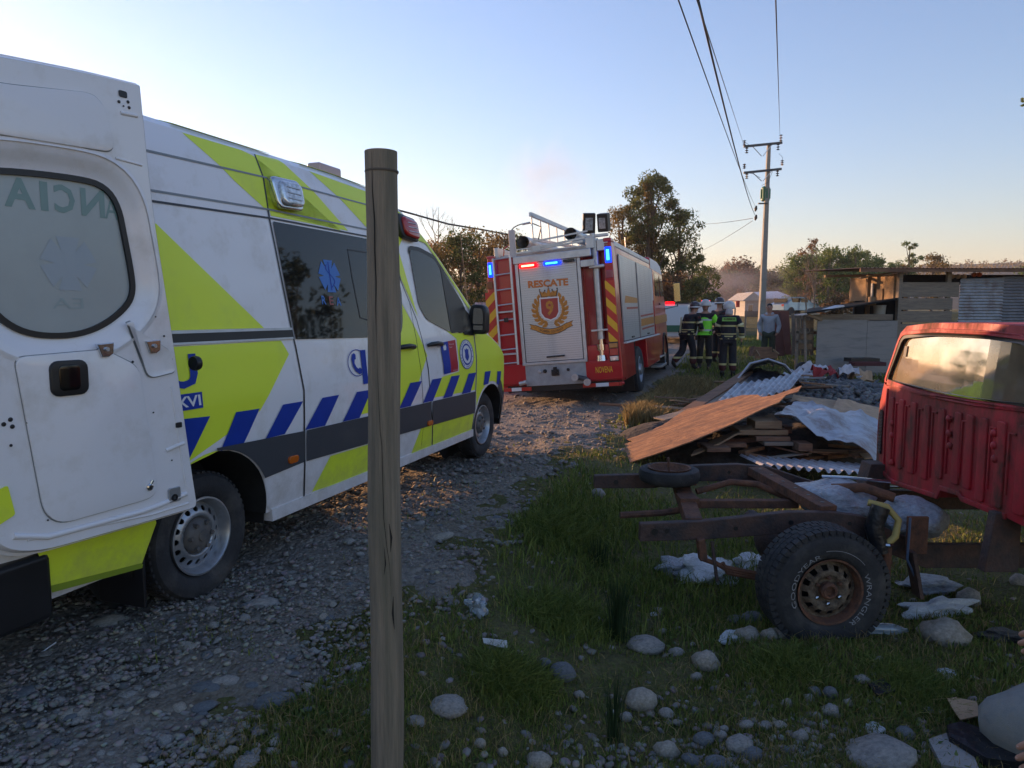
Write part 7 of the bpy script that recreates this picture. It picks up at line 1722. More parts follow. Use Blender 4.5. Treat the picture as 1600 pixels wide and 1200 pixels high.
# 6: bystander at the right edge, only the fingers of two hands reach into the picture
def hand(parent, wrist, fwd, palm_up, curl, right=True):
    """skinned hand: palm with five bent fingers"""
    f = Vector(fwd).normalized(); u = Vector(palm_up); u = (u - f * u.dot(f)).normalized(); s = f.cross(u) * (1 if right else -1)
    W = Vector(wrist); V = [W - f * .10, W, W + f * .045, W + f * .085]; E_ = [(0, 1), (1, 2), (2, 3)]; Rr = [(.032, .026), (.027, .021), (.040, .018), (.041, .015)]
    o = [skinmesh('palm', V, E_, Rr, M['skin'], parent, 0, 2)]
    for i, (off, L) in enumerate(((.030, .074), (.010, .082), (-.010, .077), (-.029, .060))):
        b = W + f * .082 + s * off; pts = [b - f * .02]; d = f.copy(); p = b.copy(); pts.append(p.copy())
        for j, fr in enumerate((.45, .32, .26)):
            d = (d * math.cos(curl[j]) - u * math.sin(curl[j])).normalized(); p = p + d * L * fr; pts.append(p.copy())
        o.append(skinmesh('finger', pts, [(0, 1), (1, 2), (2, 3), (3, 4)], [.0095, .0098, .0088, .0082, .0065], M['skin'], parent, 0, 2))
        MB().ellip(p + u * .006 - d * .006, (.005, .007, .002), 8, 6).build('nail', mat('nail', (.5, .32, .27), .3), parent)
    b = W + f * .02 + s * .032; t1 = b + (f * .5 + s * .7) * .035; t2 = t1 + (f * .9 + s * .2 - u * .2) * .033; t3 = t2 + (f * .95 - u * .3) * .024
    o.append(skinmesh('thumb', [b - s * .015, b, t1, t2, t3], [(0, 1), (1, 2), (2, 3), (3, 4)], [.014, .0135, .0115, .0105, .008], M['skin'], parent, 0, 2))
by = (1.78, 1.75, g1(1.78, 1.75))
r_, J_, k_ = person(by, 290, 1.72, 'person at the right edge of the picture, only the fingertips reaching into view', dict(elR=(.24, .10, 1.10), wrR=(.17, .24, .97), haR=(.16, .27, .96), elL=(-.24, .12, 1.08), wrL=(-.17, .22, .95), haL=(-.16, .25, .95)), dict(bulk=.95, jacket=mat('dark_sweater', (.03, .03, .035), .9), jacket_name='sweater', trousers=M['olive'], pockets=True))
inv = (frame_mat(Vector(by), 290)).inverted()
for wpt, fw, up_, cu in (((1.415, 1.70, .815), (-1, -.02, -.38), (.0, -.75, .5), (.75, .9, .6)), ((1.275, 1.49, .645), (-1, -.05, -.25), (.0, -.6, .6), (.6, .8, .5))):
    q = inv @ Vector(wpt); ff = inv.to_3x3() @ Vector(fw); uu = inv.to_3x3() @ Vector(up_); hand(r_, q, ff, uu, cu, right=False)
    sh_ = J_['wrL'] if wpt[2] > .7 else J_['wrR']
    skinmesh('forearm', [q - ff.normalized() * .05, q - ff.normalized() * .2 + Vector((0, 0, .05)), sh_.lerp(q, .2)], [(0, 1), (1, 2)], [.026, .036, .04], M['skin'], r_, 0, 2)
# ------------------------------------------------------------------ trees and far things
def leaf_quads(cent, rad, n, size, droop=0.3, seed=0):
    r = np.random.default_rng(seed); K = len(cent)
    idx = r.integers(0, K, n); c = cent[idx]; rr = rad[idx][:, None]
    d = r.normal(0, 1, (n, 3)); d /= np.linalg.norm(d, axis=1)[:, None]
    p = c + d * rr * (r.random((n, 1)) ** .45) * np.array([1, 1, .8])
    a = r.normal(0, 1, (n, 3)); a[:, 2] -= droop; a /= np.linalg.norm(a, axis=1)[:, None]
    b = r.normal(0, 1, (n, 3)); b -= a * (a * b).sum(1)[:, None]; b /= np.linalg.norm(b, axis=1)[:, None]
    s = size * r.uniform(.6, 1.4, (n, 1)); w_ = s * r.uniform(.3, .5, (n, 1))
    v = np.stack([p - a * s, p + b * w_, p + a * s, p - b * w_], 1).reshape(-1, 3)
    f = (np.arange(n)[:, None] * 4 + np.arange(4)[None])
    return v, f
def tree(x, y, h, cr, label, leaf='leaf_dark', n=7000, size=.07, clumps=46, trunk=None, shape='round', base_frac=.25, seed=1, group=None, name='tree', bark='bark', lean=0.0, z=None, cat='tree', clr=.3):
    rr = random.Random(seed); z0 = g1(x, y) if z is None else z
    root = empty(name, (x, y, z0 - .05), 0, label, cat, group)
    tr = trunk or h * .022; limbs = MB(); top = Vector((lean, rr.uniform(-.1, .1) * cr, h * .93))
    tp = [Vector((0, 0, -.1))]; nseg = 7
    for i in range(1, nseg + 1): t = i / nseg; tp.append(Vector((top.x * t + rr.uniform(-.06, .06) * cr * .5, top.y * t + rr.uniform(-.06, .06) * cr * .5, h * .93 * t)))
    limbs.tube(tp, [tr * (1.25 - 1.1 * i / nseg) for i in range(nseg + 1)], 7)
    cents = []; rads = []
    for i in range(clumps):
        t = base_frac + (1 - base_frac) * (rr.random() ** .8)
        if shape == 'round': prof = math.sin(math.pi * min(1, (t - base_frac) / (1 - base_frac) * .86 + .12)) ** .6
        elif shape == 'cone': prof = (1 - (t - base_frac) / (1 - base_frac)) ** .75 * .95 + .08
        else: prof = .8 * math.sin(math.pi * min(1, (t - base_frac) / (1 - base_frac) * .9 + .1)) ** .4 + .1
        a_ = rr.uniform(0, 6.283); rad_ = cr * prof * (rr.random() ** .5) * rr.uniform(.75, 1.08)
        p = Vector((top.x * t + math.cos(a_) * rad_, top.y * t + math.sin(a_) * rad_, h * t)); cents.append(p); rads.append(cr * rr.uniform(.5, 1.3) * clr)
        st_ = max(0.12, t - .12 - .25 * rad_ / cr); s0 = tp[min(nseg, int(st_ * nseg))].lerp(tp[min(nseg, int(st_ * nseg) + 1)], st_ * nseg % 1)
        mid = s0.lerp(p, .5) + Vector((0, 0, -.06 * cr)); 
        if i % 2 == 0: limbs.tube([s0, mid, p], [tr * .35, tr * .22, tr * .07], 5)
    limbs.build('trunk', M[bark], root, sm=60)
    v, f = leaf_quads(np.array([tuple(c) for c in cents]), np.array(rads), n, size, seed=seed)
    me = fastmesh('crown', v, f); me.materials.append(M[leaf]); link('crown', me, root)
    return root
def bare_tree(x, y, h, label, seed=1, depth=5, group=None, leaf=None, nleaf=0, bark='barkpale', spread=.42, r0=None):
    rr = random.Random(seed); root = empty('bare_tree', (x, y, g1(x, y) - .05), 0, label, 'tree', group); mb = MB(); ends = []
    def br(p, d, L, r, k):
        q = p + d * L; mid = p + d * L * .5 + Vector((rr.gauss(0, .04), rr.gauss(0, .04), 0)) * L
        mb.tube([p, mid, q], [r, r * .85, r * .68], 5 if k < 2 else 3, caps=False)
        if k >= depth: ends.append(q); return
        nb = 2 if k == 0 else rr.choice([2, 3, 3])
        for i in range(nb):
            a_ = rr.uniform(0, 6.28); s_ = spread * rr.uniform(.6, 1.3)
            dd_ = (d + Vector((math.cos(a_), math.sin(a_), rr.uniform(-.1, .35))) * s_).normalized(); br(p + d * L * rr.uniform(.45, 1.0) if i else q, dd_, L * rr.uniform(.6, .82), r * .6, k + 1)
    r0 = r0 or h * .014
    br(Vector((0, 0, 0)), Vector((0, 0, 1)), h * .33, r0, 0); mb.tube([(0, 0, h * .3), (rr.uniform(-.1, .1), 0, h * .7), (0, 0, h)], [r0 * .6, r0 * .35, r0 * .08], 4)
    for i in range(14):
        t = .3 + .65 * i / 14; a_ = rr.uniform(0, 6.28); br(Vector((0, 0, h * t)), Vector((math.cos(a_) * .8, math.sin(a_) * .8, .7)).normalized(), h * .13 * (1.25 - t), r0 * .35 * (1.2 - t), depth - 2)
    mb.build('trunk', M[bark], root)
    if leaf:
        v, f = leaf_quads(np.array([tuple(e_) for e_ in ends]), np.full(len(ends), h * .05), nleaf, .06, seed=seed); me = fastmesh('crown', v, f); me.materials.append(M[leaf]); link('crown', me, root)
    return root
ORD = ['leftmost', 'second', 'third', 'fourth', 'fifth', 'sixth', 'seventh', 'eighth', 'ninth', 'tenth']
def nth(px_, allpx):
    k = sorted(allpx).index(px_); return ORD[k] + (' from the left' if k else '')
def X(px_, Y): return P3(px_, 480, Y).x
def top(py_, Y, x): return P3(800, py_, Y).z - g1(x, Y)
# hedge of bushy trees left, behind the ambulance (and on beyond the frame: they also break up the low sun)
specs = [(668, 26, 392, 1.3), (692, 28, 380, 1.5), (722, 27, 372, 1.3), (748, 29, 362, 1.5), (775, 30, 368, 1.3), (800, 31, 372, 1.4), (640, 27, 400, 1.4)]
for i, (px_, Y, py_, cr) in enumerate(specs):
    x = X(px_, Y); tree(x, Y, top(py_, Y, x), cr * 1.25, nth(px_, [q[0] for q in specs]) + ' bushy tree in the hedge behind the ambulance', ['leaf_olive', 'leaf_brown', 'leaf_dark'][i % 3], 6500, .06, 50, shape='bush', base_frac=.08, seed=40 + i, group='bushy trees in the hedge behind the vehicles')
x = X(687, 34); bare_tree(x, 34, top(322, 34, x), 'leafless tree rising above the hedge behind the ambulance windscreen', seed=5, depth=6)
tag(MB().tube([P3(736, 520, 25), P3(727, 440, 25), P3(719, 362, 25)], [.03, .022, .012], 6).build('thin_stem', M['woodlight'], None), 'thin bare pale pole standing before the hedge behind the ambulance', 'pole')
# big eucalyptus behind the fire engine
Ye = 42; x = X(1015, Ye)
tree(x, Ye, top(276, Ye, x), 2.25, 'large evergreen tree with airy crown rising behind the fire engine', 'leaf_dark', 19000, .085, 62, shape='bush', base_frac=.14, clr=.27, seed=11, trunk=.22)
tree(X(968, Ye), Ye - .5, top(328, Ye, x), 1.6, 'yellowish leafy tree leaning against the left of the large evergreen', 'leaf_olive', 7000, .075, 50, shape='bush', base_frac=.15, seed=12)
tree(X(1010, Ye - 1), Ye - 1, top(292, Ye, x), 1.0, 'slim olive tree top in front of the large evergreen', 'leaf_olive', 5200, .075, 26, shape='cone', base_frac=.35, seed=14)
tree(X(1060, Ye), Ye, top(312, Ye, x), 1.6, 'dark tree at the right side of the large evergreen', 'leaf_dark', 6000, .08, 46, shape='bush', base_frac=.1, seed=13)
lowt = ((1080, 44, 400, 1.5, 'leaf_dark'), (1102, 48, 415, 1.3, 'leaf_dark'), (1050, 38, 430, 1.6, 'leaf_brown'), (1085, 37, 440, 1.3, 'leaf_dark'), (960, 40, 400, 1.5, 'leaf_brown'), (930, 44, 420, 1.8, 'leaf_dark'), (895, 44, 418, 1.6, 'leaf_olive'), (860, 42, 425, 1.5, 'leaf_dark'))
for i, (px_, Y, py_, cr, lf) in enumerate(lowt):
    x = X(px_, Y); tree(x, Y, top(py_, Y, x), cr, nth(px_, [q[0] for q in lowt]) + ' of the low trees beside the large evergreen', lf, 4200, .08, 34, shape='bush', base_frac=.05, seed=60 + i, group='low trees round the large evergreen')
x = X(1095, 46); bare_tree(x, 46, top(385, 46, x), 'small leafless tree right of the large evergreen', seed=9, depth=4)
# middle distance, hazy
mid = [(1128, 78, 428, 3.2), (1150, 84, 412, 4.0), (1178, 90, 424, 4), (1205, 95, 432, 3.6), (1222, 90, 425, 3.6), (1110, 74, 438, 2.6), (1240, 86, 420, 3)]
for i, (px_, Y, py_, cr) in enumerate(mid):
    x = X(px_, Y); tree(x, Y, top(py_, Y, x), cr, nth(px_, [q[0] for q in mid]) + ' greyish tree in the smoky distance behind the pole', 'leaf_brown' if i % 2 else 'leaf_dark', 5200, .16, 42, shape='bush', base_frac=.05, seed=80 + i, group='smoky trees behind the pole')
rt = [(1248, 60, 398, 2.2, 'leaf_green', 0), (1264, 62, 376, 1.9, 'leaf_brown', 1), (1292, 58, 390, 2.1, 'leaf_green', 0), (1308, 60, 392, 1.7, 'leaf_green', 0), (1335, 60, 388, 2.1, 'leaf_green', 0), (1352, 64, 396, 2.0, 'leaf_green', 0), (1375, 66, 408, 1.9, 'leaf_green', 0), (1322, 66, 400, 1.8, 'leaf_dark', 0), (1280, 66, 402, 1.8, 'leaf_olive', 0), (1395, 70, 420, 2.2, 'leaf_brown', 0)]
for i, (px_, Y, py_, cr, lf, th_) in enumerate(rt):
    x = X(px_, Y); tree(x, Y, top(py_, Y, x), cr, nth(px_, [q[0] for q in rt]) + ' sunlit tree in the grove behind the lean-to', lf, 2600 if th_ else 4600, .10, 34, shape='bush', base_frac=.28, seed=100 + i, group='grove behind the lean-to', bark='barkpale')
bt = ((1258, 57, 400), (1272, 56, 385), (1345, 57, 430), (1382, 60, 425), (1410, 64, 440))
for i, (px_, Y, py_) in enumerate(bt):
    x = X(px_, Y); bare_tree(x, Y, top(py_, Y, x), nth(px_, [q[0] for q in bt]) + ' pale leafless trunk in the grove behind the lean-to', seed=20 + i, depth=4, group='bare trunks in the grove')
x = X(1416, 70); tree(x, 70, top(379, 70, x), 1.3, 'thin tall tree with tufted top above the shed roof', 'leaf_green', 2600, .11, 24, shape='bush', base_frac=.45, seed=130, clr=.35)
x = X(1454, 74); tree(x, 74, top(399, 74, x), 2.6, 'round bushy tree top showing above the shed roof', 'leaf_olive', 4200, .11, 36, seed=131, base_frac=.1)
x = X(1606, 60); tree(x, 60, top(396, 60, x), 1.6, 'green tree top at the right edge above the corrugated shed wall', 'leaf_green', 3000, .1, 26, seed=132, base_frac=.2)
# off to the left, beyond the frame, the hedge goes on: broken shade on the road
for i, (x, y, h, cr) in enumerate(((-24, 18.5, 3.4, 1.6), (-26, 22, 4.2, 2.1), (-15, 30, 3.6, 1.6), (-28, 18, 5.0, 2.2), (-31, 13, 5.4, 2.4))):
    tree(x, y, h, cr, 'hedge tree on the left beyond the picture', 'leaf_dark', 2200, .09, 40, shape='bush', base_frac=.05, seed=150 + i, group='hedge trees beyond the left edge')
# right of the picture the plot is ringed by trees too (they show as reflections in the ambulance glass)
for i, (x, y, h, cr) in enumerate(((16.2, 16.5, 7.5, 2.2), (20.5, 15, 9, 2.8), (15.5, 12.5, 6.5, 2.0), (27, 22, 7, 2.4), (33, 26, 7, 2.6), (36, 19, 6, 2.4), (22, 5, 6, 2.4), (17, -3, 6.5, 2.6), (10, -10, 7, 2.8), (0, -12, 7, 2.8), (-9, -9, 6, 2.6))):
    tree(x, y, h, cr, 'field tree beyond the right of the picture', 'leaf_dark', 3200, .12, 40, shape='bush', base_frac=.05, seed=170 + i, group='field trees outside the picture')
# hill line and far wood
def ridge(name, pts, Y0, label=None, kind='structure', m='leaf_dark', dense=26000, size=.7):
    g = []
    for (px_, py_) in pts:
        p = P3(px_, py_, Y0); g.append([(p.x, Y0 - 160, g1(0, Y0 - 160) - .5), (p.x, Y0 - 60, (p.z) * .62), (p.x, Y0, p.z), (p.x * 1.2, Y0 + 200, p.z * .9), (p.x * 1.6, Y0 + 500, -5)])
    return tag(MB().sheet(g, 1.0).build(name, MATS.get('hillmat') or mat('hillmat', (.05, .05, .032), .95, var=.4, scale=.02, bump=.3, bscale=.1), None, sm=80), kind=kind)
rid = [(-900, 460), (-200, 452), (300, 446), (640, 440), (900, 436), (1060, 432), (1130, 428), (1200, 426), (1290, 424), (1390, 421), (1450, 417), (1520, 414), (1600, 411), (1700, 404), (2000, 410), (2600, 430)]
ridge('hills', rid, 420)
# tree tops along the ridge as one far-off wood
rx = np.interp(nr.random(30000), [0, 1], [-900, 2600]); ry_ = np.interp(rx, [p[0] for p in rid], [p[1] for p in rid])
P_ = []
for a_, b_ in zip(rx[:1500], ry_[:1500]):
    Yq = nr.uniform(330, 425); q = P3(float(a_), float(b_), 420); t = (Yq - 260) / 160.0; zq = q.z * min(1, .45 + .55 * t); P_.append((q.x * Yq / 420, Yq, zq + nr.uniform(-1, 1.2)))
v, f = leaf_quads(np.array(P_), np.full(len(P_), 3.4), 30000, .8, seed=3)
me = fastmesh('far_wood', v, f); me.materials.append(M['leaf_olive']); tag(link('far_wood', me), 'far wood covering the hill line on the horizon', 'wood', kind='stuff')
# pale house, cars, smoke
Yh = 62; hx0 = X(1164, Yh); hx1 = X(1240, Yh); hz = g1(hx0, Yh)
hs = empty('house', (hx0, Yh, hz), label='small pale house with a long light metal roof behind the pole', cat='house')
def hb(n_, x0, x1, y0, y1, z0, z1, m): return MB().box(x0 - hx0, x1 - hx0, y0, y1, z0, z1).build(n_, M[m], hs)
hb('wall', hx0, X(1188, Yh), 0, 4, -.3, 1.35, 'housew'); hb('wall', X(1188, Yh), hx1, .5, 4, -.3, 1.5, 'housew')
q = MB(); xa, xb = -.3, X(1188, Yh) - hx0 + .2; q.add([(xa, -.3, 1.35), (xb, -.3, 1.35), (xb, 4.2, 1.45), (xa, 4.2, 1.45), ((xa + xb) / 2, -.3, 2.1), ((xa + xb) / 2, 4.2, 2.1)], [(0, 1, 4), (3, 5, 2), (0, 4, 5, 3), (1, 2, 5, 4), (0, 3, 2, 1)]); q.build('roof', M['housew'], hs)
MB().add([(X(1188, Yh) - hx0, 0, 1.55), (hx1 - hx0 + .1, 0, 1.6), (hx1 - hx0 + .1, 4.2, 2.3), (X(1188, Yh) - hx0, 4.2, 2.2), (X(1188, Yh) - hx0, 0, 1.45), (hx1 - hx0 + .1, 0, 1.5)], [(0, 1, 2, 3), (4, 5, 1, 0)]).build('roof', M['roofm'], hs)
wq = hb('window', X(1169, Yh), X(1176, Yh), -.03, -.01, .45, 1.0, 'glass'); hb('window_frame', X(1168.4, Yh), X(1176.6, Yh), -.02, -.005, .4, 1.05, 'whitepr'); hb('fence_panel', hx0 - .5, X(1183, Yh), -1.5, -1.46, -.3, .45, 'darkgrey')
Yc = 58; cxp = X(1241, Yc); cz_ = P3(1241, 490, Yc).z - .1
def car(name, x, y, z, hd, L, paint, label, cat='car', lights=None, hbox=False):
    e_ = empty(name, (x, y, z), -R(hd), label, cat)
    pr = [(-L / 2, .35), (-L / 2 + .02, .85), (-L * .40, .95), (-L * .24, 1.40), (-L * .05, 1.46), (L * .12, 1.40), (L * .27, .98), (L * .44, .85), (L / 2, .62), (L / 2, .32)]
    if hbox: pr = [(-L / 2, .35), (-L / 2 + .02, 1.0), (-L * .46, 1.62), (-L * .05, 1.70), (L * .10, 1.62), (L * .24, 1.12), (L * .45, .98), (L / 2, .75), (L / 2, .32)]
    b = MB(); n_ = len(pr); 
    for x_, sc2 in ((-.82, 0), (.82, 0)): b.v += [(x_ * (1 - .16 * max(0, (z_ - .9)) / .6), y_, z_) for y_, z_ in pr]
    b.f = [tuple(range(n_)), tuple(n_ + i for i in range(n_))[::-1]] + [(i, n_ + i, n_ + (i + 1) % n_, (i + 1) % n_) for i in range(n_)]; b.m = [0] * len(b.f)
    b.build('body', M[paint], e_, fix=True, bevel=.05, seg=3)
    zt = 1.36 if not hbox else 1.56; zb2 = .98 if not hbox else 1.1
    for s_ in (-1, 1):
        for ya, yb in ((-L * .28, -L * .06), (-L * .04, L * .15)): MB().box(s_ * .70, s_ * .80, ya, yb, zb2, zt - .03).build('window', M['glass'], e_, bevel=.02)
        for yw in (-L * .31, L * .31): MB().lathe([(.18, 0), (.30, -.01), (.315, .03), (.315, .16), (.18, .17)], (s_ * .70, yw, .31), (s_, 0, 0), 20).build('wheel', M['tyre'], e_, sm=40)
        MB().box(s_ * .55, s_ * .78, -L / 2 - .01, -L / 2 + .05, .68, .84).build('tail_lamp', M['redlens'], e_)
    MB().box(-.62, .62, -L * .40, -L * .36, 1.0, zt - .05).build('rear_window', M['glass'], e_)
    if lights:
        MB().box(-.5, .5, -.1, .1, zt + .12, zt + .2).build('roof_bar', M['black'], e_); MB().box(-.5, -.1, -.11, .11, zt + .13, zt + .24).build('beacon', M['redglow'], e_)
    return e_
car('parked_car', cxp, Yc, cz_, 62, 4.2, 'carblue', 'pale blue saloon car parked on the rise behind the youth')
car('patrol_car', X(1058, 31), 31, g1(X(1058, 31), 31) - .1, 20, 4.3, 'carwhite', 'green and white patrol vehicle with a red beacon beyond the fire engine cab', 'car', lights=True, hbox=True)
qg = bpy.data.objects['patrol_car']; MB().box(-.86, .86, -2.19, 1.6, .55, .82).build('green_band', M['cargreen'], qg)
car('parked_van', X(1112, 36), 36, g1(X(1112, 36), 36) - .1, 25, 4.6, 'carwhite', 'white vehicle with red rear lamp behind the firefighters', 'car', hbox=True, lights=True)
car('distant_pickup', X(1128, 85), 85, g1(X(1128, 85), 85) + .3, 80, 4.4, 'carwhite', 'small white vehicle far behind the firefighters by the trees', 'car', hbox=True)
tag(MB().box(X(1153, 45) - .12, X(1153, 45) + .12, 45, 45.1, P3(1153, 480, 45).z, P3(1153, 470, 45).z).build('warning_sign', M['redfilm'], None, bevel=.02), 'small red panel far down the road near the pole', 'sign')
# corrugated fence left of the fire engine
corrug('corrugated_fence', (X(742, 22), 22, g1(X(742, 22), 22)), Vector((2.6, .4, 0)), Vector((0, 0, 1.75)), 20, .02, .11, .003, 'zinc', 'grey corrugated sheet fence between the ambulance mirror and the fire engine', 'fence')
car('parked_car', X(742, 18), 18.5, g1(X(742, 18), 18.5) - .05, 15, 4.0, 'carwhite', 'car with red and blue lights hidden behind the ambulance bonnet', 'car', lights=True)
# field fence stakes right of the road
for i, (px_, Y) in enumerate(((1165, 34), (1148, 40), (1140, 46), (1300, 40), (1320, 42), (1345, 41))):
    tag(MB().tube([(X(px_, Y), Y, g1(X(px_, Y), Y) - .1), (X(px_, Y) + .03, Y, g1(X(px_, Y), Y) + 1.25)], .04, 6).build('fence_stake', M['wood'], None), 'thin wooden stake of the field fence in the distance', 'post', 'far field fence stakes')
# lit brush heaps behind the lean-to
bh = ((1296, 30, 480, .5), (1320, 32, 470, .9), (1350, 31, 466, .8), (1368, 30, 470, .7))
for i, (px_, Y, py_, r_) in enumerate(bh):
    p = P3(px_, py_, Y); v, f = leaf_quads(np.array([(nr.normal(0, .5) * r_, nr.normal(0, .4) * r_, abs(nr.normal(0, .3)) * r_ - .3) for _ in range(12)]), np.full(12, .45 * r_), 1500, .07, seed=300 + i)
    me = fastmesh('brush_heap', v, f); me.materials.append(M['leaf_brown']); o = tag(link('brush_heap', me), nth(px_, [q[0] for q in bh]) + ' reddish brown brush heap behind the lean-to roof', 'brush', 'brush heaps behind the lean-to'); o.location = p
# ------------------------------------------------------------------ smoke
def smoke(name, c, s, dens, col, label, rz=0.0, seed=0.0, scale=.6):
    me = bpy.data.meshes.new(name); bm = bmesh.new(); bmesh.ops.create_icosphere(bm, subdivisions=3, radius=1); bm.to_mesh(me); bm.free()
    o = link(name, me); o.location = c; o.scale = s; o.rotation_euler = (0, rz, 0)
    m = bpy.data.materials.new(name); m.use_nodes = True; n = m.node_tree.nodes; l = m.node_tree.links; n.clear()
    out = n.new('ShaderNodeOutputMaterial'); v = n.new('ShaderNodeVolumePrincipled'); v.inputs['Color'].default_value = (*col, 1); v.inputs['Anisotropy'].default_value = .6
    tc = n.new('ShaderNodeTexCoord'); ln = n.new('ShaderNodeVectorMath'); ln.operation = 'LENGTH'; l.new(tc.outputs['Object'], ln.inputs[0])
    fal = n.new('ShaderNodeMapRange'); fal.inputs[1].default_value = 1.0; fal.inputs[2].default_value = .15; l.new(ln.outputs['Value'], fal.inputs[0])
    nz = n.new('ShaderNodeTexNoise'); nz.inputs['Scale'].default_value = scale * 3; nz.inputs['Detail'].default_value = 4; mp = n.new('ShaderNodeMapping'); mp.inputs['Location'].default_value = (seed, 0, 0); l.new(tc.outputs['Object'], mp.inputs[0]); l.new(mp.outputs[0], nz.inputs[0])
    nr_ = n.new('ShaderNodeMapRange'); nr_.inputs[1].default_value = .40; nr_.inputs[2].default_value = .65; l.new(nz.outputs[0], nr_.inputs[0])
    a_ = n.new('ShaderNodeMath'); a_.operation = 'MULTIPLY'; l.new(fal.outputs[0], a_.inputs[0]); l.new(nr_.outputs[0], a_.inputs[1]); b_ = n.new('ShaderNodeMath'); b_.operation = 'MULTIPLY'; b_.inputs[1].default_value = dens; l.new(a_.outputs[0], b_.inputs[0])
    l.new(b_.outputs[0], v.inputs['Density']); l.new(v.outputs[0], out.inputs['Volume']); me.materials.append(m)
    return tag(o, label, 'smoke', kind='stuff')
smoke('smoke_plume', tuple(P3(852, 290, 60)), (4.2, 2.5, 5.0), .20, (.95, .9, .85), 'thin pale smoke plume drifting up behind the fire engine', R(12), 1.0)
smoke('smoke_bank', tuple(P3(1150, 450, 60)), (7.5, 5, 2.6), .20, (.75, .68, .72), 'low purplish smoke bank drifting in front of the distant trees', 0, 5.0)
# open air between here and the hills
hz_ = MB().box(-1500, 1500, -60, 1400, -14, 75).mesh('haze', M['white']); hz_.materials.clear()
hm = bpy.data.materials.new('haze'); hm.use_nodes = True; hm.node_tree.nodes.clear(); o_ = hm.node_tree.nodes.new('ShaderNodeOutputMaterial'); v_ = hm.node_tree.nodes.new('ShaderNodeVolumePrincipled'); v_.inputs['Density'].default_value = 0.0005; v_.inputs['Color'].default_value = (.92, .92, .95, 1); v_.inputs['Anisotropy'].default_value = .35
hm.node_tree.links.new(v_.outputs[0], o_.inputs['Volume']); hz_.materials.append(hm)
if HAZE: tag(link('haze', hz_), kind='stuff')
# ------------------------------------------------------------------ grass, rushes, stones, litter
def blades(name, x, y, h, m, wd=.0035, lean=.45, seed=5, parent=None, zoff=-.005):
    r = np.random.default_rng(seed); n = len(x); a_ = r.random(n) * 6.283; z = gh(x, y) + zoff
    dx, dy = np.cos(a_), np.sin(a_); b_ = r.random(n) * 6.283; l_ = np.abs(r.normal(0, lean, n)) * h; lx, ly = np.cos(b_) * l_, np.sin(b_) * l_
    w_ = wd * r.uniform(.6, 1.4, n) * np.clip(y / 3.5, .8, 3)
    P0 = np.stack([x - dx * w_, y - dy * w_, z], -1); P1 = np.stack([x + dx * w_, y + dy * w_, z], -1)
    P2 = np.stack([x + dx * w_ * .7 + lx * .35, y + dy * w_ * .7 + ly * .35, z + h * .62], -1); P3_ = np.stack([x - dx * w_ * .7 + lx * .35, y - dy * w_ * .7 + ly * .35, z + h * .62], -1)
    T0 = np.stack([x + lx, y + ly, z + h * .95], -1); T1 = np.stack([x + lx * 1.02 + dx * w_ * .1, y + ly * 1.02, z + h * .94], -1)
    v = np.stack([P0, P1, P2, P3_, T0, T1], 1).reshape(-1, 3); k = np.arange(n)[:, None] * 6
    f = np.concatenate([k + np.array([0, 1, 2, 3]), k + np.array([3, 2, 5, 4])])
    me = fastmesh(name, v, f); me.materials.append(M[m]); return link(name, me, parent)
def grass_pts(n, y0, y1, thr=0.0):
    x, y = sample_view(n, y0, y1); d = road_d(x, y) + .28 * fbm(x, y, 1.6)
    cov = .55 + .55 * fbm(x, y, 1.3)
    ok = ((d > -.15) & (nr.random(n) < np.clip(cov, .12, 1))) | ((d > -1.1) & (d <= -.15) & (nr.random(n) < .10 * np.clip(fbm(x, y, 1.9), 0, 1.2)))
    ok &= ~((np.abs(x - 6) < 2.2) & (np.abs(y - 12.6) < 1.6))
    return x[ok], y[ok]
x, y = grass_pts(170000, 2.0, 11)
h = .022 + .030 * nr.random(len(x)) * np.clip(1 + .8 * fbm(x, y, 2.2), .4, 2.4)
tag(blades('grass', x, y, h, 'grassblade', seed=1), 'short green grass growing between the stones', 'grass', kind='stuff')
x, y = grass_pts(42000, 2.0, 11); h = .03 + .05 * nr.random(len(x)); tag(blades('dry_grass', x, y, h, 'drygrass', .0022, .8, seed=2), 'dry straw coloured grass among the green', 'grass', kind='stuff')
# long grass round the chassis
n = 34000; x = nr.uniform(-.1, 2.4, n); y = nr.uniform(3.7, 7.5, n); dens = np.exp(-(((x - .75) / 1.1) ** 2 + ((y - 5.0) / 1.5) ** 2)); k = (nr.random(n) < dens * np.clip(.65 + .5 * fbm(x, y, 1.8), .1, 1)) & (road_d(x, y) > .05); x, y = x[k], y[k]
h = .05 + .11 * nr.random(len(x)) * np.clip(.9 + .4 * fbm(x, y, 1.5), .3, 1.5)
tag(blades('long_grass', x, y, h, 'grassblade', .003, .6, seed=3), 'long green grass growing round the bare chassis', 'grass', kind='stuff')
for i, (cx_, cy_, rad, nn_, hh_, lb) in enumerate(((.0, 3.15, .22, 3600, .13, 'low mound of long grass right of the fence post'), (.30, 3.9, .3, 3000, .12, 'long grass patch left of the chassis end'), (.36, 5.2, .35, 3000, .14, 'long grass patch by the road edge behind the bottle'), (1.9, 3.2, .25, 2500, .10, 'grass tuft at the foot of the pickup wheel'), (1.35, 3.35, .22, 2200, .10, 'grass tuft left of the pickup wheel'))):
    x = cx_ + nr.normal(0, rad * .5, nn_); y = cy_ + nr.normal(0, rad * .5, nn_); h = hh_ * nr.uniform(.4, 1.1, nn_) * np.exp(-(((x - cx_) ** 2 + (y - cy_) ** 2) / rad ** 2) * .5)
    tag(blades('grass_tuft', x, y, h, 'grassblade', .0028, .75, seed=10 + i), lb, 'grass tuft')
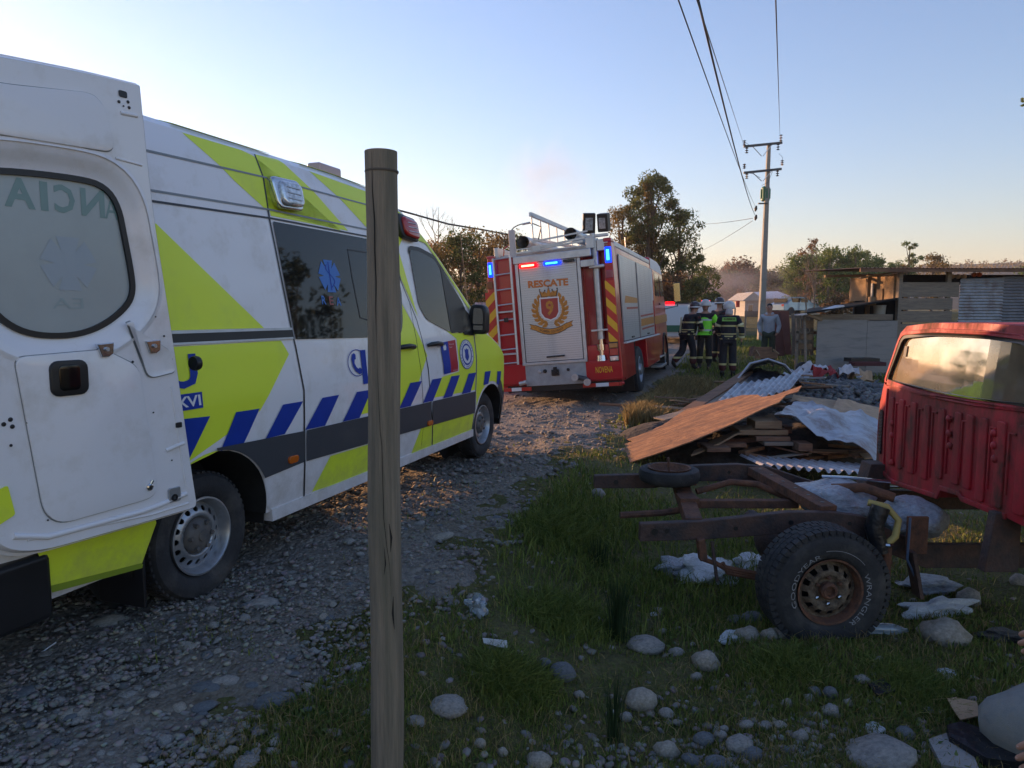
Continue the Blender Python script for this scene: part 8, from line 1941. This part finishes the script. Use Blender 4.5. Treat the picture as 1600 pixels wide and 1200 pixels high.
# far verge and field
n = 50000; y = nr.uniform(9.5, 34, n); x = road_d(0, 0) * 0 + (-1.8 + .34 * y) + nr.uniform(-.3, 12, n); k = nr.random(n) < np.clip(.6 + .5 * fbm(x, y, .7), .1, 1); x, y = x[k], y[k]; ok = ~((np.abs(x - 6) < 2.6) & (np.abs(y - 12.6) < 1.9)); x, y = x[ok], y[ok]
tag(blades('verge_grass', x, y, .05 + .10 * nr.random(len(x)), 'grassblade', .005, .5, seed=4), 'grass of the verge and field beyond the scrap heap', 'grass', kind='stuff')
n = 16000; y = nr.uniform(10, 15.5, n); x = (-1.8 + .34 * y) + np.abs(nr.normal(.25, .4, n)); tag(blades('verge_weeds', x, y, .14 + .2 * nr.random(n), 'drygrass', .004, .4, seed=6), 'brownish dry weeds on the verge between the road and the planks', 'weeds', kind='stuff')
n = 12000; y = nr.uniform(8, 42, n); x = (-1.8 + .34 * y) - 6 - np.abs(nr.normal(0, 2.5, n)); tag(blades('verge_grass', x, y, .08 + .2 * nr.random(n), 'grassblade', .006, .4, seed=7), 'grass along the left side of the road', 'grass', kind='stuff')
def rush(cx_, cy_, n_, hh_, rad, label, seed):
    r = random.Random(seed); mb = MB()
    for i in range(n_):
        a_ = r.uniform(0, 6.28); q = abs(r.gauss(0, .5)) * rad; b = Vector((cx_ + q * math.cos(a_), cy_ + q * math.sin(a_), g1(cx_, cy_) - .01)); h_ = hh_ * r.uniform(.45, 1.05); ln = r.uniform(.03, .22) * h_
        mb.tube([b, b + Vector((math.cos(a_) * ln * .3, math.sin(a_) * ln * .3, h_ * .6)), b + Vector((math.cos(a_) * ln, math.sin(a_) * ln, h_))], [.0022, .0018, .0005], 3, caps=False)
    return tag(mb.build('rush_clump', M['rush'], None), label, 'rush')
x_, y_, z_, t_ = px2g(965, 1000); rush(x_, y_, 170, .40, .05, 'tall dark green rush clump left of the pickup wheel', 1)
x_, y_, z_, t_ = px2g(960, 1160); rush(x_, y_, 60, .34, .035, 'thin dark rush clump at the bottom of the picture', 2)
x_, y_, z_, t_ = px2g(935, 880); rush(x_, y_, 60, .22, .12, 'loose rushes in the long grass left of the near chassis rail', 3)
# small broad leaved weeds flat in the turf
x, y = grass_pts(15000, 2.0, 9); k = fbm(x + 3, y, 2.6) > .35; x, y = x[k], y[k]
v, f = leaf_quads(np.stack([x, y, gh(x, y) + .018], -1), np.full(len(x), .03), len(x) * 2, .013, droop=0, seed=77); me = fastmesh('weeds', v, f); me.materials.append(M['leaf_green']); tag(link('weeds', me), 'small broad leaved weeds low in the grass', 'weeds', kind='stuff')
# stones on the grass: (px, py of centre, half width, kind, flatness, label)
ST = [(1103, 1033, 22, 1, .75, 'rounded brown grey stone with a small round one below it'), (1088, 1058, 10, 3, .8, 'small round grey stone just below the brown grey one'), (1001, 1095, 24, 1, .8, 'pale egg shaped stone right of the lower rush clump'), (1042, 1115, 13, 0, .7, 'small grey stone right of the pale egg shaped one'),
      (1010, 1008, 30, 0, .45, 'flat grey stone right of the tall rush clump'), (1057, 1019, 13, 3, .6, 'small grey stone between the flat stone and the brown one'), (1170, 992, 22, 1, .6, 'olive grey stone just left below the pickup wheel'), (1203, 992, 14, 4, .8, 'upright grey blue stone by the pickup wheel'), (1224, 989, 18, 1, .6, 'pale stone against the pickup wheel'), (1150, 968, 14, 2, .5, 'dark flat stone left of the stones by the wheel'), (1178, 965, 20, 2, .5, 'dark slab shaped stone left of the pickup wheel foot'),
      (1475, 989, 36, 1, .65, 'big tan boulder right of the plastic bottles'), (880, 1050, 21, 2, .7, 'blue grey veined stone in the grass below the paper scrap'), (852, 1036, 10, 2, .8, 'small dark blue stone left of the veined stone'), (700, 1104, 30, 0, .5, 'broad grey stone with a paper scrap on its right'), (750, 1162, 10, 1, .8, 'small brown pebble at the bottom left of the grass'), (785, 1175, 9, 1, .9, 'small upright pale pebble at the bottom of the grass'), (842, 1188, 22, 1, .6, 'brown stone at the bottom edge of the grass'), (978, 1120, 10, 4, .8, 'small pale round pebble below the egg shaped stone'),
      (1042, 1172, 20, 4, .75, 'oval grey stone left in the bottom group of stones'), (1100, 1155, 18, 2, .6, 'dark blue oval stone in the bottom group'), (1126, 1150, 11, 3, .8, 'small blue grey stone beside the dark oval one'), (1155, 1165, 24, 0, .65, 'large greenish grey stone in the middle of the bottom group'), (1176, 1178, 18, 2, .55, 'dark flat stone under the large greenish one'), (1080, 1188, 16, 2, .6, 'blue grey stone at the bottom edge'), (1120, 1192, 20, 2, .5, 'dark broad stone at the bottom edge'), (1165, 1133, 13, 3, .6, 'rounded grey stone above the large greenish one'), (1195, 1133, 12, 4, .55, 'small pale flat stone with a blue tint'), (1218, 1132, 12, 4, .5, 'small pale oval stone right of the tinted one'), (1251, 1150, 13, 4, .8, 'pale round stone right of the bottom group'),
      (1130, 1140, 9, 3, .8, 'small stone above the pair in the bottom group'), (1273, 1081, 11, 2, .8, 'dark round stone in the middle group'), (1298, 1083, 12, 2, .9, 'dark egg stone right of the dark round one'), (1264, 1091, 9, 3, .8, 'small grey stone below the dark round one'), (1296, 1110, 14, 0, .7, 'grey brown stone in the middle group'), (1325, 1098, 8, 4, .8, 'small white pebble right of the middle group'), (1275, 1118, 8, 4, .8, 'small pale pebble below the middle group'), (1230, 1098, 10, 3, .7, 'small grey stone left of the middle group'), (1347, 1061, 12, 4, .6, 'pale grey stone above right of the middle group'),
      (1373, 1031, 8, 3, .8, 'tiny upright grey stone in the right grass'), (1235, 1020, 7, 1, .8, 'tiny tan pebble below the wheel'), (1415, 1146, 15, 2, .7, 'dark grey stone at the lower right'), (1512, 934, 18, 0, .85, 'round grey stone in the shade under the cab'), (1590, 908, 14, 0, .8, 'grey stone at the right edge under the cab'), (1440, 955, 14, 3, .5, 'flat stone in the shade right of the wheel'), (1375, 1180, 55, 0, .35, 'long flat grey slab of stone half buried at the bottom'), (935, 772, 12, 0, .8, 'round grey stone under the end of the far chassis rail'),
      (1330, 1160, 9, 3, .6, 'little grey pebble right of the pale round stone'), (1270, 1165, 8, 1, .6, 'little brown pebble at the lower middle'), (1300, 1150, 7, 4, .6, 'little pale pebble at the lower middle'), (1230, 1172, 9, 2, .6, 'little dark pebble at the lower middle'), (1450, 1110, 9, 2, .6, 'little dark stone at the lower right'), (618, 1120, 10, 0, .6, 'small grey stone beside the fence post foot'), (650, 1128, 16, 0, .45, 'flat grey stone right of the fence post foot'), (905, 1085, 9, 3, .7, 'little grey stone above the bottom of the grass'), (1480, 1060, 9, 3, .6, 'little stone near the white litter at the right')]
kinds = {0: [0, 3], 1: [1, 5], 2: [2, 6], 3: [4, 7], 4: [1, 7]}
for (px_, py_, hw, kd, fl, lb) in ST:
    x_, y_, z_, t_ = px2g(px_, py_ + hw * fl * .5); r_ = hw * t_ / 1109
    o = put_stone(x_, y_, z_ + r_ * fl * .55, r_, k=kinds[kd][rng.randrange(2)], flat=fl, asp=.8, rz=rng.uniform(-.4, .4)); tag(o, lb, 'stone', 'stones lying in the grass')
x_, y_ = 2.16, 2.78; zb = g1(x_, y_)
bo = put_stone(x_ + .03, y_ + .03, zb + .13, .205, k=1, flat=.85, asp=.85, rz=.2, name='boulder', tilt=0); tag(bo, 'large smooth grey boulder at the bottom right corner', 'boulder'); bo.data = svar[1].copy(); bo.data.materials[0] = mat('boulder_stone', (.30, .29, .26), .8, col2=(.2, .2, .195), scale=3, bump=.25, bscale=50, dirt=(.16, .14, .07), dirt_amt=.3, dscale=3)
n = 1500; xx_ = nr.normal(1.0, .42, n); yy_ = nr.normal(2.55, .28, n); r_ = nr.uniform(.006, .022, n); tag(bulk('pebbles', sb1, np.stack([xx_, yy_, gh(xx_, yy_) + .004], -1), np.stack([r_, r_ * .8, r_ * .55], -1), nr.random(n) * 6.28, M['pebbles']), 'scatter of small pebbles in the thin grass at the bottom right', 'pebbles', kind='stuff')
n = 900; xx_, yy_ = sample_view(n, 2.2, 9); k_ = road_d(xx_, yy_) > 0; xx_, yy_ = xx_[k_], yy_[k_]; r_ = nr.uniform(.008, .03, len(xx_)); tag(bulk('pebbles', sb1, np.stack([xx_, yy_, gh(xx_, yy_) + .004], -1), np.stack([r_, r_ * .8, r_ * .5], -1), nr.random(len(xx_)) * 6.28, M['pebbles']), 'pebbles scattered through the grass', 'pebbles', kind='stuff')
# litter
def crumple(name, px_, py_, hw, m, label, cat='litter', fl=.45, seed=1, asp=1.0, sub=3, amp=.45):
    x_, y_, z_, t_ = px2g(px_, py_); r_ = hw * t_ / 1109; bm = bmesh.new(); bmesh.ops.create_icosphere(bm, subdivisions=sub, radius=1)
    for v in bm.verts: k_ = 1 + amp * mnoise.noise(v.co * 1.6 + Vector((seed, 0, 0))) * 1.5 + .18 * mnoise.noise(v.co * 4 + Vector((0, seed, 0))); v.co = v.co * k_
    me = bpy.data.meshes.new(name); bm.to_mesh(me); bm.free(); me.materials.append(M[m]); smooth(me, 25)
    o = link(name, me); o.location = (x_, y_, z_ + r_ * fl * .6); o.scale = (r_, r_ * asp, r_ * fl); o.rotation_euler = (0, 0, rng.uniform(-.5, .5)); return tag(o, label, cat)
crumple('plastic_bottle', 745, 958, 17, 'clearplastic', 'crushed clear plastic bottle with a blue neck in the grass', 'bottle', 1.0, 3)
crumple('bottle_neck', 740, 939, 5, 'blue', 'small blue bottle cap on top of the crushed bottle', 'cap', .5, 4)
crumple('tissue', 1148, 1000, 25, 'plasticbag', 'white crumpled tissue left below the pickup wheel', 'tissue', .35, 5, .6)
crumple('tissue', 1476, 1052, 17, 'plasticbag', 'small white crumpled paper at the right of the grass', 'tissue', .25, 6, .5)
crumple('tissue', 724, 1107, 6, 'plasticbag', 'tiny white scrap on the broad grey stone', 'paper', .5, 7)
crumple('tissue', 1021, 961, 5, 'plasticbag', 'tiny white scrap near the tall rushes', 'paper', .5, 8)
crumple('plastic_bag', 1105, 900, 46, 'plasticbag', 'torn pale plastic bag under the near chassis rail', 'plastic bag', .4, 9, .9, 4)
crumple('plastic_bag', 1165, 890, 40, 'plasticbag', 'pale plastic sheet folds right of the torn bag', 'plastic bag', .3, 12, .6, 4)
crumple('plastic_bag', 1055, 895, 26, 'tankplastic', 'greyish brown bag left of the torn plastic bag', 'plastic bag', .5, 13)
crumple('plastic_wrap', 1465, 957, 58, 'plasticbag', 'long strip of crumpled plastic in the shade right of the wheel', 'plastic wrap', .22, 10, .35, 4)
crumple('plastic_wrap', 1450, 920, 40, 'tankplastic', 'grey tarpaulin scrap under the chassis by the bracket', 'plastic wrap', .3, 14, .8)
crumple('plastic_wrap', 1365, 1143, 14, 'plasticbag', 'small crumpled clear film near the lower right', 'plastic wrap', .5, 15)
crumple('black_bag', 1575, 1000, 40, 'blackbag', 'dark brown scrap on the grass at the right edge', 'scrap', .2, 16, .5)
def ground_slab(name, pxs, th, m, label, cat, z=.03):
    pts = [];
    for a_, b_ in pxs: x_, y_, z_, t_ = px2g(a_, b_); pts.append((x_, y_, z_ + z))
    return slab(name, pts, th, m, label, cat)
ground_slab('paper_scrap', [(754, 1012), (792, 1016), (793, 1028), (778, 1026), (756, 1020)], .004, 'paper', 'torn strip of paper lying in the grass', 'paper', .05)
ground_slab('card_scrap', [(1479, 1108), (1492, 1106), (1525, 1113), (1530, 1135), (1500, 1142), (1488, 1125)], .005, 'card', 'torn brown cardboard scrap beside the boulder', 'cardboard', .05)
ground_slab('black_slab', [(1478, 1152), (1500, 1146), (1600, 1180), (1620, 1215), (1540, 1205), (1482, 1170)], .035, 'blackbag', 'dark blue black slab of plastic in front of the boulder', 'plastic', .04)
ground_slab('grey_slab', [(1450, 1165), (1478, 1155), (1520, 1190), (1530, 1215), (1470, 1205)], .02, 'greyply', 'flat grey scrap left of the dark slab', 'scrap', .02)
ground_slab('dark_scrap', [(1355, 1078), (1380, 1070), (1398, 1090), (1370, 1096)], .01, 'blackbag', 'small black scrap in the grass right of the stones', 'scrap')
def lying_bottle(px0, py0, px1, py1, r_, label, m='clearplastic'):
    a_ = px2g(px0, py0); b_ = px2g(px1, py1); A2 = Vector(a_[:3]) + Vector((0, 0, r_)); B2 = Vector(b_[:3]) + Vector((0, 0, r_ * .8)); L = (B2 - A2).length
    return tag(MB().lathe([(r_ * .2, 0), (r_ * .85, .003), (r_, .02), (r_ * .92, L * .2), (r_, L * .25), (r_ * .9, L * .4), (r_, L * .5), (r_ * .95, L * .72), (r_ * .5, L * .9), (r_ * .35, L * .93), (r_ * .35, L)], tuple(A2), tuple((B2 - A2)), 18).build('plastic_bottle', M[m], None, sm=50), label, 'bottle')
lying_bottle(1338, 990, 1418, 992, .034, 'clear plastic bottle lying at the foot of the pickup wheel')
tag(MB().tube([Vector(px2g(65, 1026)[:3]) + Vector((0, 0, .02)), Vector(px2g(88, 1013)[:3]) + Vector((0, 0, .03))], .0035, 6).build('drinking_straw', M['whitepr'], None), 'short white stick lying on the gravel at the left', 'stick')
# leaf hanging in at the right edge of the sky
lf = MB()
for i in range(9): c_ = P3(1596 + rng.uniform(-3, 10), 158 + rng.uniform(-6, 8), 3.5); lf.add([c_, c_ + Vector((.012, 0, .006)), c_ + Vector((.026, .004, 0)), c_ + Vector((.012, 0, -.006))], [(0, 1, 2, 3)])
lf.tube([P3(1600, 160, 3.5), P3(1660, 150, 3.6)], .002, 4); tag(lf.build('twig', M['leaf_dark'], None), 'tip of a leafy twig reaching in at the upper right edge', 'twig')
